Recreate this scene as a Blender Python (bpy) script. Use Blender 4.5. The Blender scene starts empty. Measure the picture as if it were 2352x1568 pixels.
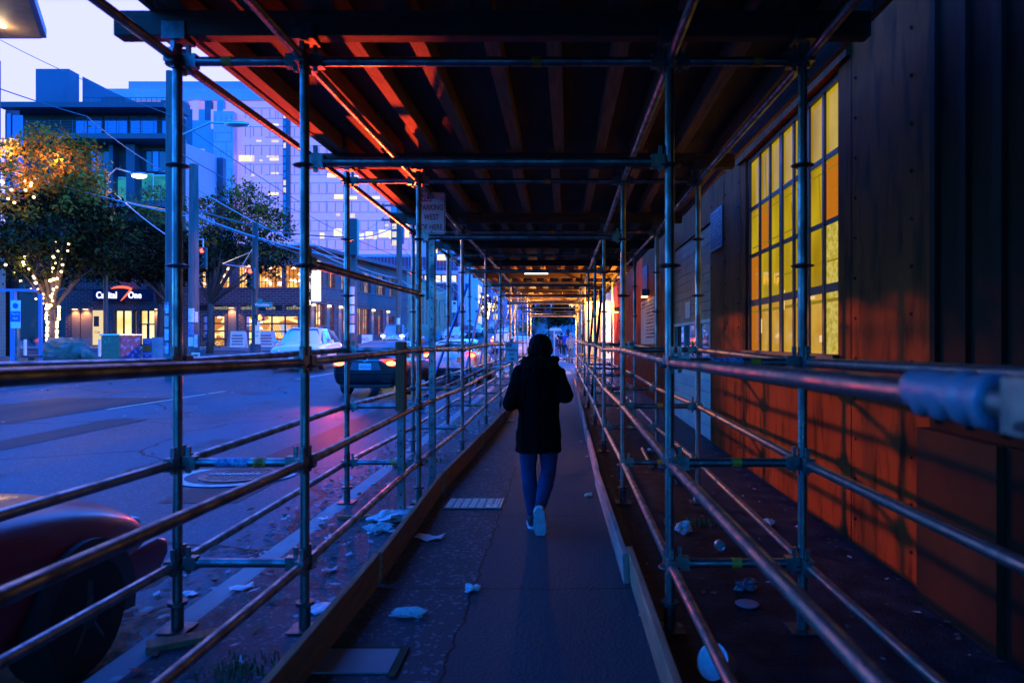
import bpy, bmesh, math, random
from mathutils import Vector, Matrix, Euler
R = math.radians
random.seed(7)
SC = bpy.context.scene
COL = SC.collection

# ------------------------------------------------------------ camera, sky, sun, exposure
F = 1568.0            # focal length in reference units (2352 wide) = 24 mm on 36 mm film
VX, VY, EYE = 1292.0, 783.0, 1.53
cam_d = bpy.data.cameras.new('camera'); cam = bpy.data.objects.new('camera', cam_d); COL.objects.link(cam)
cam.location = (0, 0, EYE); cam.rotation_euler = (R(90), 0, 0)
cam_d.sensor_width = 36; cam_d.lens = 24
cam_d.shift_x = -(VX - 1176) / 2352; cam_d.shift_y = -(784 - VY) / 2352
cam_d.clip_start = 0.05; cam_d.clip_end = 3000
cam_d.dof.use_dof = True; cam_d.dof.focus_distance = 20.0; cam_d.dof.aperture_fstop = 2.8
SC.camera = cam

GLOW_AZ, GLOW_EL = -34.0, 20.0
EXPO = 4.45                       # dusk, exposed for the street
KE = 2 ** -EXPO                  # lamps are rated for exposure 0
SUN_EL, SUN_AZ = 3.0, -35.0      # degrees above the horizon; azimuth from +Y (negative = left)
w = bpy.data.worlds.new("World"); SC.world = w; w.use_nodes = True
nt = w.node_tree; nt.nodes.clear()
sky = nt.nodes.new('ShaderNodeTexSky'); sky.sky_type = 'NISHITA'; sky.sun_disc = False
sky.sun_elevation = R(SUN_EL); sky.sun_rotation = R(SUN_AZ); sky.ozone_density = 5.0; sky.air_density = 1.0; sky.dust_density = 0.6
tint = nt.nodes.new('ShaderNodeMix'); tint.data_type = 'RGBA'; tint.blend_type = 'MULTIPLY'; tint.inputs[0].default_value = 1.0
tint.inputs[7].default_value = (0.13, 0.84, 1.85, 1)
# pale afterglow low in the sky ahead on the left
gtc = nt.nodes.new('ShaderNodeTexCoord'); gdot = nt.nodes.new('ShaderNodeVectorMath'); gdot.operation = 'DOT_PRODUCT'
gd = Vector((math.sin(R(GLOW_AZ)) * math.cos(R(GLOW_EL)), math.cos(R(GLOW_AZ)) * math.cos(R(GLOW_EL)), math.sin(R(GLOW_EL)))); gdot.inputs[1].default_value = gd
gmr = nt.nodes.new('ShaderNodeMapRange'); gmr.interpolation_type = 'SMOOTHSTEP'; gmr.inputs[1].default_value = .89; gmr.inputs[2].default_value = .97
gmx = nt.nodes.new('ShaderNodeMix'); gmx.data_type = 'RGBA'; gmx.inputs[7].default_value = (.80 / (.12 * 2 ** EXPO), .83 / (.12 * 2 ** EXPO), 2.9 / (.12 * 2 ** EXPO), 1)
nt.links.new(gtc.outputs['Generated'], gdot.inputs[0]); nt.links.new(gdot.outputs['Value'], gmr.inputs[0]); nt.links.new(gmr.outputs[0], gmx.inputs[0]); nt.links.new(tint.outputs[2], gmx.inputs[6]); GLOW = gmx.outputs[2]
bg = nt.nodes.new('ShaderNodeBackground'); bg.inputs[1].default_value = 0.12
wo = nt.nodes.new('ShaderNodeOutputWorld')
nt.links.new(sky.outputs[0], tint.inputs[6]); nt.links.new(GLOW, bg.inputs[0]); nt.links.new(bg.outputs[0], wo.inputs[0])
sd = bpy.data.lights.new('sun', 'SUN'); so = bpy.data.objects.new('sun', sd); COL.objects.link(so)
sd.energy = 0.01; sd.angle = R(12); sd.color = (1, .86, .72)
so.rotation_euler = (R(90 - SUN_EL), 0, R(180 - SUN_AZ))
SC.view_settings.view_transform = 'Standard'; SC.view_settings.look = 'None'
SC.view_settings.exposure = EXPO; SC.view_settings.gamma = 1.0
SC.cycles.use_denoising = True
SC.cycles.max_bounces = 6; SC.cycles.diffuse_bounces = 3; SC.cycles.glossy_bounces = 3
SC.cycles.transmission_bounces = 4; SC.cycles.transparent_max_bounces = 8
SC.cycles.sample_clamp_indirect = 4.0; SC.cycles.sample_clamp_direct = 0.0
SC.cycles.caustics_reflective = False; SC.cycles.caustics_refractive = False

# ------------------------------------------------------------ helpers
def at(px, py, Y):
    """point of the street seen at reference position px,py and standing Y metres ahead"""
    return Vector(((px - VX) * Y / F, Y, EYE - (py - VY) * Y / F))
def clamp(v, a=0.0, b=1.0): return max(a, min(b, v))
def gz(x, y):
    """height of the road: it climbs ahead, more steeply on the left"""
    t = max(0.0, y - 6); t2 = max(0.0, y - 75)
    return -0.12 + min(t, 80) * (0.009 + 0.017 * clamp((-x - 1) / 9)) + t2 * 0.042
def sz(y): return gz(5, y) + 0.12

class MB:
    def __init__(s): s.bm = bmesh.new()
    def _mi(s, faces, mi):
        for f in faces: f.material_index = mi
    def box(s, c, d, rot=None, bev=0.0, mi=0):
        r = bmesh.ops.create_cube(s.bm, size=1.0); vs = r['verts']
        fs = list({f for v in vs for f in v.link_faces})
        m = Matrix.Translation(Vector(c)) @ ((rot if isinstance(rot, Matrix) else Euler(rot).to_matrix().to_4x4()) if rot is not None else Matrix()) @ Matrix.Diagonal((d[0], d[1], d[2], 1))
        bmesh.ops.transform(s.bm, matrix=m, verts=vs)
        s._mi(fs, mi)
        if bev > 0:
            es = list({e for f in fs for e in f.edges})
            r2 = bmesh.ops.bevel(s.bm, geom=es, offset=bev, segments=2, affect='EDGES', profile=.5)
            s._mi(r2['faces'], mi)
        return s
    def b2(s, lo, hi, bev=0.0, mi=0):
        return s.box([(a + b) / 2 for a, b in zip(lo, hi)], [abs(b - a) for a, b in zip(lo, hi)], None, bev, mi)
    def bar(s, p, q, w_, h_, bev=0.0, mi=0):
        p, q = Vector(p), Vector(q); d = q - p
        rot = d.to_track_quat('Y', 'Z').to_matrix().to_4x4()
        return s.box((p + q) / 2, (w_, d.length, h_), rot, bev, mi)
    def rings(s, rings, mi=0, caps=True, closed=True):
        vs = [[s.bm.verts.new(p) for p in r] for r in rings]
        n = len(vs[0]); out = []
        for a, b in zip(vs, vs[1:]):
            for i in range(n if closed else n - 1):
                j = (i + 1) % n
                try: out.append(s.bm.faces.new((a[i], a[j], b[j], b[i])))
                except ValueError: pass
        if caps and closed:
            for r in (list(reversed(vs[0])), vs[-1]):
                try: out.append(s.bm.faces.new(r))
                except ValueError: pass
        s._mi(out, mi); return s
    def tube(s, pts, r, n=8, mi=0, caps=True):
        pts = [Vector(p) for p in pts]; rr = r if isinstance(r, (list, tuple)) else [r] * len(pts)
        rings = []; ref = None
        for i, p in enumerate(pts):
            d = (pts[min(i + 1, len(pts) - 1)] - pts[max(i - 1, 0)]).normalized()
            if ref is None: ref = Vector((0, 0, 1)) if abs(d.z) < .9 else Vector((1, 0, 0))
            u = d.cross(ref).normalized(); v = u.cross(d).normalized(); ref = v
            rings.append([p + (u * math.cos(a) + v * math.sin(a)) * rr[i] for a in [2 * math.pi * k / n for k in range(n)]])
        return s.rings(rings, mi, caps)
    def cyl(s, p, q, r, n=12, mi=0, r2=None): return s.tube([p, q], [r, r if r2 is None else r2], n, mi)
    def ball(s, c, r, u=12, v=8, mi=0, rot=None):
        if not isinstance(r, (list, tuple)): r = (r, r, r)
        k = bmesh.ops.create_uvsphere(s.bm, u_segments=u, v_segments=v, radius=1.0)
        m = Matrix.Translation(Vector(c)) @ (Euler(rot).to_matrix().to_4x4() if rot else Matrix()) @ Matrix.Diagonal((*r, 1))
        bmesh.ops.transform(s.bm, matrix=m, verts=k['verts'])
        s._mi({f for x in k['verts'] for f in x.link_faces}, mi); return s
    def quad(s, pts, mi=0):
        f = s.bm.faces.new([s.bm.verts.new(p) for p in pts]); f.material_index = mi; return s
    def prism(s, poly, d, mi=0):
        """extrude a list of 3-D points by vector d"""
        d = Vector(d); a = [Vector(p) for p in poly]
        return s.rings([a, [p + d for p in a]], mi)
    def lathe(s, prof, c=(0, 0, 0), axis='Z', n=20, mi=0):
        rs = []
        for k in range(len(prof)):
            r, h = prof[k]; ring = []
            for i in range(n):
                a = 2 * math.pi * i / n; x, y = r * math.cos(a), r * math.sin(a)
                p = {'Z': (x, y, h), 'Y': (x, h, y), 'X': (h, x, y)}[axis]
                ring.append(Vector(c) + Vector(p))
            rs.append(ring)
        return s.rings(rs, mi)
    def build(s, name, mats, parent=None, smooth=False, mods=(), recalc=True):
        if recalc: bmesh.ops.recalc_face_normals(s.bm, faces=s.bm.faces[:])
        me = bpy.data.meshes.new(name); s.bm.to_mesh(me); s.bm.free()
        for m in (mats if isinstance(mats, (list, tuple)) else [mats]): me.materials.append(m)
        if smooth:
            for p in me.polygons: p.use_smooth = True
            if smooth == 'auto':
                me.set_sharp_from_angle(angle=R(40))
        o = bpy.data.objects.new(name, me); COL.objects.link(o)
        if parent is not None: o.parent = parent
        for kind, kw in mods:
            m = o.modifiers.new(kind.lower(), kind)
            for k, v in kw.items(): setattr(m, k, v)
        return o

def tag(o, label=None, cat=None, group=None, kind=None):
    if label: o['label'] = label
    if cat: o['category'] = cat
    if group: o['group'] = group
    if kind: o['kind'] = kind
    return o
def thing(name, label, cat, loc=(0, 0, 0), rz=0.0, group=None):
    o = bpy.data.objects.new(name, None); COL.objects.link(o); o.empty_display_size = .2
    o.location = loc; o.rotation_euler = (0, 0, rz)
    return tag(o, label, cat, group)
def dup(root, loc, rz=None, label=None):
    def cp(o, par):
        c = o.copy(); COL.objects.link(c)
        if par is not None: c.parent = par
        for ch in list(o.children): cp(ch, c)
        return c
    r = cp(root, None); r.location = loc
    if rz is not None: r.rotation_euler = (0, 0, rz)
    if label: r['label'] = label
    return r
def lettering(txt, size, mat_, parent, M, name='lettering', align='CENTER', ext=.002, bold=0.0):
    """text lying in local XY, placed by matrix M; converted to a mesh"""
    cu = bpy.data.curves.new('t', 'FONT'); cu.body = txt; cu.size = size; cu.align_x = align; cu.align_y = 'CENTER'
    cu.extrude = ext; cu.resolution_u = 3; cu.offset = bold
    t = bpy.data.objects.new('t', cu); COL.objects.link(t)
    dg = bpy.context.evaluated_depsgraph_get(); me = bpy.data.meshes.new_from_object(t.evaluated_get(dg))
    bpy.data.objects.remove(t); bpy.data.curves.remove(cu)
    me.materials.clear(); me.materials.append(mat_); me.transform(M); me.name = name
    o = bpy.data.objects.new(name, me); COL.objects.link(o)
    if parent is not None: o.parent = parent
    return o
FRONT = Matrix.Rotation(R(90), 4, 'X')                      # text facing -Y
def facing(p, rz=0.0, sx=1.0): return Matrix.Translation(Vector(p)) @ Matrix.Rotation(rz, 4, 'Z') @ FRONT @ Matrix.Diagonal((sx, 1, 1, 1))

# ------------------------------------------------------------ materials
def mat(name, c, c2=None, scale=4.0, rough=.6, metal=0.0, bump=0.0, bscale=None, stretch=(1, 1, 1), emit=None, es=0.0,
        spec=.5, coat=0.0, lo=.35, hi=.65, rough2=None, alpha=1.0, detail=6):
    m = bpy.data.materials.new(name); m.use_nodes = True; n = m.node_tree; b = n.nodes['Principled BSDF']
    b.inputs['Roughness'].default_value = rough; b.inputs['Metallic'].default_value = metal
    b.inputs['Specular IOR Level'].default_value = spec; b.inputs['Coat Weight'].default_value = coat
    b.inputs['Coat Roughness'].default_value = .04; b.inputs['Alpha'].default_value = alpha
    b.inputs['Base Color'].default_value = (*c, 1)
    if c2 is not None or bump or rough2 is not None:
        tc = n.nodes.new('ShaderNodeTexCoord'); mp = n.nodes.new('ShaderNodeMapping'); mp.inputs['Scale'].default_value = stretch
        n.links.new(tc.outputs['Object'], mp.inputs[0])
        no = n.nodes.new('ShaderNodeTexNoise'); no.inputs['Scale'].default_value = scale; no.inputs['Detail'].default_value = detail
        n.links.new(mp.outputs[0], no.inputs[0])
        if c2 is not None:
            cr = n.nodes.new('ShaderNodeValToRGB'); cr.color_ramp.elements[0].position = lo; cr.color_ramp.elements[1].position = hi
            cr.color_ramp.elements[0].color = (*c, 1); cr.color_ramp.elements[1].color = (*c2, 1)
            n.links.new(no.outputs[0], cr.inputs[0]); n.links.new(cr.outputs[0], b.inputs['Base Color'])
        if rough2 is not None:
            mr = n.nodes.new('ShaderNodeMapRange'); mr.inputs[1].default_value = lo; mr.inputs[2].default_value = hi
            mr.inputs[3].default_value = rough; mr.inputs[4].default_value = rough2
            n.links.new(no.outputs[0], mr.inputs[0]); n.links.new(mr.outputs[0], b.inputs['Roughness'])
        if bump:
            n2 = n.nodes.new('ShaderNodeTexNoise'); n2.inputs['Scale'].default_value = bscale or scale * 6; n2.inputs['Detail'].default_value = 4
            n.links.new(mp.outputs[0], n2.inputs[0])
            bp = n.nodes.new('ShaderNodeBump'); bp.inputs['Strength'].default_value = bump; bp.inputs['Distance'].default_value = .02
            n.links.new(n2.outputs[0], bp.inputs['Height']); n.links.new(bp.outputs[0], b.inputs['Normal'])
    if emit is not None:
        b.inputs['Emission Color'].default_value = (*emit, 1); b.inputs['Emission Strength'].default_value = es * KE
    return m
def emat(name, c, s, c2=None, scale=6.0, lo=.4, hi=.6, vor=False, stretch=(1, 1, 1)):
    """a surface that gives off light, optionally in patches of two colours"""
    m = bpy.data.materials.new(name); m.use_nodes = True; n = m.node_tree; n.nodes.clear()
    e = n.nodes.new('ShaderNodeEmission'); o = n.nodes.new('ShaderNodeOutputMaterial'); e.inputs[0].default_value = (*c, 1); e.inputs[1].default_value = s * KE
    n.links.new(e.outputs[0], o.inputs[0])
    if c2 is not None:
        tc = n.nodes.new('ShaderNodeTexCoord'); mp = n.nodes.new('ShaderNodeMapping'); mp.inputs['Scale'].default_value = stretch
        n.links.new(tc.outputs['Object'], mp.inputs[0])
        no = n.nodes.new('ShaderNodeTexVoronoi' if vor else 'ShaderNodeTexNoise'); no.inputs['Scale'].default_value = scale
        n.links.new(mp.outputs[0], no.inputs[0])
        cr = n.nodes.new('ShaderNodeValToRGB'); cr.color_ramp.elements[0].position = lo; cr.color_ramp.elements[1].position = hi
        cr.color_ramp.elements[0].color = (*c, 1); cr.color_ramp.elements[1].color = (*c2, 1)
        if vor:
            sp = n.nodes.new('ShaderNodeSeparateColor'); n.links.new(no.outputs['Color'], sp.inputs[0]); n.links.new(sp.outputs[0], cr.inputs[0])
        else: n.links.new(no.outputs[0], cr.inputs[0])
        n.links.new(cr.outputs[0], e.inputs[0])
    return m
def glassify(m, k=1.0):
    """put a reflecting glass face over a lit surface"""
    n = m.node_tree; o = [q for q in n.nodes if q.type == 'OUTPUT_MATERIAL'][0]; src = o.inputs[0].links[0].from_socket
    g = n.nodes.new('ShaderNodeBsdfGlossy'); g.inputs['Roughness'].default_value = .06; f = n.nodes.new('ShaderNodeFresnel'); f.inputs[0].default_value = 1.5
    tc = n.nodes.new('ShaderNodeTexCoord'); no = n.nodes.new('ShaderNodeTexNoise'); no.inputs['Scale'].default_value = 3; bp = n.nodes.new('ShaderNodeBump'); bp.inputs['Strength'].default_value = .12; bp.inputs['Distance'].default_value = .02
    n.links.new(tc.outputs['Object'], no.inputs[0]); n.links.new(no.outputs[0], bp.inputs['Height']); n.links.new(bp.outputs[0], g.inputs['Normal'])
    mx = n.nodes.new('ShaderNodeMixShader'); mm = n.nodes.new('ShaderNodeMath'); mm.operation = 'MULTIPLY'; mm.inputs[1].default_value = .45 * k; n.links.new(f.outputs[0], mm.inputs[0]); n.links.new(mm.outputs[0], mx.inputs[0]); n.links.new(src, mx.inputs[1]); n.links.new(g.outputs[0], mx.inputs[2]); n.links.new(mx.outputs[0], o.inputs[0]); return m
def brickmat(name, c1, c2, mortar, sx=.22, sy=.075, rough=.8):
    m = mat(name, c1, rough=rough); n = m.node_tree; b = n.nodes['Principled BSDF']
    tc = n.nodes.new('ShaderNodeTexCoord'); sp = n.nodes.new('ShaderNodeSeparateXYZ'); n.links.new(tc.outputs['Object'], sp.inputs[0])
    ad = n.nodes.new('ShaderNodeMath'); ad.operation = 'ADD'; n.links.new(sp.outputs[0], ad.inputs[0]); n.links.new(sp.outputs[1], ad.inputs[1])
    cb = n.nodes.new('ShaderNodeCombineXYZ'); n.links.new(ad.outputs[0], cb.inputs[0]); n.links.new(sp.outputs[2], cb.inputs[1])
    br = n.nodes.new('ShaderNodeTexBrick'); br.inputs['Scale'].default_value = 1.0; br.inputs['Brick Width'].default_value = sx; br.inputs['Row Height'].default_value = sy
    br.inputs['Mortar Size'].default_value = .012 if sy < .1 else .022; br.inputs['Color1'].default_value = (*c1, 1); br.inputs['Color2'].default_value = (*c2, 1); br.inputs['Mortar'].default_value = (*mortar, 1)
    n.links.new(cb.outputs[0], br.inputs[0]); n.links.new(br.outputs[0], b.inputs['Base Color']); return m
def glassmat(name, c=(.02, .025, .03), rough=.05, alpha=1.0): return mat(name, c, rough=rough, spec=.8, alpha=alpha)

M = {}
M['galv'] = mat('galvanised steel', (.27, .26, .25), (.15, .14, .13), 9, .30, .92, .12, 50, (1, 1, .6), rough2=.5, lo=.42, hi=.60)
M['galv_dk'] = mat('weathered steel fittings', (.13, .13, .12), (.07, .07, .07), 20, .5, .8)
M['bluetube'] = mat('blue painted steel tube', (.05, .12, .38), (.10, .16, .34), 12, .4, .3)
M['redband'] = mat('red paint band', (.5, .03, .03), rough=.5)
M['yellow'] = mat('yellow tape', (.95, .33, .02), (.75, .22, .02), 40, .5)
M['sticker'] = mat('pale blue sticker', (.4, .45, .6), (.05, .08, .2), 60, .5, stretch=(1, .3, 1))
M['wood'] = mat('rough sawn timber', (.40, .19, .08), (.24, .105, .045), 6, .75, 0, .35, 30, (6, .5, 6))
M['woodx'] = mat('rough sawn header timber', (.10, .055, .03), (.06, .035, .02), 6, .8, 0, .35, 30, (.5, 6, 6))
M['ply'] = mat('weathered plywood', (.13, .08, .045), (.08, .05, .03), 3, .8, 0, .2, 30, (3, .6, 1))
M['board'] = mat('kickboard timber', (.66, .20, .10), (.46, .13, .06), 5, .7, 0, .3, 30, (5, .8, 5))
M['boardg'] = mat('grey weathered timber', (.46, .25, .19), (.32, .17, .13), 5, .75, 0, .3, 30, (5, .8, 5))
M['asphalt'] = None
M['black'] = mat('black plastic', (.012, .012, .013), rough=.5)
M['blackmetal'] = mat('black painted metal', (.018, .02, .022), rough=.45, spec=.5)
M['rubber'] = mat('tyre rubber', (.018, .018, .018), rough=.85, bump=.2, bscale=60)
M['chrome'] = mat('chrome', (.75, .75, .78), rough=.12, metal=1)
M['alu'] = mat('brushed aluminium', (.55, .56, .58), rough=.35, metal=.9)
M['white'] = mat('white paint', (.78, .78, .78), rough=.5)
M['paper'] = mat('dirty white paper', (.75, .75, .74), (.55, .55, .54), 20, .85)
M['signwhite'] = mat('white sign sheeting', (.88, .84, .78), (.78, .74, .68), 6, .4)
M['signred'] = mat('red sign ink', (.42, .025, .03), rough=.45)
M['navy'] = mat('navy sign face', (.01, .02, .06), rough=.4)
M['glass'] = glassmat('dark window glass')
M['glassblue'] = mat('reflective window glass', (.10, .14, .24), rough=.06, metal=.55, spec=.8)
M['brickdk'] = brickmat('dark brick', (.065, .036, .040), (.12, .066, .066), (.26, .18, .19), .46, .17)
M['brickred'] = brickmat('red brown brick', (.30, .13, .07), (.24, .10, .055), (.38, .30, .24))
M['maroon'] = mat('maroon painted timber', (.20, .03, .045), rough=.5)
M['maroonpanel'] = mat('maroon cladding', (.34, .045, .08), (.28, .035, .065), 1, .6)
M['purple_roof'] = mat('standing seam metal roof', (.46, .16, .26), (.38, .13, .22), 2, .5, .2)
M['trunkbark'] = mat('bark', (.09, .07, .055), (.05, .04, .032), 10, .9, 0, .5, 30, (1, 1, .3))
M['polewood'] = mat('utility pole wood', (.14, .12, .11), (.08, .07, .065), 8, .85, 0, .4, 30, (1, 1, .1))
M['skin'] = mat('skin', (.55, .34, .26), rough=.6)
M['hair'] = mat('dark hair', (.007, .005, .0045), (.014, .009, .007), 40, .75, spec=.05)
M['concrete'] = mat('concrete', (.30, .29, .28), (.24, .235, .23), 3, .85, 0, .15, 40)
# ------------------------------------------------------------ ground
def asphaltmat(name, base, agg, spots=.6):
    m = mat(name, base, rough=.62, spec=.09); n = m.node_tree; b = n.nodes['Principled BSDF']
    tc = n.nodes.new('ShaderNodeTexCoord')
    big = n.nodes.new('ShaderNodeTexNoise'); big.inputs['Scale'].default_value = .35; big.inputs['Detail'].default_value = 5
    mpp = n.nodes.new('ShaderNodeMapping'); mpp.inputs['Scale'].default_value = (1.6, .35, 1); n.links.new(tc.outputs['Object'], mpp.inputs[0]); n.links.new(mpp.outputs[0], big.inputs[0])
    vo = n.nodes.new('ShaderNodeTexVoronoi'); vo.inputs['Scale'].default_value = 55; n.links.new(tc.outputs['Object'], vo.inputs[0])
    c1 = n.nodes.new('ShaderNodeValToRGB'); c1.color_ramp.elements[0].position = .35; c1.color_ramp.elements[1].position = .68
    c1.color_ramp.elements[0].color = (*[v * .72 for v in base], 1); c1.color_ramp.elements[1].color = (*[v * 1.35 for v in base], 1)
    n.links.new(big.outputs[0], c1.inputs[0])
    sp = n.nodes.new('ShaderNodeSeparateColor'); n.links.new(vo.outputs['Color'], sp.inputs[0])
    th = n.nodes.new('ShaderNodeMath'); th.operation = 'GREATER_THAN'; th.inputs[1].default_value = 1 - .22 * spots; n.links.new(sp.outputs[0], th.inputs[0])
    mx = n.nodes.new('ShaderNodeMix'); mx.data_type = 'RGBA'; n.links.new(th.outputs[0], mx.inputs[0]); n.links.new(c1.outputs[0], mx.inputs[6]); mx.inputs[7].default_value = (*agg, 1)
    n.links.new(mx.outputs[2], b.inputs['Base Color'])
    rr = n.nodes.new('ShaderNodeMapRange'); rr.inputs[1].default_value = .35; rr.inputs[2].default_value = .7; rr.inputs[3].default_value = .48; rr.inputs[4].default_value = .72
    n.links.new(big.outputs[0], rr.inputs[0]); n.links.new(rr.outputs[0], b.inputs['Roughness'])
    bp = n.nodes.new('ShaderNodeBump'); bp.inputs['Strength'].default_value = .35; bp.inputs['Distance'].default_value = .01
    n.links.new(vo.outputs['Distance'], bp.inputs['Height']); n.links.new(bp.outputs[0], b.inputs['Normal'])
    return m
M['asphalt'] = asphaltmat('blue grey asphalt', (.026, .086, .105), (.06, .15, .17), .5)
def crackmat(m):
    n = m.node_tree; b = n.nodes['Principled BSDF']; src = b.inputs['Base Color'].links[0].from_socket
    tc = n.nodes.new('ShaderNodeTexCoord'); no = n.nodes.new('ShaderNodeTexNoise'); no.inputs['Scale'].default_value = 1.3; no.inputs['Detail'].default_value = 6
    n.links.new(tc.outputs['Object'], no.inputs[0])
    ad = n.nodes.new('ShaderNodeMix'); ad.data_type = 'VECTOR'; ad.inputs[0].default_value = .35; n.links.new(tc.outputs['Object'], ad.inputs[4]); n.links.new(no.outputs['Color'], ad.inputs[5])
    vo = n.nodes.new('ShaderNodeTexVoronoi'); vo.feature = 'DISTANCE_TO_EDGE'; vo.inputs['Scale'].default_value = .42; n.links.new(ad.outputs[1], vo.inputs[0])
    lt = n.nodes.new('ShaderNodeMath'); lt.operation = 'LESS_THAN'; lt.inputs[1].default_value = .006; n.links.new(vo.outputs['Distance'], lt.inputs[0])
    st = n.nodes.new('ShaderNodeTexNoise'); st.inputs['Scale'].default_value = .8; st.inputs['Detail'].default_value = 8; n.links.new(tc.outputs['Object'], st.inputs[0])
    gt = n.nodes.new('ShaderNodeMapRange'); gt.inputs[1].default_value = .60; gt.inputs[2].default_value = .70; n.links.new(st.outputs[0], gt.inputs[0])
    mu = n.nodes.new('ShaderNodeMath'); mu.operation = 'MULTIPLY'; mu.inputs[1].default_value = .55; n.links.new(gt.outputs[0], mu.inputs[0])
    mx_ = n.nodes.new('ShaderNodeMath'); mx_.operation = 'MAXIMUM'; n.links.new(lt.outputs[0], mx_.inputs[0]); n.links.new(mu.outputs[0], mx_.inputs[1])
    mx = n.nodes.new('ShaderNodeMix'); mx.data_type = 'RGBA'; n.links.new(mx_.outputs[0], mx.inputs[0]); n.links.new(src, mx.inputs[6]); mx.inputs[7].default_value = (.022, .022, .023, 1)
    n.links.new(mx.outputs[2], b.inputs['Base Color'])
crackmat(M['asphalt'])
def walkmat():
    m = asphaltmat('exposed aggregate pavement', (.042, .060, .066), (.12, .17, .19), .5); n = m.node_tree; b = n.nodes['Principled BSDF']
    src = b.inputs['Base Color'].links[0].from_socket
    tc = n.nodes.new('ShaderNodeTexCoord')
    wob = n.nodes.new('ShaderNodeTexNoise'); wob.inputs['Scale'].default_value = 5; n.links.new(tc.outputs['Object'], wob.inputs[0])
    sp = n.nodes.new('ShaderNodeSeparateXYZ'); n.links.new(tc.outputs['Object'], sp.inputs[0])
    def mth(op, a, b_=None):
        k = n.nodes.new('ShaderNodeMath'); k.operation = op
        for i, v in enumerate((a, b_)):
            if v is None: continue
            if isinstance(v, (int, float)): k.inputs[i].default_value = v
            else: n.links.new(v, k.inputs[i])
        return k.outputs[0]
    wv = mth('MULTIPLY', mth('SUBTRACT', wob.outputs[0], .5), .09)
    dx = mth('ABSOLUTE', mth('ADD', mth('ADD', sp.outputs[0], .55), wv))
    yy = mth('ADD', sp.outputs[1], wv)
    dy = mth('ABSOLUTE', mth('SUBTRACT', mth('MODULO', mth('ADD', yy, 10.65), 1.75), .875))
    line = mth('MAXIMUM', mth('LESS_THAN', dx, .008), mth('LESS_THAN', dy, .008))
    old = mth('LESS_THAN', sp.outputs[0], -.55)
    sm = n.nodes.new('ShaderNodeMix'); sm.data_type = 'RGBA'
    n.links.new(old, sm.inputs[0]); 
    n2 = n.nodes.new('ShaderNodeTexNoise'); n2.inputs['Scale'].default_value = 160; n.links.new(tc.outputs['Object'], n2.inputs[0])
    cr = n.nodes.new('ShaderNodeValToRGB'); cr.color_ramp.elements[0].position = .42; cr.color_ramp.elements[1].position = .72
    cr.color_ramp.elements[0].color = (.030, .044, .048, 1); cr.color_ramp.elements[1].color = (.075, .10, .11, 1); n.links.new(n2.outputs[0], cr.inputs[0])
    n.links.new(cr.outputs[0], sm.inputs[6]); n.links.new(src, sm.inputs[7])
    dirt = mth('GREATER_THAN', mth('ADD', sp.outputs[0], wv), .52)
    dm = n.nodes.new('ShaderNodeMix'); dm.data_type = 'RGBA'; n.links.new(dirt, dm.inputs[0]); n.links.new(sm.outputs[2], dm.inputs[6])
    dcr = n.nodes.new('ShaderNodeValToRGB'); dcr.color_ramp.elements[0].position = .4; dcr.color_ramp.elements[1].position = .7; dcr.color_ramp.elements[0].color = (.012, .013, .014, 1); dcr.color_ramp.elements[1].color = (.034, .036, .036, 1)
    n.links.new(wob.outputs[0], dcr.inputs[0]); n.links.new(dcr.outputs[0], dm.inputs[7])
    fx = n.nodes.new('ShaderNodeMix'); fx.data_type = 'RGBA'; n.links.new(line, fx.inputs[0]); n.links.new(dm.outputs[2], fx.inputs[6]); fx.inputs[7].default_value = (.018, .017, .016, 1)
    n.links.new(fx.outputs[2], b.inputs['Base Color'])
    return m
M['walk'] = walkmat()
M['pave'] = mat('pale concrete pavement', (.26, .26, .27), (.20, .20, .21), 1.2, .8, 0, .1, 30)
M['roadpaint'] = mat('worn white road paint', (.55, .55, .53), (.30, .30, .30), 9, .7)
M['roadyellow'] = mat('worn yellow road paint', (.75, .50, .34), (.45, .32, .24), 9, .7)
M['soil'] = mat('planting bed soil', (.05, .035, .025), (.09, .06, .04), 6, .95, 0, .6, 20)

def sheet(name, xs, ys, h, m, kind='structure', skirt=0.0):
    mb = MB(); g = [[mb.bm.verts.new((x, y, gz(x, y) + h)) for x in xs] for y in ys]
    for j in range(len(ys) - 1):
        for i in range(len(xs) - 1): mb.bm.faces.new((g[j][i], g[j][i + 1], g[j + 1][i + 1], g[j + 1][i]))
    if skirt:
        loop = g[0] + [r[-1] for r in g[1:]] + list(reversed(g[-1][:-1])) + [r[0] for r in reversed(g[1:-1])]
        low = [mb.bm.verts.new(v.co - Vector((0, 0, skirt))) for v in loop]
        for i in range(len(loop)):
            j = (i + 1) % len(loop); mb.bm.faces.new((loop[i], loop[j], low[j], low[i]))
    o = mb.build(name, m); tag(o, kind=kind); return o
def lin(a, b, n): return [a + (b - a) * i / n for i in range(n + 1)]
sheet('road', [-900, -300, -120, -60] + lin(-40, 8, 48) + [14, 30, 80, 300, 900], [-60, -20, -8, 0] + lin(4, 90, 43) + lin(100, 320, 22) + [420, 900, 2000], 0, M['asphalt'])
sheet('sidewalk', lin(-2.0, 2.5, 9), [-6] + lin(-2, 29.6, 32), .12, M['walk'], skirt=.3)
sheet('kerb', [-2.16, -2.004], [-6] + lin(-2, 29.6, 32), .115, M['concrete'], skirt=.3)
sheet('far_sidewalk', lin(-1.9, 9, 6), lin(46, 130, 20), .12, M['pave'], skirt=.3)
sheet('corner_pavement', lin(-46, -15.0, 8), lin(13, 33.5, 8), .12, M['pave'], skirt=.3)
sheet('cafe_pavement', lin(-60, -18.2, 8), lin(45.5, 51, 3), .12, M['pave'], skirt=.3)
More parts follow.
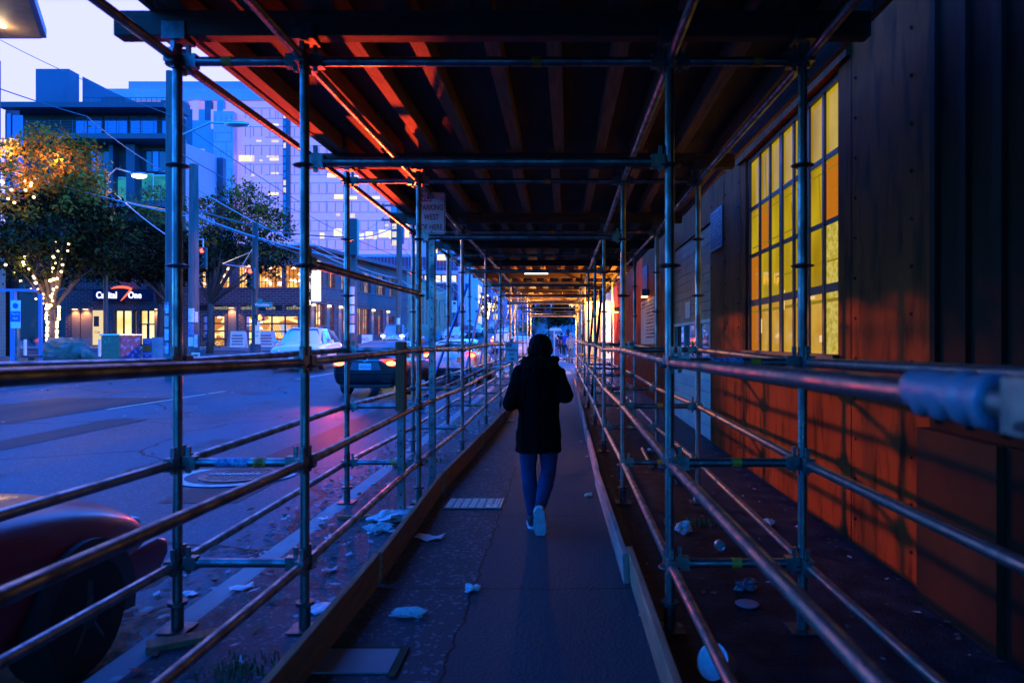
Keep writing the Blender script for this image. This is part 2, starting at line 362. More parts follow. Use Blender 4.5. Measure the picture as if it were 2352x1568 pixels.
sheet('street_pavement', lin(-17.8, -13.6, 3), lin(48.5, 110, 14), .12, M['pave'], skirt=.3)

M['patch'] = asphaltmat('asphalt patch', (.034, .034, .037), (.06, .06, .065), .4)
def patchq(x0, x1, y0, y1, skew=0.0):
    mb = MB(); n = 8
    for i in range(n):
        a, b = y0 + (y1 - y0) * i / n, y0 + (y1 - y0) * (i + 1) / n; sa, sb = skew * i / n, skew * (i + 1) / n
        mb.quad([(x0 + sa, a, gz(x0, a) + .004), (x1 + sa, a, gz(x1, a) + .004), (x1 + sb, b, gz(x1, b) + .004), (x0 + sb, b, gz(x0, b) + .004)])
    bmesh.ops.remove_doubles(mb.bm, verts=mb.bm.verts[:], dist=1e-4)
    tag(mb.build('road_patch', M['patch']), kind='structure')
patchq(-4.1, -3.3, 6.9, 16.4); patchq(-13.2, -10.4, 9, 16.5, 1.0); patchq(-8.9, -8.2, 5.0, 13.0, .3)
def paint(name, poly, m, h=.009):
    mb = MB(); mb.quad([(x, y, gz(x, y) + h) for x, y in poly]); o = mb.build(name, m); tag(o, kind='structure'); return o
for (x0, y0, x1, y1) in ((-9.55, 14.3, -9.05, 18.3), (-8.75, 22.5, -8.35, 27.5), (-8.2, 31, -7.9, 35), (-7.7, 46, -7.4, 51), (-7.3, 58, -7.1, 63), (-7, 70, -6.9, 75)):
    paint('lane_line', [(x0 - .06, y0), (x0 + .06, y0), (x1 + .06, y1), (x1 - .06, y1)], M['roadyellow'] if y0 < 16 else M['roadpaint'])
for k in range(7):                               # ladder crossing over the side street
    y = 31.0 + k * 2.0
    paint('crosswalk_stripe', [(-2.2, y), (1.9, y), (1.9, y + .42), (-2.2, y + .42)], M['roadpaint'])
for k in range(7):
    x = -15.5 + k * 1.35
    paint('crosswalk_stripe', [(x, 28.5), (x + .5, 28.5), (x + .5, 31.5), (x, 31.5)], M['roadpaint'])
paint('bus_lane_line', [(-60, 36.4), (-15, 36.4), (-15, 36.6), (-60, 36.6)], M['roadpaint'])
paint('kerb_red_line', [(-60, 44.6), (-18, 44.6), (-18, 45.2), (-60, 45.2)], mat('red kerb paint', (.45, .05, .12), (.3, .05, .1), 6, .7))
paint('stop_line', [(-9, 28.0), (-2.4, 28.0), (-2.4, 28.35), (-9, 28.35)], M['roadpaint'])
# white ring painted round the manhole in the road
def manhole():
    c = at(548, 1093, 8.25); c.z = gz(c.x, c.y)
    t = thing('manhole_cover', 'round iron manhole cover ringed with worn white paint in the near road lane', 'manhole', c)
    mb = MB(); n = 40
    def ring(r, z): return [(r * math.cos(2 * math.pi * i / n), r * math.sin(2 * math.pi * i / n), z) for i in range(n)]
    mb.rings([ring(.69, .003), ring(.69, .007), ring(.58, .007), ring(.58, .003)], caps=False); mb.build('painted_ring', M['roadpaint'], t)
    mb = MB(); mb.lathe([(.44, 0.0), (.44, .009), (.40, .011), (.40, .006), (0.001, .006)], n=32)
    for i in range(-5, 6):
        for j in range(-5, 6):
            if i * i + j * j < 26: mb.box((i * .07, j * .07, .008), (.035, .035, .006))
    mb.build('iron_lid', M['galv_dk'], t)
    mb = MB(); mb.box((-.05, 0, .014), (.62, .05, .004)); mb.build('painted_bar', M['roadpaint'], t)
manhole()

# ------------------------------------------------------------ the long wall on the right with its lit window
def rustwall():
    m = mat('rust brown painted wall', (.21, .030, .008), (.29, .042, .010), 2.2, .66, 0, .15, 18, (1, 1, .45), spec=.03); n = m.node_tree; b = n.nodes['Principled BSDF']
    src = b.inputs['Base Color'].links[0].from_socket; tc = n.nodes.new('ShaderNodeTexCoord')
    no = n.nodes.new('ShaderNodeTexNoise'); no.inputs['Scale'].default_value = 5; no.inputs['Detail'].default_value = 8
    mp = n.nodes.new('ShaderNodeMapping'); mp.inputs['Scale'].default_value = (1, 1.6, .35); n.links.new(tc.outputs['Object'], mp.inputs[0]); n.links.new(mp.outputs[0], no.inputs[0])
    cr = n.nodes.new('ShaderNodeValToRGB'); cr.color_ramp.elements[0].position = .50; cr.color_ramp.elements[1].position = .66
    n.links.new(no.outputs[0], cr.inputs[0])
    mx = n.nodes.new('ShaderNodeMix'); mx.data_type = 'RGBA'; n.links.new(cr.outputs[0], mx.inputs[0]); n.links.new(src, mx.inputs[6]); mx.inputs[7].default_value = (.09, .016, .006, 1)
    n.links.new(mx.outputs[2], b.inputs['Base Color']); return m
M['rust'] = rustwall()
M['rustdk'] = mat('dark brown boarding', (.06, .018, .010), (.038, .012, .008), 3, .65, 0, .2, 20, (1, 1, .3), spec=.03)
M['darksteel'] = mat('black steel sash', (.012, .012, .012), rough=.5)
WX = 2.2
WY0, WY1, WZ0, WZ1 = 5.45, 8.22, 1.42, 3.70
bw = thing('brick_brown_building', 'long rust brown warehouse with a tall lit yellow window beside the covered walkway', 'building', (WX, 0, 0))
mb = MB()
def wall_yz(mb, x, y0, y1, z0, z1, th=.25): mb.b2((x, y0, z0), (x + th, y1, z1))
wall_yz(mb, 0, 4.05, WY0, -.2, 7); wall_yz(mb, 0, WY1, 10.15, -.2, 7); wall_yz(mb, 0, WY0, WY1, -.2, WZ0); wall_yz(mb, 0, WY0, WY1, WZ1, 7)
wall_yz(mb, 0, 13.6, 29.2, -.2, 7); wall_yz(mb, 0, 10.15, 13.6, 3.3, 7)
mb.b2((.25, -6, -.2), (9, 29.2, 7.2))
bm_inner = mb
mb.build('wall', M['rust'], bw)
mb = MB()                                        # the near stretch: projecting boarding on a plinth
mb.b2((-.02, -6, 1.02), (.24, 4.05, 7))
for k in range(34):
    y = 3.98 - k * .29
    mb.b2((-.05, y - .035 - (k % 3) * .01, 1.06), (-.02, y + .02, 7))
mb.build('boarding', M['rustdk'], bw)
mb = MB(); mb.b2((-.06, -6, -.2), (.24, 3.3, 1.02)); mb.build('plinth', M['rustdk'], bw)  # darker than the wall to stand for shade on the plinth
mb = MB(); mb.b2((-.10, 3.304, -.2), (.24, 4.05, 1.02)); mb.build('pier_base', mat('brown pier base', (.10, .026, .012), (.07, .02, .01), 3, .65, spec=.03), bw)  # mid tone painted in for the part-shaded pier
sm_ = MB()
for y in (5.2, 8.45, 9.3, 15.2, 16.0, 19.8, 21.2, 22.4, 24.8): sm_.b2((-.003, y - .006, -.1), (-.0005, y + .006, 6))
sm_.build('sheet_seam', M['rustdk'], bw)
sm_ = MB()
for y in (4.3, 5.12, 8.53, 9.22, 10.05):
    for k in range(14): sm_.cyl((-.006, y + random.uniform(-.01, .01), .2 + k * .3), (0, y, .2 + k * .3), .012, 8)
sm_.build('screw_head', M['rustdk'], bw)
# window: reveal, steel sash, glazing
wn = MB(); y0, y1, z0, z1 = WY0, WY1, WZ0, WZ1
wn.b2((-.05, y0 - .02, z0 - .09), (.10, y1 + .02, z0)); wn.b2((.03, y0, z1 - .05), (.10, y1, z1)); wn.b2((.03, y0, z0), (.10, y0 + .04, z1 - .05)); wn.b2((.03, y1 - .06, z0), (.10, y1, z1 - .05))
cols = [y0 + .04 + (y1 - y0 - .10) * i / 7 for i in range(8)]; rows = [z0 + (z1 - .05 - z0) * i / 4 for i in range(5)]
for i, y in enumerate(cols[1:-1]): t_ = .042 if i in (1, 3) else .022; wn.b2((.04, y - t_, z0), (.085, y + t_, z1 - .05))
for i, z in enumerate(rows[1:-1]): t_ = .036 if i == 0 else .021; wn.b2((.045, y0 + .04, z - t_), (.08, y1 - .06, z + t_))
sash = wn.build('window', M['darksteel'], bw)
GL = [emat('lit yellow glazing', (.62, .43, .014), .90, (.38, .235, .006), 2.1, .36, .66, stretch=(1, 1, .5)), emat('lit amber glazing', (.66, .20, .012), .8), emat('lit pale glazing', (.66, .38, .045), .95, (.56, .28, .02), 3),
      emat('lit patterned glazing', (.5, .36, .03), .9, (.72, .58, .12), 26)]
GL = [glassify(m_) for m_ in GL]
gl = MB()
for i in range(7):
    for j in range(4):
        k = 0
        if (i, j) in ((5, 2), (0, 2), (6, 1), (6, 0)): k = 1
        elif j == 0: k = 2
        if i == 0 and j in (0, 1): k = 3
        gl.quad([(.062, cols[i], rows[j]), (.062, cols[i], rows[j + 1]), (.062, cols[i + 1], rows[j + 1]), (.062, cols[i + 1], rows[j])], k)
gl.build('glazing', GL, sash, recalc=False)
ins = MB()                                       # roof trusses and pipes of the lit hall just behind the glass
for (a_, b_, z_, h_) in ((WY0 + .1, WY1 - .1, 3.05, .02), (WY0 + .1, WY1 - .1, 2.98, .012), (6.2, WY1 - .1, 2.62, .016), (WY0 + .1, 7.2, 2.2, .014), (WY0 + .1, WY1 - .1, 1.86, .03)):
    ins.b2((.059, a_, z_), (.0605, b_, z_ + h_))
for (y_, a_, b_, wd) in ((6.55, 2.4, 3.2, .05), (6.62, 2.1, 2.9, .02), (7.5, 2.6, 3.6, .02), (5.9, 2.0, 3.0, .02)): ins.bar((.0598, y_, a_), (.0598, y_ + .12, b_), .0012, wd)
ins.build('inside_structure', emat('dim ochre shapes inside', (.34, .22, .012), .8), sash)
rf = MB()  # small bright patches set on the lower panes
for (y, z, dy, dz, mi) in ((7.75, 1.7, .05, .16, 0), (7.05, 1.62, .08, .10, 0), (6.95, 1.95, .02, .2, 0), (6.3, 1.6, .12, .05, 0), (6.2, 1.92, .18, .03, 0), (5.95, 1.55, .1, .06, 0)):
    rf.box((.058, y, z), (.002, dy, dz))
rf.build('inside_shelf_items', emat('bright things behind the glass', (.8, .55, .25), 1.1), sash)
# fixed lintel strip
mb = MB(); mb.b2((-.04, WY0 - .25, WZ1 + .004), (-.002, WY1 + .25, WZ1 + .16)); mb.build('lintel', M['rust'], bw)
# pale roll-up door with a window strip
M['siding'] = mat('pale horizontal siding', (.55, .50, .42), (.46, .41, .34), 3, .6, 0, .1, 20)
dr = MB()
for k in range(8): dr.b2((.02, 10.2, -.1 + k * .17), (.06, 13.55, -.1 + k * .17 + .163))
for k in range(10): dr.b2((.03, 10.2, 1.86 + k * .145), (.07, 13.55, 1.86 + k * .145 + .138), mi=1)
door = dr.build('roller_door', [M['siding'], mat('rust stained siding', (.26, .12, .06), (.34, .17, .09), 3, .65)], bw)
fr = MB(); fr.b2((-.01, 10.15, 1.22), (.08, 13.6, 1.27)); fr.b2((-.01, 10.15, 1.81), (.08, 13.6, 1.86))
for y in (10.17, 11.2, 12.3, 13.57): fr.b2((-.012, y - .02, 1.27), (.08, y + .02, 1.81))
dwf = fr.build('door_window', M['siding'], bw)
g = MB(); g.quad([(.04, 10.17, 1.27), (.04, 13.57, 1.27), (.04, 13.57, 1.81), (.04, 10.17, 1.81)]); g.build('pane', mat('mirror like old glass', (.5, .52, .5), rough=.05, metal=.9, bump=.08, bscale=3), dwf)
mb = MB(); mb.b2((.02, 11.9, 1.94), (.029, 12.35, 2.22)); mb.build('bare_panel', M['siding'], door)
for (y, nm) in ((13.7, 'downpipe'),):
    mb = MB(); mb.cyl((-.06, y, -.1), (-.06, y, 3.6), .05); mb.build('downpipe', M['rust'], bw)

# notices screwed to the wall
def notice(y0, y1, z0, z1, label, dark, nm='notice_board'):
    t = thing(nm, label, 'notice', (WX - .012, (y0 + y1) / 2, z0))
    h = z1 - z0; wd = y1 - y0
    mb = MB(); mb.b2((-.006, -wd / 2, 0), (.008, wd / 2, h)); mb.build('panel', mat(nm + ' face', (.06, .06, .10) if dark else (.42, .37, .28), (.05, .05, .08) if dark else (.35, .3, .22), 5, .6), t)
    mb = MB(); ink = mat(nm + ' print', (.30, .28, .26) if dark else (.06, .05, .05), rough=.7)
    if dark:
        for a in (.02, h - .02): mb.box((-.0085, 0, a), (.004, wd, .012))
        for a in (-wd / 2 + .006, wd / 2 - .006): mb.box((-.0085, a, h / 2), (.004, .012, h - .04))
    rows_ = 10 if dark else 11
    for k in range(rows_):
        z = h * (.92 - k * .84 / rows_); x = -wd / 2 + .06
        while x < wd / 2 - .08:
            l = random.uniform(.02, .06); 
            if random.random() < (.85 if dark else .7): mb.box((-.0085, x + l / 2, z), (.003, l, h * (.03 if k % 3 else .04)))
            x += l + .015
            if not dark and x > wd * .05 and k > 1: break
    mb.build('print', ink, t)
notice(9.35, 10.05, 2.82, 3.40, 'dark square notice with pale print high on the brown wall left of the yellow window', True)
notice(16.2, 19.0, 1.45, 2.6, 'large faded beige notice board with rows of dark print on the brown wall', False)
notice(17.6, 18.6, 2.85, 3.5, 'small dark notice higher up the wall above the large beige board', True)
# ------------------------------------------------------------ scaffold walkway
XO, XI, XR, XB = -2.035, -1.362, .57, 1.28
YS = [.75] + [.79 + 2.83 * k for k in range(1, 11)]
DZ = [.035, 0, .03, .0, .04, .04, .04, .05, .06, .08, .1]
LV = [.335 + .531 * j for j in range(6)]
RT = .0245
scf = thing('scaffold_walkway', 'galvanised tube scaffold with timber deck roofing the pavement walkway', 'scaffolding', (0, 0, 0))
def base_z(x, y): return (gz(x, y) if x < -2.1 else sz(y)) + .004
posts = {}
collar_me = None
for k, Y in enumerate(YS):
    for nm, X in (('o', XO), ('i', XI), ('r', XR), ('b', XB)):
        if k == 0 and nm in 'oi': pass
        jx = random.uniform(-.008, .008)
        zb = base_z(X, Y); top = 3.10 + DZ[k]
        mb = MB(); mb.cyl((X + jx, Y, zb + .01), (X + jx, Y, top), RT, 14)
        if k % 2 == 0: mb.cyl((X + jx, Y, LV[3] + DZ[k] + .12), (X + jx, Y, LV[3] + DZ[k] + .34), RT + .004, 14)
        p = mb.build('post', M['galv'], scf, 'auto'); posts[(k, nm)] = p
        mb = MB(); mb.box((X + jx, Y, zb + .004), (.15, .15, .008)); mb.cyl((X + jx, Y, zb + .008), (X + jx, Y, zb + .12), RT + .006, 12); mb.cyl((X + jx, Y, zb + .13), (X + jx, Y, zb + .15), .05, 8)
        mb.build('base_plate', M['galv_dk'], p)
        for j in range(6):
            z = LV[j] + DZ[k]
            c = MB(); c.lathe([(RT + .001, -.012), (RT + .012, -.011), (.058, -.004), (.061, 0), (.058, .004), (RT + .012, .011), (RT + .001, .012)], (X + jx, Y, z), n=16)
            c.build('collar', M['galv_dk'], p)
# red band on one street side post
mb = MB(); Xb, Yb = XO, YS[4]; mb.cyl((Xb, Yb, .1), (Xb, Yb, 1.05), RT + .009, 14); mb.build('red_band', M['redband'], posts[(4, 'o')])
def head(mb, p, d):
    """wedge head where a rail meets a post collar"""
    mb.bar(p + d * .03, p + d * .10, .05, .07); mb.box(p + d * .052 + Vector((0, 0, .015)), (.02, .02, .14))
def rail(p, q, nm='rail', m=None, r=RT):
    p, q = Vector(p), Vector(q); d = (q - p).normalized()
    mb = MB(); mb.cyl(p + d * .06, q - d * .06, r, 12); head(mb, p, d); head(mb, q, -d)
    return mb.build(nm, m or M['galv'], scf, 'auto')
def tapeon(o, p, q, f, wide=.05, m='yellow', nm='tape'):
    p, q = Vector(p), Vector(q); d = (q - p).normalized(); a = p.lerp(q, f)
    mb = MB(); mb.cyl(a, a + d * wide, RT + .0025, 12); mb.build(nm, M[m], o)
for k in range(10):
    A, B = YS[k], YS[k + 1]
    for X, nm in ((XO, 'o'), (XI, 'i'), (XR, 'r'), (XB, 'b')):
        for j in (0, 1, 2, 5):
            if nm == 'i' and j == 5 and k > 7: continue
            rail((X, A, LV[j] + DZ[k] + .02), (X, B, LV[j] + DZ[k + 1] + .02))
    # a rail at head height closes the second bay
    if k == 1: rail((XI, A, LV[3] + DZ[k] + .02), (XI, B, LV[3] + DZ[k + 1] + .02))
for k in range(11):
    Y = YS[k]
    for (a, b) in ((XO, XI), (XR, XB)):
        for j in (0, 1, 2):
            if k == 1 and a == XO and j == 2: continue
            z = LV[j] + DZ[k] + .02; o = rail((a, Y, z), (b, Y, z), 'cross_tube')
            if a == XO and (k + j) % 2 == 0: tapeon(o, (a, Y, z), (b, Y, z), .62)
            if a == XR and j < 2: tapeon(o, (a, Y, z), (b, Y, z), .46)
            if k == 1 and (a == XO and j == 1 or a == XR and j == 2): tapeon(o, (a, Y, z), (b, Y, z), .3, .17, 'sticker', 'maker_sticker'); tapeon(o, (a, Y, z), (b, Y, z), .6)
    z = LV[4] + DZ[k] + .02; rail((XI, Y, z), (XR, Y, z), 'cross_tube')
    z = LV[5] + DZ[k] + .02
    for a, b in ((XO, XI), (XI, XR), (XR, XB)):
        o = rail((a, Y, z), (b, Y, z), 'cross_tube')
        if k < 5: tapeon(o, (a, Y, z), (b, Y, z), .35 if a < -2 else .62)
# slanted braces and street rakers
def brace(p, q, m=None, r=RT):
    p, q = Vector(p), Vector(q); d = (q - p).normalized()
    mb = MB(); mb.cyl(p, q, r, 12)
    for e in (p, q): mb.box(e, (.09, .07, .07))
    mb.cyl(q - d * .5, q - d * .44, r + .012, 12)
    return mb.build('brace', m or M['galv'], scf, 'auto')
for k in (5, 6, 7, 8, 9, 10):
    xx = -3.0 if k < 6 else -2.62
    y = YS[k] - .35; b = brace((XO - .05, YS[k], LV[4] + DZ[k] + .25), (xx, y, gz(xx, y) + .06), M['bluetube'], .03)
    mb = MB(); mb.box((xx, y, gz(xx, y) + .012), (.2, .2, .02)); mb.build('base_plate', M['galv_dk'], b)
brace((XR + .05, 10.8, 2.3), (XR + .05, 14.4, .4), M['galv_dk']); brace((XR + .05, 13.5, 2.35), (XR + .05, 17.3, .4), M['galv_dk'])
brace((XR + .05, 19.0, 2.4), (XR + .05, 23.0, .5), M['galv_dk'])
# loose handrail stub clamped in the third bay on the street side
brace((XI - .5, 9.0, .78), (XI - .04, 12.0, 1.02))
# timber headers across each frame, joists above, plywood deck and edge boards
for k in range(-5, 11):
    Y = .79 + 2.83 * k; dz = DZ[max(k, 0)]
    mb = MB(); mb.b2((-2.33 - random.random() * .06, Y - .045, 3.13 + dz), (1.62, Y + .045, 3.262 + dz), .006); hb = mb.build('header_beam', M['woodx'], scf)
    for X in (XO, XI, XR, XB):
        mb = MB(); mb.prism([(X - .06, Y - .057, 3.20 + dz), (X - .06, Y - .057, 3.109 + dz), (X - .06, Y + .057, 3.109 + dz), (X - .06, Y + .057, 3.20 + dz), (X - .06, Y + .049, 3.20 + dz), (X - .06, Y + .049, 3.121 + dz), (X - .06, Y - .049, 3.121 + dz), (X - .06, Y - .049, 3.20 + dz)], (.12, 0, 0)); mb.build('beam_bracket', M['galv_dk'], hb)
    if k == 10: continue
    Y2 = .79 + 2.83 * (k + 1); dz2 = DZ[max(k + 1, 0)]
    nj = 10 if k > -2 else 0
    for i in range(nj):
        X = -2.02 + i * .39 + random.uniform(-.05, .05); a = Vector((X, Y - .14, 3.264 + dz + .07)); b = Vector((X + random.uniform(-.04, .04), Y2 - .02 + (.16 if i % 2 else 0), 3.264 + dz2 + .07))
        mb = MB(); mb.bar(a, b, .09, .138, .004); mb.build('joist', M['wood'], scf)
    mb = MB()
    zz = 3.41 + max(dz, dz2)
    cuts = [-2.10, -.92, .30, 1.62]
    for i in range(3): mb.b2((cuts[i] + .0004, Y + .0006, zz), (cuts[i + 1] - .0004 - (.02 if (k, i) in ((6, 2),) else 0), Y2 - .0004 - (.05 if (k, i) in ((2, 1), (4, 1), (5, 0), (7, 1)) else 0), zz + .02))
    mb.build('deck_panel', M['ply'], scf)
    mb = MB(); mb.bar((-2.14, Y - .02, 3.264 + dz + .11), (-2.14, Y2 - .025, 3.264 + dz2 + .11), .04, .235, .004); mb.build('edge_board', M['wood'], scf)
    mb = MB(); mb.bar((1.66, Y - .02, 3.264 + dz + .11), (1.66, Y2 - .025, 3.264 + dz2 + .11), .04, .235, .004); mb.build('edge_board', M['wood'], scf)
    mb = MB(); mb.b2((-2.18, Y + .01, zz + .10), (-2.155, Y2 - .01, zz + .75)); mb.build('parapet_sheet', M['ply'], scf)
# a torn scrap of plastic film caught round the near right rail
mb = MB(); rsp = random.Random(4); rr_ = []
for i in range(20):
    yy = .89 + i * .011; e = .002 + .006 * abs(math.sin(i * .55 + 1)) * (1 - i / 34) + rsp.uniform(0, .003)
    rr_.append([Vector((XR + (RT + e * rsp.uniform(.5, 1.3)) * math.cos(a), yy, 1.455 + (RT + e * rsp.uniform(.5, 1.4)) * math.sin(a) - (.012 if a > 4 and a < 5.4 and i % 5 < 3 else 0))) for a in [2 * math.pi * k / 14 for k in range(14)]])
mb.rings(rr_); mb.build('plastic_wrap', mat('torn clear plastic', (.14, .16, .20), rough=.4), scf, True)
# ceiling batten lights of the far bays
bt = None
for (px, py, Y) in ((1232, 628, 17.0), (1230, 679, 25.6)):
    c = at(px, py, Y); c.z = 3.22
    label = 'lit tube light under the deck in the middle bays of the walkway' if Y < 20 else 'lit tube light under the deck near the far end of the walkway'
    t = thing('tube_light', label, 'lamp', c, 0, 'tube lights under the walkway deck')
    mb = MB(); mb.b2((-.32, -.05, .01), (.32, .05, .05)); mb.build('housing', M['white'], t)
    mb = MB(); mb.cyl((-.29, 0, -.01), (.29, 0, -.01), .02, 10); mb.build('tube', emat('white tube glow', (1, .92, .85), 3.5), t)
    ld = bpy.data.lights.new('tube_light_light', 'POINT'); ld.energy = KE * (7 if Y < 20 else 120); ld.color = (1, .42, .10); ld.shadow_soft_size = .15
    lo = bpy.data.objects.new('tube_light_light', ld); COL.objects.link(lo); lo.parent = t; lo.location = (0, 0, -.16)

# kickboards: planks on edge along both sides of the walkway
def plank(p, q, h, th, m, label, lean=0.0):
    p, q = Vector(p), Vector(q); d = q - p; c = (p + q) / 2
    o = MB(); L = d.length
    rz = math.atan2(-d.x, d.y)
    o.box((0, 0, h / 2), (th, L, h), (0, lean, 0), .006)
    ob = o.build('kickboard', m); ob.location = (c.x, c.y, sz(c.y) + .006); ob.rotation_euler = (math.atan2(sz(q.y) - sz(p.y), L), 0, rz)
    tag(ob, label, 'plank', 'kickboards along the walkway'); return ob
LB = [(-1.16, .9, 'left kickboard nearest the camera, dark on its walkway face'), (-1.155, 4.3, 'dark left kickboard alongside the pale flyer'), (-1.21, 6.9, 'left kickboard beside the pierced vault lid'), (-1.13, 9.6, 'left kickboard level with the walking woman'), (-1.06, 12.3, 'warm lit left kickboard before the second sign post'), (-1.02, 15.2, 'left kickboard behind the second sign post'), (-1.0, 18.5, None)]
for (a, b) in zip(LB, LB[1:]):
    plank((a[0], a[1], 0), (b[0] - .01, b[1] - .03, 0), .20, .038, M['wood'], a[2], .06)
RB = [(.47, 1.0, .44, 4.45, 'board', 'long raw pine kickboard at the near right edge of the walkway'), (.40, 4.3, .36, 7.2, 'boardg', 'pale grey kickboard with slanted scratches on the right, second from the camera'),
      (.37, 7.1, .37, 10.0, 'boardg', 'third grey kickboard along the right edge of the walkway'), (.36, 10.1, .38, 13.0, 'boardg', 'fourth grey kickboard on the right, beside the braces'), (.37, 13.1, .38, 17.5, 'boardg', 'right kickboard beyond the braces'), (.37, 17.7, .38, 22.5, 'board', 'orange lit right kickboard near the far end of the walkway')]
for (x0, y0, x1, y1, m, l) in RB: plank((x0, y0, 0), (x1, y1, 0), .19, .04, M[m], l, -.05)
# spare tubes lying on the ground behind the right hand rails
for i, (x0, y0, x1, y1, z, l) in enumerate(((1.18, 7.2, 1.32, 9.7, .03, 'rusty tube lying on the ground against the building row posts'), (1.36, 7.5, 1.52, 9.6, .03, 'thin spare tube lying nearest the brown wall'), (1.05, 8.1, 1.10, 9.4, .03, 'short spare tube lying behind the right rails'))):
    mb = MB(); L = math.hypot(x1 - x0, y1 - y0); mb.cyl((0, -L / 2, 0), (0, L / 2, 0), .024, 12); mb.cyl((0, -L / 2 - .005, 0), (0, -L / 2 + .04, 0), .03, 12)
    o = mb.build('spare_tube', M['galv'], None, 'auto'); o.location = ((x0 + x1) / 2, (y0 + y1) / 2, sz(y0) + z); o.rotation_euler = (0, 0, math.atan2(-(x1 - x0), y1 - y0)); tag(o, l, 'tube', 'spare tubes on the ground')

# ------------------------------------------------------------ signs by the walkway
def sign_panel(t, W, H, z0, lines, y=-.03, red_h=.075):
    mb = MB()
    pts = []; r = .03
    for cx, cz, a0 in ((W / 2 - r, z0 + H - r, 0), (-W / 2 + r, z0 + H - r, 90), (-W / 2 + r, z0 + r, 180), (W / 2 - r, z0 + r, 270)):
        for k in range(5): a = R(a0 + k * 22.5); pts.append((cx + r * math.cos(a), y, cz + r * math.sin(a)))
    mb.prism(pts, (0, .004, 0)); panel = mb.build('sign_panel', M['signwhite'], t)
    mb = MB(); b = .007
    for (x0, x1, q0, q1) in ((-W / 2 + .02, W / 2 - .02, z0 + .006, z0 + .006 + b), (-W / 2 + .02, W / 2 - .02, z0 + H - .006 - b, z0 + H - .006), (-W / 2 + .006, -W / 2 + .006 + b, z0 + .02, z0 + H - .02), (W / 2 - .006 - b, W / 2 - .006, z0 + .02, z0 + H - .02)):
        mb.b2((x0, y - .0015, q0), (x1, y - .0003, q1))
    mb.build('border', M['signred'], panel)
    mb = MB(); mb.b2((-W / 2 + .016, y - .002, z0 + H - .02 - red_h), (-W / 2 + .016 + W * .44, y - .0004, z0 + H - .02)); mb.build('red_field', M['signred'], panel)
    lettering('NO', .098, M['signwhite'], panel, facing((-W / 2 + .016 + W * .22, y - .004, z0 + H - .02 - red_h / 2), 0, .85), ext=.0005)
    for txt, z, s, sx in lines: lettering(txt, s, M['signred'], panel, facing((0, y - .003, z), 0, sx), ext=.0005, bold=.0012)
    mb = MB()
    for z in (z0 + H - .03, z0 + .025): mb.cyl((.0, y - .006, z), (.0, y, z), .008, 8)
    mb.build('bolt', M['galv_dk'], panel)
def ubar(mb, x, y, z0, z1, w_=.065):
    """square perforated sign post"""
    mb.b2((x - w_ / 2, y - w_ / 2, z0), (x + w_ / 2, y + w_ / 2, z1), .004)
    k = z0 + .1
    while k < z1: mb.cyl((x, y - w_ / 2 - .0008, k), (x, y - w_ / 2, k), .009, 8, 1); k += .11
P = at(993, 1118, 7.15); t = thing('no_parking_sign', 'white and red sign reading no parking west of here, atop a square steel post', 'sign', (P.x, 7.15, sz(7.15)))
mb = MB(); ubar(mb, 0, 0, 0, 3.02); mb.build('sign_post', [M['galv'], M['black']], t)
mb = MB(); mb.b2((-.062, -.02, 1.95), (-.034, .02, 2.6)); mb.build('backing_bar', M['galv_dk'], t)  # dark strip standing for the post leg edge in shadow
z0 = 1.53 + (783 - 540) * 7.1 / F
sign_panel(t, .29, .435, z0 - .0, [('PARKING', z0 + .275, .082, .72), ('WEST', z0 + .175, .082, .72), ('OF HERE', z0 + .07, .082, .72)], -.045)
P = at(1176, 880, 15.9); t = thing('no_parking_sign', 'white and red sign reading no parking any time, left of the walking woman', 'sign', (P.x, 15.9, sz(15.9)))
mb = MB(); ubar(mb, 0, 0, 0, 1.5); mb.build('sign_post', [M['galv'], M['black']], t)
sign_panel(t, .30, .455, 1.02 - .09 + .02, [('PARKING', .95 + .275, .082, .72), ('ANY', .95 + .175, .082, .72), ('TIME', .95 + .07, .082, .72)], -.045)
P = at(922, 1190, 5.9); t = thing('sign_post', 'square steel post with a length of timber strapped to its top, beside the walkway', 'post', (P.x, 5.9, sz(5.9)))
mb = MB(); ubar(mb, 0, 0, 0, 1.5, .062); mb.build('steel_post', [M['galv'], M['black']], t)
mb = MB(); mb.b2((-.042, -.046, .93), (.038, .04, 1.525), .004); mb.build('timber_block', mat('red brown timber', (.42, .09, .02), (.28, .055, .015), 6, .75, 0, .3, 30, (6, 6, .5)), t)
# ------------------------------------------------------------ buildings across the street
M['tower'] = mat('pale rose glass curtain wall', (.80, .30, .40), (.74, .27, .38), .12, .3, 0, emit=(.85, .48, .5), es=.32)  # faint emission added to lift the facade's tone
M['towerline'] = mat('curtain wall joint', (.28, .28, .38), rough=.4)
M['towerglass'] = mat('tower vision glass over lit rooms', (.55, .22, .34), rough=.12, emit=(.85, .48, .5), es=.34)  # even glow added to lighten the bands, not room lamps
M['pale_panel'] = mat('pale rose metal panels', (.85, .38, .46), (.78, .35, .42), .4, .5)
M['slate'] = mat('slate blue panels', (.06, .07, .12), (.08, .09, .15), .3, .5)
M['midblue'] = mat('mid blue panels', (.26, .28, .46), rough=.5)
M['condo'] = mat('dark metal cladding', (.035, .04, .065), (.045, .05, .08), 1, .5)
M['condoslab'] = mat('grey concrete slab edge', (.075, .08, .10), rough=.7)
M['brownclad'] = mat('dark brown cladding', (.05, .03, .025), (.035, .022, .02), 2, .7)
LITW = emat('office light', (1.0, .86, .55), 1.25, (1.0, .95, .8), 3)
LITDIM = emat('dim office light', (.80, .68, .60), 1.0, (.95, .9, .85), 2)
TEAL = emat('teal lit room', (.02, .30, .40), 1.0, (.01, .16, .30), .6, stretch=(.6, .6, 1.6))

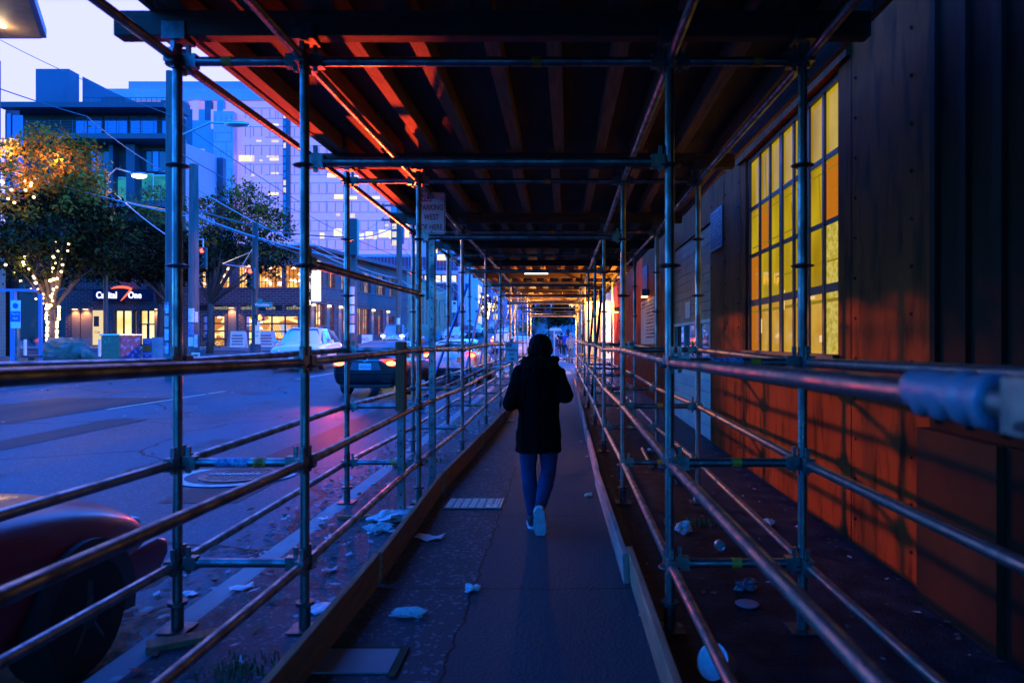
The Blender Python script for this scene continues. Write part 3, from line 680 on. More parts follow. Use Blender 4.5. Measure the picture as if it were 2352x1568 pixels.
# pale office tower
def tower():
    Y = 130.0
    L = at(195, 205, Y).x; Rr = at(1005, 0, Y).x; top = at(0, 203, Y).z; z0 = gz(-40, Y)
    t = thing('office_tower', 'pale lavender glass office tower filling the skyline behind the corner', 'building', ((L + Rr) / 2, Y, z0))
    ox, oz = (L + Rr) / 2, z0
    mb = MB()
    def bx(p0, p1, q0, q1, ya, yb, mb_=None, mi=0): (mb_ or mb).b2((at(p0, 0, Y).x - ox, ya, at(0, q1, Y).z - oz), (at(p1, 0, Y).x - ox, yb, at(0, q0, Y).z - oz), mi=mi)
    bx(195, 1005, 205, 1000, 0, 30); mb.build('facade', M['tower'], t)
    mb = MB(); bx(280, 1005, 178, 204.8, 2, 28, mb); mb.build('roof_plant', M['midblue'], t)
    mb = MB(); bx(195, 1005, 205, 232, -.25, 0, mb); mb.build('parapet', M['pale_panel'], t)
    # floors and joints
    jm = MB()
    fl = 43.0
    k = 0; q = 248.0
    while q < 640:
        bx(610 if q < 480 else 560, 1003, q + 24, q + 25.2, -.06, 0, jm); bx(560, 1003, q, q + 1.3, -.06, 0, jm)
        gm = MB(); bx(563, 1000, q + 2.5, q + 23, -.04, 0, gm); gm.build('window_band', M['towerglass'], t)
        p = 563.0
        while p < 1000: bx(p, p + 1.6, q + 2.5, q + 23, -.07, -.04, jm); p += 18.8
        p = 575.0
        while p < 1000:
            bx(p, p + 1.0, q - 2, q + 26, -.1, 0, jm); p += 58
        q += fl
    jm.build('panel_joint', M['towerline'], t)
    dm = MB(); bx(652, 668, 250, 545, -.5, -.1, dm); d = dm.build('dark_glass_strip', M['slate'], t); dm = MB(); bx(900, 928, 300, 560, -.5, -.1, dm); dm.build('dark_glass_strip', M['slate'], t)
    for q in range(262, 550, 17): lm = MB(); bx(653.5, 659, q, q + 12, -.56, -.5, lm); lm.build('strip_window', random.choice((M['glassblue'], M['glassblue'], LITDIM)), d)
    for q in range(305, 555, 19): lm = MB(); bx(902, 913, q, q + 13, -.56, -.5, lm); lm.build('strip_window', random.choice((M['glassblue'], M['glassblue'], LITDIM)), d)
    # lit rooms
    lit = [(549, 565, 357, 371), (566, 579, 357, 371), (580, 584, 357, 371), (612, 640, 358, 361), (620, 640, 363, 369), (693, 702, 362, 374), (597, 603, 367, 371),
           (617, 640, 285, 289), (589, 600, 322, 326), (624, 640, 322, 327), (622, 640, 396, 401), (617, 640, 442, 448), (577, 584, 400, 405),
           (752, 772, 398, 408), (838, 855, 399, 411), (807, 823, 403, 409), (768, 788, 447, 457), (800, 820, 451, 458), (855, 872, 451, 457), (773, 781, 490, 496), (805, 815, 491, 500),
           (767, 785, 525, 545), (735, 745, 535, 548), (840, 856, 532, 548), (870, 893, 528, 545), (690, 704, 533, 549), (800, 806, 540, 548), (894, 905, 530, 548), (930, 940, 515, 545), (955, 985, 560, 600), (960, 975, 520, 545), (826, 836, 536, 550), (857, 866, 540, 550), (884, 893, 515, 520)]
    for (p0, p1, q0, q1) in lit:
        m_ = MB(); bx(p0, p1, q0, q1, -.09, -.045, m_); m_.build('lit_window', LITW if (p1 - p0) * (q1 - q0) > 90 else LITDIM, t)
    # checkered slate wing on the left and the pale stair tower
    cm = MB()
    for i in range(8):
        for j in range(6): bx(420 + i * 14.0, 434 + i * 14.0, 235 + j * 45 + (i % 2) * 20, 280 + j * 45 + (i % 2) * 20, -.9, 0, cm, random.choice((0, 1, 1, 2)))
    cm.build('checker_panel', [M['slate'], M['midblue'], M['tower']], t)
    pm = MB(); bx(500, 545, 262, 700, -1.6, 0, pm); pm.build('stair_tower', M['pale_panel'], t)
    pm = MB()
    for q in range(270, 520, 21):
        for p in (505, 517, 529, 541): 
            if random.random() < .75: bx(p, p + .8, q, q + 16, -1.66, -1.6, pm)
        bx(500, 545, q + 19, q + 19.8, -1.65, -1.6, pm)
    pm.build('panel_joint', M['towerline'], t)
    bm_ = MB(); bx(560, 1003, 585, 596, -.8, 0, bm_); bm_.build('podium_edge', M['pale_panel'], t)
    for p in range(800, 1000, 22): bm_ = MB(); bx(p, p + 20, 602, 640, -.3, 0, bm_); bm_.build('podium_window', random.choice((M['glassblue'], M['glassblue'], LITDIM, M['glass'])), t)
tower()

def condo():
    Y = 72.0
    X = lambda p: at(p, 0, Y).x
    Z = lambda q: at(0, q, Y).z
    ox, oz = X(250), gz(-50, Y)
    t = thing('apartment_building', 'dark blue modern apartment block with balconies and a rooftop box, behind the string lit tree', 'building', (ox, Y, oz))
    def bx(mb, p0, p1, q0, q1, ya=0, yb=12, mi=0): mb.b2((X(p0) - ox, min(ya, 1.9), Z(q1) - oz), (X(p1) - ox, min(yb, 2.2 if ya < 1 else 3.5), Z(q0) - oz), mi=mi)
    mb = MB(); bx(mb, 20, 400, 258, 830, .8, 12); mb.build('wall', M['brownclad'], t)
    mb = MB(); bx(mb, 50, 128, 142, 246, 4, 12); mb.prism([(X(128) - ox, 4, Z(246) - oz), (X(192) - ox, 9, Z(246) - oz), (X(192) - ox, 9, Z(171) - oz), (X(128) - ox, 4, Z(142) - oz)], (-.5, 3, 0)); mb.build('rooftop_box', M['slate'], t)
    for a_ in ((204, 262, 208, 244, 3, 6), (307, 340, 232, 244, 3, 5), (345, 395, 216, 244, 3, 8)): mb = MB(); bx(mb, *a_); mb.build('roof_plant', M['condo'], t)
    mb = MB(); bx(mb, 24, 396, 246, 258, -1.6, 12); rs = mb.build('roof_slab', M['condo'], t)
    mb = MB()
    for p in range(200, 395, 12): mb.cyl((X(p) - ox, -.6, Z(246) - oz), (X(p) - ox, -.6, Z(228) - oz), .03, 6)
    mb.cyl((X(200) - ox, -.6, Z(229) - oz), (X(395) - ox, -.6, Z(229) - oz), .03, 6); mb.build('roof_railing', M['condoslab'], t)
    for a_ in ((140, 400, 318, 330, -1.8, .8), (46, 139.5, 322, 334, -1.2, .8), (190, 400, 468, 482, -1.6, .8)): mb = MB(); bx(mb, *a_); mb.build('balcony_slab', M['condoslab'], t)
    for (a, b, q0, q1) in ((165, 190, 266, 316), (193, 224, 266, 316), (232, 258, 264, 316), (259, 283, 266, 316), (291, 313, 264, 316), (315, 352, 264, 316), (365, 392, 268, 316)):
        f = MB(); bx(f, a - 1.5, b + 1.5, q0 - 2, q1, .68, .79); w_ = f.build('window', M['condoslab'], t)
        g = MB(); bx(g, a, b, q0, q1 - 1, .62, .67); g.build('pane', M['glassblue'], w_)
    for (a, b, q0, q1) in ((195, 210, 342, 395), (212, 226, 342, 395), (228, 251, 342, 395), (283, 291, 340, 390), (318, 340, 340, 390), (343, 356, 340, 390), (358, 392, 340, 392)):
        f = MB(); bx(f, a - 1.5, b + 1.5, q0 - 2, q1 + 1.5, .68, .79); w_ = f.build('window', M['condoslab'], t)
        g = MB(); bx(g, a, b, q0, q1, .62, .67); g.build('pane', M['glassblue'] if a % 2 else M['glass'], w_)
    for (a, b, q0, q1) in ((214, 240, 397, 465), (262, 280, 405, 465), (283, 294, 405, 465), (318, 342, 397, 465), (345, 392, 400, 465)):
        f = MB(); bx(f, a - 1.5, b + 1.5, q0 - 2, q1 + 1.5, .68, .79); w_ = f.build('lit_window', M['white'], t)
        g = MB(); bx(g, a, b, q0, q1, .62, .67); g.build('pane', TEAL, w_)
    mb = MB(); bx(mb, 253, 262, 334, 470, -.2, .8); bx(mb, 295, 315, 334, 470, -.4, .8); mb.build('fin', M['condo'], t)
    mb = MB()
    for q in (290, 296, 302, 308, 314): mb.cyl((X(90) - ox, -1.75, Z(q) - oz), (X(398) - ox, -1.75, Z(q) - oz), .018, 5)
    for p in range(90, 400, 26): mb.cyl((X(p) - ox, -1.75, Z(288) - oz), (X(p) - ox, -1.75, Z(320) - oz), .03, 5)
    for q in (440, 447, 454, 461): mb.cyl((X(190) - ox, -1.5, Z(q) - oz), (X(398) - ox, -1.5, Z(q) - oz), .018, 5)
    for p in range(190, 400, 22): mb.cyl((X(p) - ox, -1.5, Z(437) - oz), (X(p) - ox, -1.5, Z(470) - oz), .03, 5)
    mb.build('balcony_railing', M['condoslab'], t)
    # receding right hand side in pale panels with its sloping parapet line
    mb = MB()
    A = (X(400) - ox, 0); B = (at(500, 0, 92).x - ox, 20)
    za, zb = at(0, 318, Y).z - oz, at(0, 410, 92).z - oz + 3.0
    mb.prism([(A[0], A[1], 0), (B[0], B[1], 0), (B[0], B[1], zb), (A[0], A[1], za)], (-1.0, .8, 0)); mb.build('side_wall', M['pale_panel'], t)
    mb = MB()
    for z in (4, 7.5, 11, 14.5): mb.bar((A[0] + .01, A[1] - .03, z), (B[0] + .01, B[1] - .03, z), .06, .1)
    mb.build('panel_joint', M['condoslab'], t)
    mb = MB(); mb.b2((B[0] - .1, B[1] - .4, 0), (B[0] + .9, B[1] + .4, zb - .3)); mb.build('corner_pier', M['slate'], t)
    lm = MB(); lm.ball((X(138) - ox, .3 + 3.4, Z(232) - oz), .35); lm.build('roof_lamp', emat('roof lamp glow', (1, .75, .35), 2.5), t)
condo()

# left edge: steel and brick corner building with a bay of glazing and a soffit above
def leftedge():
    Y = 38.0; X = lambda p: at(p, 0, Y).x; Z = lambda q: at(0, q, Y).z
    ox, oz = X(-60), gz(-35, Y)
    t = thing('corner_building', 'brick and blue steel corner building cut by the left edge of the photo', 'building', (ox, Y, oz))
    def bx(mb, p0, p1, q0, q1, ya, yb, mi=0): mb.b2((X(p0) - ox, ya, Z(q1) - oz), (X(p1) - ox, yb, Z(q0) - oz), mi=mi)
    def wedge(mb, p0, p1, q0, q1, ya, yb):        # the flank runs back out of sight behind the corner
        k = (Y + yb) / (Y + ya); xr = X(p1) * (Y + ya) / Y; xl = X(p0)
        mb.prism([(xl - ox, ya, Z(q1) - oz), (xr - ox, ya, Z(q1) - oz), (xr * k - .15 - ox, yb, Z(q1) - oz), (xl - 4 - ox, yb, Z(q1) - oz)], (0, 0, Z(q0) - Z(q1)))
    mb = MB(); wedge(mb, -220, 2, 140, 860, 0, 8); wedge(mb, -220, 13, 560, 860, -.4, -.004); mb.build('wall', M['brickred'], t)
    mb = MB(); wedge(mb, 2, 45, 250, 520, .3, 6); mb.build('bay', M['slate'], t)
    mb = MB(); wedge(mb, -220, 43, 520, 860, .3, 6); mb.build('storefront', M['glass'], t)
    for (a, b, q0, q1) in ((5, 18, 258, 330), (22, 43, 262, 330), (5, 16, 345, 500), (24, 43, 350, 510)):
        g = MB(); bx(g, a, b, q0, q1, .2, .295); g.build('window', M['glassblue'], t)
    lm = MB(); lm.ball((X(34) - ox, -.2, Z(338) - oz), .42); lm.build('globe_lamp', emat('globe lamp glow', (1, .78, .3), 1.8), t)
    lm = MB(); bx(lm, 6, 9, 500, 830, -.46, -.41); lm.build('lit_strip', emat('yellow light strip', (.7, .45, .05), .7), t)
    # overhanging roof
    t2 = thing('roof_canopy', 'flat overhanging canopy roof with a lit brown soffit at the top left corner', 'canopy', (at(0, 60, 34).x, 34, 16))
    c0 = Vector(t2.location)
    P = [at(107, 88, 34), at(-15, 14, 22.0), at(-500, 14, 22.0), at(-500, 88, 34)]
    zz = sum(p.z for p in P) / 4; zz = at(0, 88, 34).z
    poly = [Vector((p.x, p.y, zz)) - c0 for p in P]
    mb = MB(); mb.prism(poly, (0, 0, .42)); mb.build('fascia', mat('blue steel fascia', (.10, .16, .34), rough=.45), t2)
    mb = MB(); mb.prism([Vector((p.x - .25 * (1 if p.x > -30 else 0), p.y + (.0), p.z - .03)) for p in poly], (0, 0, .025)); mb.build('soffit', mat('brown timber soffit', (.40, .28, .16), (.34, .22, .12), 2, .6), t2)
    l = at(2, 80, 32.5) - c0; l.z = zz - c0.z - .1
    mb = MB(); mb.cyl(l, l + Vector((0, 0, .06)), .22, 12); lampo = mb.build('downlight', emat('soffit downlight', (1, .75, .5), 6), t2)
    ld = bpy.data.lights.new('downlight_light', 'POINT'); ld.energy = KE * 60; ld.color = (1, .7, .4); ld.shadow_soft_size = .2
    lo = bpy.data.objects.new('downlight_light', ld); COL.objects.link(lo); lo.parent = t2; lo.location = l + Vector((0, 0, -.25))
leftedge()

# the two storey brick cafe block on the corner
def cafe():
    Y = 50.0; cx = at(708, 0, Y).x; g0 = gz(-19, Y) + .12
    X = lambda p: at(p, 0, Y).x - cx
    Z = lambda q: at(0, q, Y).z - g0
    t = thing('cafe_building', 'two storey dark brick corner block with lit cafe windows and a purple metal roof', 'building', (cx, Y, g0))
    eave = Z(567); Lx = X(150)
    ang = math.atan2(-15.4 - -18.6, 16.0)          # side street face leans to the right
    sdv = Vector((math.sin(ang), math.cos(ang), 0)); sn = Vector((math.cos(ang), -math.sin(ang), 0)); SL = 17.2
    SM = Matrix(((sdv.x, -sn.x, 0, 0), (sdv.y, -sn.y, 0, 0), (0, 0, 1, 0), (0, 0, 0, 1)))   # local (along, inward, up)
    up_w = [(450, 478, 608, 660), (493, 526, 608, 660), (546, 575, 608, 660), (592, 647, 608, 660), (654, 692, 608, 660)]
    lo_w = [(464, 515, 725, 795), (562, 684, 725, 797)]
    bank = [(235, 253, 715, 792), (262, 302, 712, 795), (306, 313, 712, 795), (320, 357, 712, 795)]
    band = [(451, 480, 700, 714), (489, 528, 700, 714), (552, 584, 700, 714), (592, 648, 700, 714), (654, 694, 700, 714)]
    holes = [(X(a), X(b), Z(d), Z(c)) for a, b, c, d in up_w + lo_w + bank + band]
    def holed(holes, x0, x1, z0, z1, mk, mb):
        xs = sorted({x0, x1} | {h[0] for h in holes} | {h[1] for h in holes}); zs = sorted({z0, z1} | {h[2] for h in holes} | {h[3] for h in holes})
        for a, b in zip(xs, xs[1:]):
            run = None
            for c, d in zip(zs, zs[1:]):
                mxx, mzz = (a + b) / 2, (c + d) / 2
                solid = not any(h[0] < mxx < h[1] and h[2] < mzz < h[3] for h in holes)
                if solid: run = (run[0], d) if run else (c, d)
                if (not solid or d == zs[-1]) and run: mk(mb, a, b, run[0], run[1]); run = None
    mb = MB(); holed(holes, Lx, 0, 0, eave, lambda m_, a, b, c, d: m_.b2((a, 0, c), (b, .35, d)), mb)
    mb.build('front_wall', M['brickdk'], t)
    # side wall with its own openings, measured along the street
    def U(p):                                       # reference column -> metres along the side face
        k = (p - VX) / F; return clamp((k * Y - cx) / (sdv.x - k * sdv.y), 0, SL)
    def ZS(q, p): u = U(p); return EYE - (q - VY) * (Y + u * sdv.y) / F - g0
    sup = [(729, 742, 655, 612), (750, 770, 657, 616), (785, 812, 660, 622), (827, 852, 668, 630), (862, 885, 672, 640), (894, 918, 676, 645)]
    slo = [(721, 746, 0, 0), (756, 768, 0, 0), (786, 800, 0, 0), (808, 850, 0, 0), (858, 880, 0, 0)]
    sh = []
    for (a, b, q0, q1) in sup: sh.append((U(a), U(b), 4.55, 6.35))
    for (a, b, q0, q1) in slo: sh.append((U(a), U(b), .95, 3.2))
    sh.append((U(893), U(906), 0.0, 2.7))
    mb = MB(); holed(sh, 0.36, SL, 0, eave, lambda m_, a, b, c, d: m_.b2((a, 0, c), (b, .35, d)), mb)
    bmesh.ops.transform(mb.bm, matrix=SM, verts=mb.bm.verts[:]); mb.build('side_wall', M['brickdk'], t)
    def sbuild(mb, *a, **k): bmesh.ops.transform(mb.bm, matrix=SM, verts=mb.bm.verts[:]); return mb.build(*a, **k)
    # brick trim: string courses, dark soffit and gutter
    mb = MB(); mb.b2((Lx, -.06, Z(697)), (-.002, -.002, Z(692))); mb.b2((Lx, -.09, Z(664)), (-.002, -.002, Z(661))); mb.build('string_course', M['brickdk'], t)
    mb = MB(); mb.b2((.0, -.07, 3.42), (SL, -.002, 3.62)); mb.b2((0, -.05, 4.40), (SL, -.002, 4.53)); sbuild(mb, 'string_course', M['maroon'], t)
    mb = MB(); [mb.b2((u0 - .05, -.04, .02), (u1 + .05, -.002, .93)) for (u0, u1, c, d) in sh[6:11]]; sbuild(mb, 'stall_riser', M['maroon'], t)
    # hipped metal roof
    ridge = Z(536); E = .7
    A = Vector((E, -E, eave)); B = Vector((Lx, -E, eave)); C = Vector((sdv.x * SL + E, sdv.y * SL, eave)); D_ = Vector((Lx, sdv.y * SL, eave))
    r1 = Vector((-5.0, 6.0, ridge)); r2 = Vector((Lx + 3, 6.0, ridge)); r3 = Vector((sdv.x * SL - 3.2, SL, ridge - .3))
    mb = MB(); mb.quad([B, A, r1, r2]); mb.quad([A, C, r3, r1]); mb.quad([r2, r1, r3, D_]); mb.quad([B, A, C, D_])
    roof = mb.build('roof', M['purple_roof'], t)
    mb = MB()
    for k in range(48):
        f = k / 47; p, q = A.lerp(B, f), (r1.lerp(r2, clamp((f - .25) / .7)) if f > .25 else A.lerp(r1, 1) if False else r1)
        if f > .26: mb.bar(p + Vector((0, 0, .05)), q + Vector((0, 0, .05)), .05, .09)
    for k in range(34):
        f = k / 33; mb.bar(A.lerp(C, f) + Vector((0, 0, .05)), r1.lerp(r3, clamp((f - .15) / .85)) + Vector((0, 0, .05)), .05, .09)
    mb.build('seam', M['purple_roof'], roof)
    mb = MB(); mb.bar(r1, r3, .3, .14); mb.bar(r1, r2, .3, .14); mb.bar(r1, A, .25, .1); mb.build('ridge_cap', mat('pale roof flashing', (.55, .5, .6), rough=.4), roof)
    mb = MB(); mb.bar(A + Vector((0, 0, -.12)), C + Vector((0, 0, -.12)), .18, .2); mb.bar(B + Vector((0, 0, -.12)), A + Vector((0, 0, -.12)), .18, .2); mb.build('gutter', M['maroon'], roof)
    # interiors: warm rooms behind the glass
    WARM = emat('warm cafe interior', (1.0, .50, .13), 1.6, (.50, .16, .03), 1.5, vor=True, stretch=(1, 1, 1.4))
    WARM2 = emat('warm cafe shelves', (1.0, .66, .26), 1.7, (.42, .14, .03), 1.1, vor=True, stretch=(1, 1, 2.2))
    CREAM = emat('cream lit bank lobby', (1.0, .80, .40), 1.6, (.85, .55, .16), .7)
    ORNG = emat('orange stair treads', (1.0, .36, .06), 1.0)
    LAMP = emat('pendant lamp glow', (1, .88, .62), 5)
    BLU = emat('pale blue screen', (.45, .55, 1.0), 1.0)
    MUL = M['blackmetal']
    def room(nm, a, b, c, d, depth, m_, par):
        r_ = MB(); r_.b2((a, depth, c), (b, depth + .05, d)); return r_.build(nm, m_, par)
    def win(nm, a, b, c, d, nx, nz, glow, bulbs=0, th=.05, extra=None):
        f = MB()
        for i in range(nx + 1): x = a + (b - a) * i / nx; e = th / 2; f.b2((clamp(x - e, a, b), .10, c), (clamp(x + e, a, b), .16, d))
        for k in range(nz + 1): z = c + (d - c) * k / nz; f.b2((a, .105, clamp(z - th / 2, c, d)), (b, .155, clamp(z + th / 2, c, d)))
        w_ = f.build(nm, MUL, t)
        g = MB(); g.quad([(a, .13, c), (b, .13, c), (b, .13, d), (a, .13, d)]); g.build('pane', PANE, w_)
        room('lit_interior', a - .4, b + .4, c - .1, d + .1, 1.6, glow, w_)
        if bulbs:
            bmb = MB()
            for _ in range(bulbs):
                x, z, y = random.uniform(a + .1, b - .1), random.uniform(c + .25, d - .08), random.uniform(.5, 1.3)
                bmb.lathe([(.02, .12), (.09, .06), (.15, -.02), (.001, -.04)], (x, y, z), n=10)
            bmb.build('pendant_lamp', LAMP, w_)
        return w_
    PANE = glass_pane
    for i, (a, b, c, d) in enumerate(up_w): win('upper_window', X(a), X(b), Z(d), Z(c), 4 if b - a < 40 else 7, 4, WARM, 4 + (b - a) // 9, .03)
    for i, (a, b, c, d) in enumerate(lo_w):
        w_ = win('garage_window', X(a), X(b), Z(d), Z(c), 2 if i == 0 else 4, 4, WARM2, 5, .10)
        if i == 1:
            s_ = MB()
            for k in range(7): s_.b2((X(562 + k * 2.2), 1.1, Z(790 - k * 8)), (X(580 + k * 1.2), 1.4, Z(786 - k * 8)))
            for k in range(9): s_.bar((X(604 + k * 5), .9, Z(792)), (X(584 + k * 5), .9, Z(740)), .05, .05)
            s_.build('stair', ORNG, w_)
            s_ = MB(); s_.b2((X(632), 1.0, Z(770)), (X(645), 1.05, Z(742))); s_.build('screen', BLU, w_)
    for (a, b, c, d), txt in zip(band, ('cafe', 'investing', 'banking', 'cafe', 'coffee')):
        f = MB(); f.b2((X(a), .12, Z(d)), (X(b), .16, Z(c))); p_ = f.build('transom_panel', M['blackmetal'], t)
        if b > 500 and a not in (451,): lettering(txt, .46, emat('transom letter glow', (.75, .70, .58), .55), p_, facing(((X(a) + X(b)) / 2, .11, Z(706.5))), ext=.01)
    for (a, b, c, d) in bank: win('bank_window', X(a), X(b), Z(d), Z(c), 1 if b - a < 30 else 2, 1, CREAM, 0, .12)
    # bank door with transom
    dmb = MB(); x0, x1 = X(321), X(357); dmb.b2((x0, .04, Z(746)), (x1, .10, Z(743)))
    for x in (x0, (x0 + x1) / 2, x1): dmb.b2((x - .09, .04, Z(795)), (x + .09, .095, Z(746)))
    dmb.b2((x0, .045, Z(795)), (x1, .09, Z(791))); dmb.build('bank_door', mat('dark blue door frame', (.012, .02, .06), rough=.4), t)
    # piers lit by wall lamps
    LC = emat('wall lamp glow', (1, .62, .28), 7)
    def pier(p0, p1, top, light=True):
        m_ = MB(); m_.b2((X(p0), -.14, 0), (X(p1), -.004, Z(top))); pr = m_.build('pier', M['brickred'], t)
        m_ = MB(); m_.b2((X(p0) - .06, -.22, 0), (X(p1) + .06, -.144, .62)); m_.build('pier_base', M['concrete'], pr)
        if light:
            xc = (X(p0) + X(p1)) / 2
            m_ = MB(); m_.b2((xc - .2, -.34, Z(top) - .12), (xc + .2, -.145, Z(top) - .02)); m_.build('lamp_hood', M['blackmetal'], pr)
            m_ = MB(); m_.b2((xc - .16, -.30, Z(top) - .15), (xc + .16, -.18, Z(top) - .124)); m_.build('lamp', LC, pr)
            ld = bpy.data.lights.new('pier_light', 'SPOT'); ld.energy = KE * 90; ld.color = (1, .55, .22); ld.spot_size = R(120); ld.spot_blend = .6; ld.shadow_soft_size = .08
            lo = bpy.data.objects.new('pier_light', ld); COL.objects.link(lo); lo.parent = pr; lo.location = (xc, -.42, Z(top) - .2); lo.rotation_euler = (R(14), 0, 0)
    pier(526, 544, 703); pier(357, 374, 706); pier(168, 186, 706); pier(189, 214, 706)
    # corner lamp and lamps along the side street
    for k, u in enumerate((U(716), U(752), U(779), U(804), U(854), U(888), U(915))):
        m_ = MB(); m_.b2((u - .22, -.08, 0.0), (u + .22, -.004, 3.38)); pr = sbuild(m_, 'side_pier', M['brickred'], t)
        m_ = MB(); m_.b2((u - .12, -.26, 3.0), (u + .12, -.084, 3.14)); sbuild(m_, 'lamp', LC, pr)
        m_ = MB(); m_.b2((u - .16, -.30, 3.144), (u + .16, -.084, 3.19)); sbuild(m_, 'lamp_hood', M['blackmetal'], pr)
        if k in (0, 2, 3, 4, 5, 6):
            ld = bpy.data.lights.new('side_pier_light', 'SPOT'); ld.energy = KE * 55; ld.color = (1, .5, .2); ld.spot_size = R(110); ld.spot_blend = .6; ld.shadow_soft_size = .08
            lo = bpy.data.objects.new('side_pier_light', ld); COL.objects.link(lo); lo.parent = pr; lo.location = SM @ Vector((u, -.34, 2.96)); lo.rotation_euler = (0, R(-14), 0)
    REDW = emat('dim red lit rooms', (.55, .16, .05), .8, (1.0, .62, .2), 1.6, vor=True, lo=.45, hi=.8)
    for i, (u0, u1, c, d) in enumerate(sh):
        f = MB(); nx = max(2, int((u1 - u0) / .32)); nz = 3 if i < 6 else 4
        for k in range(nx + 1): x = u0 + (u1 - u0) * k / nx; f.b2((clamp(x - .025, u0, u1), .10, c), (clamp(x + .025, u0, u1), .16, d))
        for k in range(nz + 1): z = c + (d - c) * k / nz; f.b2((u0, .105, clamp(z - .02, c, d)), (u1, .155, clamp(z + .02, c, d)))
        w_ = sbuild(f, 'side_window' if i < 11 else 'side_door', M['maroon'] if i >= 6 else MUL, t)
        g = MB(); g.quad([(u0, .13, c), (u1, .13, c), (u1, .13, d), (u0, .13, d)]); sbuild(g, 'pane', PANE, w_)
        g = MB(); g.b2((u0 - .1, 1.0, c), (u1 + .1, 1.05, d)); sbuild(g, 'lit_interior', WARM2 if i in (6, 7, 8) else (WARM if i in (0, 1, 2) else REDW), w_)
    # hanging cafe sign on the corner
    sgn = thing('cafe_sign', 'tall blade sign with vertical cafe lettering and a glowing white box on the brick corner', 'sign', (cx + .15, Y - .55, g0 + Z(693)))
    zt = Z(595) - Z(693)
    mb = MB(); mb.b2((-.08, -.06, -.2), (.24, .42, zt - .55)); mb.build('sign_box', M['navy'], sgn)
    for i, ch in enumerate('café'): lettering(ch, .86, emat('sign letter glow', (1, .97, .92), 2.2), sgn, facing((.08, -.085, zt - 1.15 - i * .66)), ext=.012, bold=.012)
    mb = MB(); mb.b2((.30, -.12, 0), (.88, .34, zt - .62), .05); mb.b2((.16, -.10, zt - .55), (.88, .32, zt - .18), .08); mb.build('light_box', emat('white sign glow', (1, .95, .93), 1.25), sgn)
    # bank sign
    bs = thing('bank_sign', 'glowing white lettering of the bank with a red swoosh on a dark band', 'sign', (cx + X(286), Y - .3, g0 + Z(679)))
    mb = MB(); mb.b2((-2.1, -.05, -.38), (2.1, .29, .42)); mb.build('sign_box', M['navy'], bs)
    lettering('Capital', .66, emat('blue white letter glow', (.45, .5, 1.0), 3.2), bs, facing((-1.07, -.07, 0), 0, .82), ext=.015, bold=.014)
    lettering('One', .66, emat('blue white letter glow', (.45, .5, 1.0), 3.2), bs, facing((.98, -.07, 0), 0, .82), ext=.015, bold=.014)
    mb = MB(); pts = [Vector((-.75 + 1.45 * k / 8, -.07, .50 + .12 * math.sin(k / 8 * 3.0) - .02 * k / 8)) for k in range(9)] + [Vector((.62, -.07, .3)), Vector((.25, -.07, -.1)), Vector((-.05, -.07, -.42))]
    mb.tube(pts, [.02, .05, .07, .08, .085, .085, .085, .09, .09, .08, .06, .02], 8); mb.build('swoosh', emat('red swoosh glow', (1, .12, .07), 2.0), bs)
    mb = MB(); mb.b2((-.05, -.35, -.62), (.05, .3, -.4))
    mb.build('bracket', M['blackmetal'], bs)
    # lit poster by the bank windows
    ps = thing('poster', 'backlit cream poster panel left of the bank windows', 'poster', (cx + X(226), Y - .06, g0 + Z(792)))
    mb = MB(); mb.b2((-.36, -.02, 0), (.36, .05, Z(713) - Z(792))); mb.build('light_panel', emat('cream poster glow', (1, .78, .42), .9), ps)
    mb = MB(); mb.b2((-.28, -.03, 1.35), (.1, -.021, 2.1)); mb.build('print', M['navy'], ps)
    lettering('Cap', .26, M['navy'], ps, facing((-.02, -.03, .95)))
glass_pane = bpy.data.materials.new('clear window pane'); glass_pane.use_nodes = True
_n = glass_pane.node_tree; _n.nodes.clear()
_t = _n.nodes.new('ShaderNodeBsdfTransparent'); _g = _n.nodes.new('ShaderNodeBsdfGlossy'); _g.inputs['Roughness'].default_value = .03; _x = _n.nodes.new('ShaderNodeMixShader'); _f = _n.nodes.new('ShaderNodeValue'); _f.outputs[0].default_value = .05; _o = _n.nodes.new('ShaderNodeOutputMaterial')
_n.links.new(_f.outputs[0], _x.inputs[0]); _n.links.new(_t.outputs[0], _x.inputs[1]); _n.links.new(_g.outputs[0], _x.inputs[2]); _n.links.new(_x.outputs[0], _o.inputs[0])
cafe()

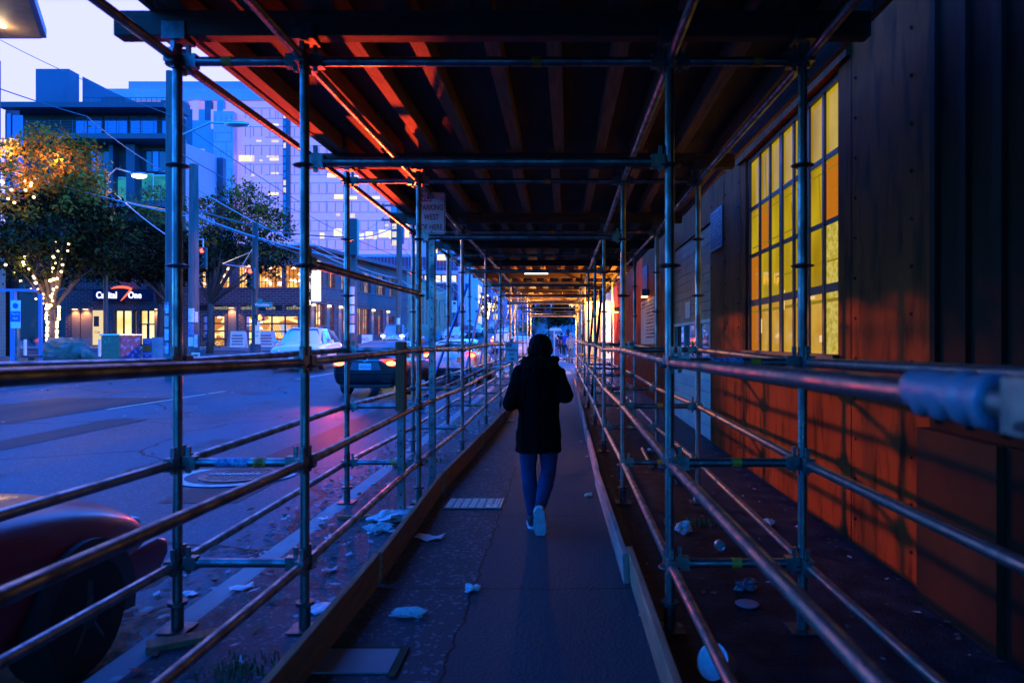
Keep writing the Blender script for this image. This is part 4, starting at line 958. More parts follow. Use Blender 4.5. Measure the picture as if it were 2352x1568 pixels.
# maroon clad building, tan building, pale modern block further up the street
def farblocks():
    Y = 105.0; X = lambda p: at(p, 0, Y).x; Z = lambda q: at(0, q, Y).z
    g0 = gz(-25, Y); ox = X(970)
    t = thing('maroon_building', 'maroon panelled building with a lit glass band beyond the cafe block', 'building', (ox, Y, g0))
    def bx(mb, p0, p1, q0, q1, ya, yb): mb.b2((X(p0) - ox, ya, Z(q1) - g0), (X(p1) - ox, yb, Z(q0) - g0))
    mb = MB(); bx(mb, 840, 1052, 590, 800, 0, 15); mb.build('wall', M['maroonpanel'], t)
    mb = MB()
    for p in range(842, 1052, 8): bx(mb, p, p + .7, 590, 740, -.08, 0)
    for q in (612, 632, 650, 700, 716): bx(mb, 840, 1052, q, q + .7, -.085, 0)
    mb.build('panel_joint', M['midblue'], t)
    mb = MB(); bx(mb, 935, 1052, 622, 630, -.4, 0); bx(mb, 935, 1052, 648, 652, -.3, 0); mb.build('ledge', M['pale_panel'], t)
    for a_, b_ in ((938, 970), (976, 1012), (1016, 1048)): mb = MB(); bx(mb, a_, b_, 633, 648, -.12, -.09); mb.build('lit_window', LITW, t)
    mb = MB(); bx(mb, 1052, 1070, 560, 800, 0, 15); bx(mb, 960, 1070, 540, 590, 2, 15); mb.build('stair_tower', M['pale_panel'], t)
    for k in range(9): mb = MB(); bx(mb, 975 + k * 10, 981 + k * 10, 548, 585, 1.8, 2); mb.build('window', M['glassblue'], t)
    mb = MB(); bx(mb, 985, 1000, 560, 578, 1.6, 1.78); mb.build('lit_window', LITW, t); mb = MB(); bx(mb, 1005, 1024, 585, 598, -.3, -.05); mb.build('lit_window', LITW, t)
    # tan building along the left side of the street
    a = at(923, 0, 67); b = at(1040, 0, 104)
    d = Vector((b.x - a.x, b.y - a.y, 0)); L = d.length; ang = math.atan2(-d.x, d.y)
    g1 = gz(a.x, 80)
    t = thing('tan_building', 'tan rendered low building with tall narrow windows and an orange end wall', 'building', (a.x, a.y, g1), ang)
    H = 6.4
    wins = [2.6, 9.0, 11.6, 14.2, 21.5, 24.0, 29, 31.5]
    mb = MB()
    xs = sorted([0, L] + [w_ - .55 for w_ in wins] + [w_ + .55 for w_ in wins])
    for y0, y1 in zip(xs, xs[1:]):
        inside = any(abs((y0 + y1) / 2 - w_) < .5 for w_ in wins)
        if not inside: mb.b2((-.4, y0, -1), (0, y1, H))
        else: mb.b2((-.4, y0, -1), (0, y1, 1.3)); mb.b2((-.4, y0, 4.9), (0, y1, H))
    mb.b2((-9, .35, -1), (-.4, L, H - .1)); mb.build('wall', mat('tan render', (.42, .27, .16), (.36, .22, .13), 1.2, .85), t)
    mb = MB(); mb.b2((-9, 0, -1), (-.41, .34, H)); mb.build('end_wall', mat('orange painted wall', (.50, .20, .06), (.42, .16, .05), 1.5, .8), t)
    for w_ in wins:
        f = MB(); f.b2((-.2, w_ - .55, 1.3), (-.12, w_ + .55, 1.4)); f.b2((-.2, w_ - .03, 1.4), (-.12, w_ + .03, 4.9)); f.b2((-.19, w_ - .55, 3.1), (-.13, w_ + .55, 3.18)); f.b2((-.2, w_ - .55, 4.8), (-.12, w_ + .55, 4.9))
        f_ = f.build('window', M['white'], t); g = MB(); g.quad([(-.22, w_ - .55, 1.3), (-.22, w_ + .55, 1.3), (-.22, w_ + .55, 4.9), (-.22, w_ - .55, 4.9)]); g.build('pane', M['glassblue'], f_)
    mb = MB(); mb.b2((-.42, -.05, H), (.14, L, H + .22)); mb.build('cornice', M['concrete'], t)
    # hardware banner
    p = at(1041, 704, 76); t = thing('banner_sign', 'white banner sign lettered city hardware hung over the pavement', 'sign', (p.x, 76, p.z))
    mb = MB(); mb.b2((-.40, -.05, -.66), (.40, .05, .66)); mb.build('banner_panel', mat('white banner', (.8, .8, .82), rough=.5), t)
    mb = MB(); mb.b2((-.02, -.065, .22), (.30, -.052, .52)); mb.build('logo_square', M['signred'], t)
    lettering('CITY', .26, M['navy'], t, facing((.0, -.06, -.02))); lettering('Hardware', .20, M['navy'], t, facing((0, -.06, -.28), 0, .8))
    mb = MB(); mb.cyl((-.4, .02, .7), (-1.4, .05, .7), .03, 6); mb.build('bracket', M['blackmetal'], t)
    # pale modern block with an awning
    Y = 125; p0, p1 = at(1062, 0, Y).x, at(1112, 0, Y + 25).x
    g2 = gz(-15, Y)
    t = thing('pale_building', 'pale lavender modern block with a lit awning further up the street', 'building', (p0, Y, g2))
    zt = at(0, 596, Y).z - g2
    mb = MB(); mb.b2((-6, 0, -2), (p1 - p0 - 1, 30, zt)); mb.build('wall', M['pale_panel'], t)
    mb = MB(); mb.b2((p1 - p0 - 1, 2, 1), (p1 - p0 - .6, 26, zt - 3)); mb.build('glazing', emat('lit shop glazing', (1, .95, .85), .9, (.6, .7, 1), .5), t)
    mb = MB(); mb.b2((-2, -2.5, 4.3), (p1 - p0 + 1.5, 0, 4.7)); mb.build('awning', mat('awning metal', (.4, .36, .34), rough=.6), t)
    mb = MB(); mb.b2((-1.8, -2.3, 4.25), (p1 - p0 + 1.2, -.1, 4.295)); mb.build('awning_light', emat('awning light', (1, .75, .4), 1.8), t)
    mb = MB()
    for k in range(6): mb.b2((-4 + k * .9, -.06, 9.5), (-3.5 + k * .9, 0, 13))
    mb.build('window', M['glassblue'], t)
    mb = MB(); mb.b2((-2.5, -.08, .3), (p1 - p0 - 1.2, -.01, 4)); mb.build('shopfront', emat('warm shopfront', (1, .62, .22), .7, (.5, .25, .1), 1), t)
    # dark block at the end of the street with a vertical sign, and one on the right
    Y = 300; g3 = gz(0, Y)
    t = thing('slate_building', 'dark slate building with a vertical letter sign closing the far end of the street', 'building', (at(1300, 0, Y).x, Y, g3))
    mb = MB(); mb.b2((-16, 0, -3), (40, 30, at(0, 560, Y).z - g3)); mb.build('wall', M['slate'], t)
    mb = MB(); x = at(1224.5, 0, Y).x - at(1300, 0, Y).x; mb.b2((x - 1.4, -.6, at(0, 725, Y).z - g3), (x + 1.4, -.05, at(0, 655, Y).z - g3)); s_ = mb.build('sign_strip', M['midblue'], t)
    for i, ch in enumerate('SCOTS'): lettering(ch, 2.6, emat('pale sign letters', (.6, .7, 1), .7), s_, facing((x, -.75, at(0, 667, Y).z - g3 - i * 2.75)), ext=.05)
    mb = MB(); mb.box((at(1266, 0, Y).x - at(1300, 0, Y).x, -.3, at(0, 690, Y).z - g3), (.6, .4, 7)); mb.build('mast', M['white'], t)
    Y = 200; g3 = gz(0, Y)
    t = thing('blue_building', 'pale bluish building on the left at the top of the hill', 'building', (at(1165, 0, Y).x, Y, g3))
    mb = MB(); mb.b2((-9, 0, -3), (6, 14, at(0, 640, Y).z - g3)); mb.build('wall', M['midblue'], t)
    for i in range(7):
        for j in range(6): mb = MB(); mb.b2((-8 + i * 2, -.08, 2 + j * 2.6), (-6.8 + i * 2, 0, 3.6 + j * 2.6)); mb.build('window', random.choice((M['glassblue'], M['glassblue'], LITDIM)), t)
    # lit corrugated building across the side street, on the right
    t = thing('corrugated_building', 'corrugated metal building glowing orange under its lamps, across the side street on the right', 'building', (1.45, 46.5, gz(5, 46) + .1))
    mb = MB(); mb.b2((0, 0, -.3), (18, 14, 5.6))
    for k in range(60): mb.b2((k * .3, -.05, 0), (k * .3 + .15, -.002, 5.5))
    mb.build('wall', mat('cream corrugated metal', (.55, .40, .22), (.48, .34, .18), 1, .55), t)
    mb = MB(); mb.b2((1.2, -.12, 0), (4.4, -.055, 3.2)); mb.build('shutter', M['alu'], t)
    for k, x in enumerate((.9, 2.6)):
        mb = MB(); mb.b2((x - .15, -.4, 4.0), (x + .15, -.06, 4.14)); l_ = mb.build('lamp', emat('sodium lamp', (1, .5, .1), 9), t)
        ld = bpy.data.lights.new('lamp_light', 'SPOT'); ld.energy = KE * 2000; ld.color = (1, .42, .06); ld.spot_size = R(150); ld.spot_blend = .4; ld.shadow_soft_size = .1
        lo = bpy.data.objects.new('lamp_light', ld); COL.objects.link(lo); lo.parent = l_; lo.location = (x, -.95, 3.95); lo.rotation_euler = (R(22), 0, 0)
farblocks()

# far wall lamp, and a second lamp added to warm the deck timbers
for (y, e, lab) in ((26.6, 7000, 'orange bulkhead lamp fixed to the far end of the brown wall'), (17.4, 1100, 'orange bulkhead lamp on the brown wall near the large beige notice board')):
    t = thing('wall_lamp', lab, 'lamp', (2.17, y, 2.75))
    mb = MB(); mb.b2((-.16, -.14, -.08), (.02, .14, .10), .02); mb.build('housing', M['blackmetal'], t)
    mb = MB(); mb.b2((-.15, -.12, -.11), (-.01, .12, -.084)); mb.build('lens', emat('sodium lens', (1, .5, .1), 12), t)
    ld = bpy.data.lights.new('wall_lamp_light', 'SPOT'); ld.spot_size = R(140); ld.spot_blend = .5; ld.energy = KE * e; ld.color = (1, .38, .04); ld.shadow_soft_size = .12
    lo = bpy.data.objects.new('wall_lamp_light', ld); COL.objects.link(lo); lo.parent = t; lo.location = (-.30 if y > 20 else -.55, .05, -.2); lo.rotation_euler = Vector((-.62, .62, .15)).to_track_quat('-Z', 'Y').to_euler()

# buildings behind the camera: they stand round the street and shade it
for (x0, x1, y0, y1, h, nm, lab) in ((-70, -26, -60, -10, 8, 'brick_block', 'plain brick block on the left side of the street behind the camera'),):
    t = thing(nm, lab, 'building', ((x0 + x1) / 2, (y0 + y1) / 2, -.15)); w_, d_ = (x1 - x0) / 2, (y1 - y0) / 2
    mb = MB(); mb.b2((-w_, -d_, 0), (w_, d_, h)); mb.build('wall', M['brickdk'] if nm[0] == 'b' else M['concrete'], t)
    mb = MB(); mb.b2((-w_ - .2, -d_ - .2, h), (w_ + .2, d_ + .2, h + .5)); mb.build('cornice', M['concrete'], t)
    for k in range(6):
        for z in ((2, 5) if nm[0] == 'b' else (2, 6, 10)):
            f = MB()
            if nm[0] == 'b': f.b2((w_, -d_ + 3 + k * 8.5, z), (w_ + .12, -d_ + 7 + k * 8.5, z + 2))
            else: f.b2((-w_ + 3 + k * 9.5, d_, z), (-w_ + 8 + k * 9.5, d_ + .12, z + 2))
            f.build('window', M['glass'], t)
# ------------------------------------------------------------ street lamps, poles, signals
def gat(px, Y, h=0.0):
    x = at(px, 0, Y).x; return Vector((x, Y, gz(x, Y) + h))
# the lit street lamp: its light rakes across the street on to the brown wall
def street_lamp():
    Y = 32.0; p = gat(243, Y, .12)
    t = thing('street_lamp', 'black street lamp with a curved arm and glowing head before the apartment block', 'street lamp', p)
    H = at(0, 392, Y).z - p.z
    mb = MB(); mb.tube([(0, 0, 0), (0, 0, 1.2), (0, 0, H - .2)], [.13, .10, .075], 12); mb.lathe([(.2, 0), (.2, .15), (.13, .3)], n=12); mb.cyl((0, 0, H - .2), (0, 0, H + .25), .05, 8); mb.build('pole', M['blackmetal'], t, 'auto')
    ax = at(320, 0, Y).x - p.x; hz = at(0, 403, Y).z - p.z
    mb = MB(); mb.tube([(0, 0, H - .9), (.15, 0, H - .2), (.5, 0, H + .1), (ax - .4, 0, hz + .14)], .035, 8); mb.build('arm', M['alu'], t, True)
    mb = MB(); mb.ball((ax, 0, hz + .05), (.42, .15, .09), 14, 8); mb.build('lamp_head', M['alu'], t, True)
    mb = MB(); mb.ball((ax, 0, hz - .03), (.34, .16, .10), 14, 8); mb.build('lens', emat('street lamp lens', (1, .80, .42), 30), t, True)
    ld = bpy.data.lights.new('street_lamp_light', 'SPOT'); ld.energy = KE * LAMP_W; ld.color = (1, .30, .03); ld.spot_size = R(8.2); ld.spot_blend = .8; ld.shadow_soft_size = .42
    lo = bpy.data.objects.new('street_lamp_light', ld); COL.objects.link(lo); lo.parent = t; lo.location = (ax, 0, hz - .16)
    d = Vector((2.1, 6.7, 1.0)) - (p + Vector((ax, 0, hz - .16))); lo.rotation_euler = d.to_track_quat('-Z', 'Y').to_euler()
    ld = bpy.data.lights.new('street_lamp_glow', 'POINT'); ld.energy = KE * 260; ld.color = (1, .62, .22); ld.shadow_soft_size = .2
    lo = bpy.data.objects.new('street_lamp_glow', ld); COL.objects.link(lo); lo.parent = t; lo.location = (ax, 0, hz - .2)
LAMP_W = 46000
street_lamp()
def posters(t, spec, r, ang0=-90):
    for k, (z0, z1, a0, a1, c, c2) in enumerate(spec):
        mb = MB(); n = 6; pts = []
        for i in range(n): a = R(ang0 + a0 + (a1 - a0) * i / (n - 1)); pts.append((math.cos(a) * (r + .008), math.sin(a) * (r + .008)))
        for (x0, y0), (x1, y1) in zip(pts, pts[1:]): mb.quad([(x0, y0, z0), (x1, y1, z0), (x1, y1, z1), (x0, y0, z1)])
        mb.build('poster', mat('pasted flyer', c, c2, 9, .8), t)
FL = [(.8, .8, .84), (.55, .56, .6), (.7, .5, .25), (.10, .12, .2), (.75, .75, .8), (.6, .25, .45), (.8, .78, .72)]
def utility_pole(px, Y, r, ptop, label, spec, pbot=None, cross=None):
    p = gat(px, Y, .1); H = at(0, ptop, Y).z - p.z
    t = thing('utility_pole', label, 'utility pole', p)
    mb = MB(); mb.tube([(0, 0, -.2), (0, 0, H * .5), (0, 0, H)], [r * 1.1, r, r * .88], 14); mb.build('pole', M['polewood'], t, 'auto')
    posters(t, spec, r * 1.06)
    if cross:
        for z in cross: mb = MB(); mb.box((0, -.16, H - z), (2.6, .12, .14)); [mb.lathe([(.03, 0), (.06, .03), (.05, .1), (.02, .13)], (x, -.16, H - z + .07), n=8) for x in (-1.2, -.6, .6, 1.2)]; mb.build('crossarm', M['polewood'], t)
    return t, p, H
tA, pA, HA = utility_pole(392, 21.5, .15, 165, 'dark utility pole close behind the nearest street side scaffold post, papered with flyers', [(.75 + .42 * k, 1.1 + .42 * k, -55, 10, FL[k % 7], FL[(k + 3) % 7]) for k in range(4)])
# cobra head arm on the dark pole, unlit
a0 = at(405, 318, 21.5) - pA; a1 = at(520, 283, 21.5) - pA
mb = MB(); mb.tube([(0, 0, a0.z - .1), (.25, 0, a0.z + .06), (a1.x - .5, 0, a1.z + .02), (a1.x, 0, a1.z)], .035, 8); mb.build('lamp_arm', M['alu'], tA, True)
mb = MB(); mb.ball((a1.x + .34, 0, a1.z - .03), (.40, .15, .09), 14, 8); mb.cyl((a1.x + .1, 0, a1.z + .05), (a1.x + .1, 0, a1.z + .14), .04, 8); mb.build('lamp_head', M['alu'], tA, True)
tB, pB, HB = utility_pole(445, 30, .21, 378, 'weathered bluish utility pole with white flyers and a small orange warning sign', [(1.75, 2.35, -35, 35, FL[0], FL[1]), (1.15, 1.7, -40, 30, FL[3], (.2, .3, .4)), (.7, 1.1, -40, 25, FL[4], FL[1]), (1.75, 2.2, 40, 75, FL[6], FL[1]), (.65, 1.2, 30, 70, FL[5], FL[0])])
mb = MB(); mb.prism([(.05, -.27, .1), (.40, -.27, .1), (.40, -.27, .42), (.05, -.27, .42)], (0, .02, 0)); sg = mb.build('small_sign', M['white'], tB)
mb = MB(); mb.prism([(.10, -.285, .36), (.36, -.285, .36), (.26, -.285, .16)], (0, .01, 0)); mb.build('warning_triangle', mat('orange sign face', (.8, .16, .03), rough=.5), sg)
tC, pC, HC = utility_pole(812, 36, .2, 503, 'brown utility pole with a tall column of flyers behind the black sedan', [(1.2 + .5 * k, 1.62 + .5 * k, -50, 30, FL[(k * 2) % 7], FL[(k + 4) % 7]) for k in range(5)])
tD, pD, HD = utility_pole(917, 52, .22, 458, 'utility pole with crossarms in front of the tan building', [(1.6, 2.1, -40, 30, FL[0], FL[1])], cross=(.5, 1.6))
tE, pE, HE = utility_pole(1033, 72, .2, 560, 'bluish utility pole by the hardware banner', [])
# back of a signal head on the brown pole
z = at(0, 548, 35.7).z - pC.z
mb = MB(); mb.b2((-.12, -.75, z - .95), (.40, -.33, z + .98), .05); sgb = mb.build('signal_back', mat('dark green signal housing', (.008, .03, .04), rough=.4), tC)
mb = MB(); mb.cyl((.1, -.33, z + .6), (.1, -.1, z + .6), .05, 8); mb.cyl((.1, -.33, z - .6), (.1, -.1, z - .6), .05, 8); mb.build('bracket', M['blackmetal'], sgb)
# signal mast on the corner with street name blades
def signal(parent, x, y, z, lit='red'):
    mb = MB(); mb.b2((x - .17, y - .12, z - .52), (x + .17, y + .12, z + .52), .03)
    for k in range(3):
        zz = z + .34 - k * .34; n = 10
        ring = [(x + .13 * math.cos(R(a)), y - .12, zz + .13 * math.sin(R(a))) for a in range(-20, 201, 22)]
        mb.rings([ring, [(p[0], p[1] - .18, p[2]) for p in ring]], caps=False, closed=False)
    h = mb.build('signal_head', M['blackmetal'], parent)
    for k, nm in enumerate(('red', 'amber', 'green')):
        zz = z + .34 - k * .34
        col = {'red': (1, .05, .03), 'amber': (.5, .3, .02), 'green': (.05, 1, .5)}[nm]
        m_ = emat(nm + ' lens glow', col, 9) if nm == lit else mat(nm + ' lens unlit', tuple(c * .06 for c in col), rough=.2)
        mb = MB(); mb.lathe([(.001, -.035), (.07, -.025), (.11, 0), (.001, .002)], (x, y - .125, zz), 'Y', 14); mb.build(nm + '_lens', m_, h, True)
def corner_mast():
    Y = 33.0; p = gat(586, Y, .0); t = thing('signal_mast', 'dark corner mast carrying a red signal, a red hand and green street name blades', 'traffic signal', p)
    Z = lambda q: at(0, q, Y).z - p.z; X = lambda q: at(q, 0, Y).x - p.x
    H = Z(512)
    mb = MB(); mb.tube([(0, 0, 0), (0, 0, .6), (0, 0, H)], [.2, .17, .13], 14); mb.lathe([(.38, 0), (.38, .3), (.30, .42), (.30, .7), (.2, .85)], n=10); mb.build('pole', M['blackmetal'], t, 'auto')
    signal(t, X(585), -.35, Z(641)); 
    mb = MB(); mb.b2((X(594), -.3, Z(737)), (X(609), -.05, Z(722)), .03); wk = mb.build('walk_signal', M['blackmetal'], t)
    mb = MB(); xx, zz = X(604), Z(729); mb.b2((xx - .09, -.315, zz - .13), (xx + .05, -.302, zz + .03)); [mb.b2((xx - .09 + k * .037, -.315, zz + .03), (xx - .062 + k * .037, -.302, zz + .13 - (k == 0) * .03 - (k == 3) * .03)) for k in range(4)]; mb.b2((xx + .05, -.315, zz - .08), (xx + .09, -.302, zz + .02)); mb.build('hand', emat('red hand glow', (1, .16, .04), 8), wk)
    g = mat('green street sign', (.01, .22, .17), rough=.4)
    mb = MB(); mb.b2((X(591), -.2, Z(706)), (X(629), -.17, Z(694)), .01); b1 = mb.build('name_blade', g, t); lettering('Westlake', .185, M['signwhite'], b1, facing((X(606), -.205, Z(700.3)))); lettering('Ave N', .10, M['signwhite'], b1, facing((X(621), -.205, Z(700.6))))
    mb = MB(); mb.b2((X(591), -.05, Z(694)), (X(603), -.02, Z(686)), .01); mb.build('name_blade', g, t)
    mb = MB(); mb.b2((X(591), -.26, Z(790)), (X(602.5), -.24, Z(734)), .01); bo = mb.build('bus_sign', M['signwhite'], t)
    mb = MB(); mb.b2((X(591.6), -.264, Z(747)), (X(596), -.2605, Z(735))); mb.build('black_field', M['black'], bo)
    for k, tx in enumerate(('BUSES', 'ONLY')): lettering(tx, .085, M['black'], bo, facing((X(596.8), -.265, Z(762 + k * 9)), 0, .72))
    # wire span bracket
    mb = MB(); q = Vector((X(511), 0, Z(606))); mb.tube([(0, 0, Z(575)), q], .02, 6); mb.tube([(0, 0, Z(618)), q], .03, 6); mb.tube([(X(555), 0, Z(612)), (0, 0, Z(562))], .02, 6); mb.build('span_bracket', M['alu'], t)
corner_mast()
Y = 34.0; p = gat(467, Y); t = thing('hanging_signal', 'red traffic signal hanging in front of the leafy tree beside the bluish pole', 'traffic signal', (p.x, Y, at(0, 592, Y).z))
signal(t, 0, 0, 0); mb = MB(); mb.cyl((0, 0, .52), (0, 0, .95), .03, 8); mb.cyl((0, 0, .9), (-.42, -.2, .9), .03, 8); mb.build('hanger', M['alu'], t)
for (px, py, Y, lit, lab) in ((1047, 690, 95, 'green', 'green signal over the street above the white parked hatchback'), (1168, 691, 90, 'red', 'red signal far up the street, left of the green one'), (1218, 692, 90, 'green', 'green signal far up the street before the dark foliage')):
    t = thing('traffic_signal', lab, 'traffic signal', at(px, py, Y)); signal(t, 0, 0, 0, lit); mb = MB(); mb.cyl((0, .1, .5), (0, .1, 1.6), .03, 6); mb.build('hanger', M['blackmetal'], t)
# far street lamps, only their glow shows
for (px, py, Y, lab) in ((1312, 700, 110, 'round glowing lamp at the far right pavement, the lowest and largest'), (1325, 694, 120, 'glowing lamp second from the right at the far pavement'), (1333, 694, 130, 'rightmost small glowing lamp at the far pavement')):
    p = at(px, py, Y); t = thing('globe_street_lamp', lab, 'street lamp', (p.x, Y, gz(p.x, Y))); h = p.z - gz(p.x, Y)
    mb = MB(); mb.tube([(0, 0, 0), (0, 0, h)], [.07, .05], 8); mb.build('pole', M['blackmetal'], t); mb = MB(); mb.ball((0, 0, h), .34 if Y == 110 else .22, 12, 8); mb.build('globe', emat('far lamp globe', (1, .72, .3), 7), t, True)

# ------------------------------------------------------------ overhead wires
WIRE = mat('overhead wire', (.12, .13, .16), rough=.5); WIRE2 = mat('pale overhead wire', (.45, .47, .52), rough=.5)
def wire(pts, r, label, m=WIRE, sag=.4):
    """pts = (px, py, Y)"""
    P = [at(*p) for p in pts]; out = []
    for a, b in zip(P, P[1:]):
        for i in range(9):
            f = i / 8; q = a.lerp(b, f); q.z -= sag * 4 * f * (1 - f) * (b - a).length / 30; out.append(q)
    mb = MB(); c = out[0].copy(); mb.tube([q - c for q in out], r, 5); o = mb.build('overhead_wire', m); o.location = c; tag(o, label, 'wire', 'overhead wires')
wire([(-40, 190, 25), (200, 268, 27), (397, 405, 21.5)], .022, 'thick dark wire sloping down past the apartment balconies to the dark pole')
wire([(0, 92, 24), (397, 266, 21.3)], .012, 'thin wire crossing the open sky down to the dark pole')
wire([(397, 268, 21.5), (690, 465, 26)], .014, 'thin wire running down from the dark pole across the glass tower')
wire([(-20, 395, 30), (243, 452, 32), (445, 492, 30)], .04, 'bundled wire drooping across the string lit tree', WIRE)
wire([(-20, 380, 29), (445, 500, 30)], .022, 'pale wire just over the bundled one across the trees', WIRE2)
wire([(243, 425, 32), (390, 545, 27)], .022, 'wire running down from the lit street lamp to the dark pole', WIRE2)
wire([(445, 430, 30), (700, 565, 40), (917, 655, 52)], .028, 'wire sloping from the bluish pole across the purple roof', WIRE2)
wire([(445, 492, 30), (590, 545, 33), (812, 600, 36)], .03, 'pale wire sagging from the bluish pole to the corner mast', WIRE2)
wire([(445, 498, 30), (590, 548, 33), (917, 640, 52)], .024, 'wire from the bluish pole over the mast to the crossarm pole', WIRE)
wire([(410, 350, 25), (700, 490, 40), (917, 590, 52)], .02, 'dark wire passing above the autumn tree toward the crossarm pole')
wire([(445, 480, 30), (660, 535, 36), (812, 545, 36), (905, 520, 52)], .035, 'thick dark wire crossing level in front of the purple roof')
wire([(905, 475, 52), (812, 545, 36)], .016, 'thin wire from the crossarm down to the signal back')
wire([(917, 478, 52), (1033, 590, 72), (1080, 640, 95)], .03, 'wire from the crossarm pole to the banner pole', WIRE2)
wire([(917, 560, 52), (1033, 650, 72), (1110, 690, 110)], .03, 'slack lower wire between the crossarm pole and the banner pole', WIRE2, .9)
wire([(720, 560, 44), (917, 640, 52), (1033, 665, 72)], .025, 'looping pale cable along the cafe eave', WIRE2, 1.1)
wire([(1033, 640, 72), (1120, 668, 100)], .04, 'bundle of white cables by the banner pole', WIRE2, .8)

# ------------------------------------------------------------ small street furniture on the far corner
p = gat(278, 26.5, .12); t = thing('utility_cabinet', 'large street cabinet painted with circuit board artwork', 'cabinet', p, R(-24))
art = mat('circuit artwork', (.05, .055, .03), (.16, .13, .05), 14, .5, stretch=(3, 3, .6)); art2 = mat('blue machine artwork', (.012, .02, .08), (.06, .16, .40), 7, .5, lo=.52, hi=.62)
mb = MB(); mb.b2((-.55, -.42, 0), (.55, .42, 1.2), .02); cab = mb.build('cabinet_body', art, t)
mb = MB(); mb.b2((-.60, -.46, 1.204), (.60, .46, 1.27), .01); mb.build('lid', M['alu'], t)
mb = MB(); mb.b2((.555, -.38, .06), (.565, .38, 1.16)); mb.build('painted_door', art2, t)
mb = MB()
for k in range(26): x = random.uniform(-.5, .45); z = random.uniform(.08, 1.1); mb.b2((x, -.428, z), (x + random.uniform(.03, .14), -.4215, z + random.choice((.015, .08))))
mb.build('artwork_lines', mat('artwork ochre lines', (.28, .17, .05), (.10, .22, .14), 8, .6), t)
p = gat(352, 27.5, .12); t = thing('message_pillar', 'short grey pillar with stacked purple, orange, blue and maroon message panels', 'pillar', p)
mb = MB(); mb.b2((.02, -.14, 0), (.30, .20, 1.12), .01); mb.b2((-.36, -.10, 0), (.02, .16, 1.08)); mb.build('pillar_body', M['concrete'], t)
for k, (c, lines) in enumerate((((.10, .06, .28), ('ADD INSULTS', 'TO INJURY')), ((.38, .15, .04), ('',)), ((.03, .12, .42), ('TRUST YOUR', 'GUT.')), ((.18, .02, .10), ('TIME TO', 'FOCUS.')))):
    z = .82 - k * .26; mb = MB(); mb.b2((-.355, -.118, z), (.015, -.104, z + .24)); pn = mb.build('message_panel', mat('message panel', c, rough=.5), t)
    for i, l in enumerate(lines):
        if l: lettering(l, .075 if k < 3 else .09, M['signwhite'], pn, facing((-.17, -.122, z + .165 - i * .085), 0, .8))
mb = MB()
for k in range(14): z = random.uniform(.1, 1.0); x = random.uniform(.05, .24); mb.box((x, -.142, z), (.05, .003, .03))
mb.build('stickers', mat('peeling stickers', (.65, .6, .6), (.15, .1, .2), 30, .7), t)
for k, (px, Y) in enumerate(((58, 34), (142, 34.5), (229, 34.5))):
    p = gat(px, Y); t = thing('delineator_post', ('leftmost white plastic lane post by the sign pole', 'white plastic lane post just right of the string lit trunk', 'white plastic lane post beside the street cabinet')[k], 'post', p, 0, 'white plastic lane posts')
    mb = MB(); mb.cyl((0, 0, .04), (0, 0, .98), .07, 12); mb.ball((0, 0, .98), (.07, .07, .03), 12, 6); mb.build('tube', mat('white reflective plastic', (.8, .76, .7), rough=.4), t, 'auto'); mb = MB(); mb.lathe([(.16, 0), (.16, .03), (.08, .06)], n=12); mb.build('foot', M['black'], t)
p = gat(40, 25, .12); t = thing('parking_pay_sign', 'blue and white pay to park sign on a thin square post', 'sign', p)
mb = MB(); ubar(mb, 0, 0, 0, 1.55, .11); mb.build('sign_post', [M['galv'], M['black']], t)
mb = MB(); mb.b2((-.18, -.09, 1.5), (.18, -.075, 2.52), .01); pn = mb.build('sign_panel', M['signwhite'], t); mb = MB(); mb.b2((-.178, -.098, 1.74), (.178, -.092, 2.12)); mb.build('blue_field', mat('parking blue', (.02, .12, .55), rough=.4), pn)
lettering('Pay to', .13, M['signwhite'], pn, facing((0, -.1, 2.03), 0, .8)); lettering('Park', .13, M['signwhite'], pn, facing((0, -.1, 1.86), 0, .8)); mb = MB(); mb.lathe([(.10, 0), (.10, .008), (.001, .01)], (0, -.10, 2.32), 'Y', 16); mb.box((0, -.11, 2.32), (.05, .01, .05)); mb.build('emblem', mat('parking blue', (.02, .12, .55), rough=.4), pn)
p = gat(24, 26, .12); t = thing('bus_shelter', 'blue steel and glass shelter frame at the left edge', 'shelter', p)
mb = MB(); mb.b2((-.02, 0, 0), (.14, .14, 2.9)); mb.b2((-2, 0, 2.9), (.9, .14, 3.0)); mb.b2((-2, 1.4, 0), (-1.9, 1.5, 2.9)); mb.b2((-.02, 1.4, 0), (.10, 1.5, 2.9)); mb.build('frame', mat('blue grey steel', (.14, .2, .36), rough=.4), t)
mb = MB(); mb.b2((.04, .15, .2), (.06, 1.39, 2.85)); mb.build('glass_side', glass_pane, t); mb = MB(); mb.b2((-.0, .5, .35), (.5, .95, .45)); mb.b2((.2, .6, 0), (.3, .8, .349)); mb.build('bench', M['galv_dk'], t)
# planting bed, boulder, hedge
def mound():
    mb = MB(); c = gat(140, 29.5, .1); n = 28
    rs = []
    for r, z in ((4.6, 0), (4.2, .12), (3, .22), (1.2, .28), (.01, .28)): rs.append([(r * math.cos(2 * math.pi * i / n) * (1 + .05 * math.sin(i * 3)), r * .32 * math.sin(2 * math.pi * i / n), z) for i in range(n)])
    mb.rings(rs, caps=False); o = mb.build('planting_bed', M['soil'], None, True); o.location = c; tag(o, 'low soil bed under the string lit tree on the far corner', 'flower bed')
mound()
def boulder(px, Y, r, label, m):
    mb = MB(); mb.ball((0, 0, r[2] * .5), r, 14, 10)
    for v in mb.bm.verts: v.co *= 1 + .16 * math.sin(v.co.x * 7 + v.co.y * 5) * math.cos(v.co.z * 9 + v.co.x * 3) + random.uniform(-.05, .05)
    o = mb.build('boulder', m, None, False); o.location = gat(px, Y, .3); tag(o, label, 'boulder')
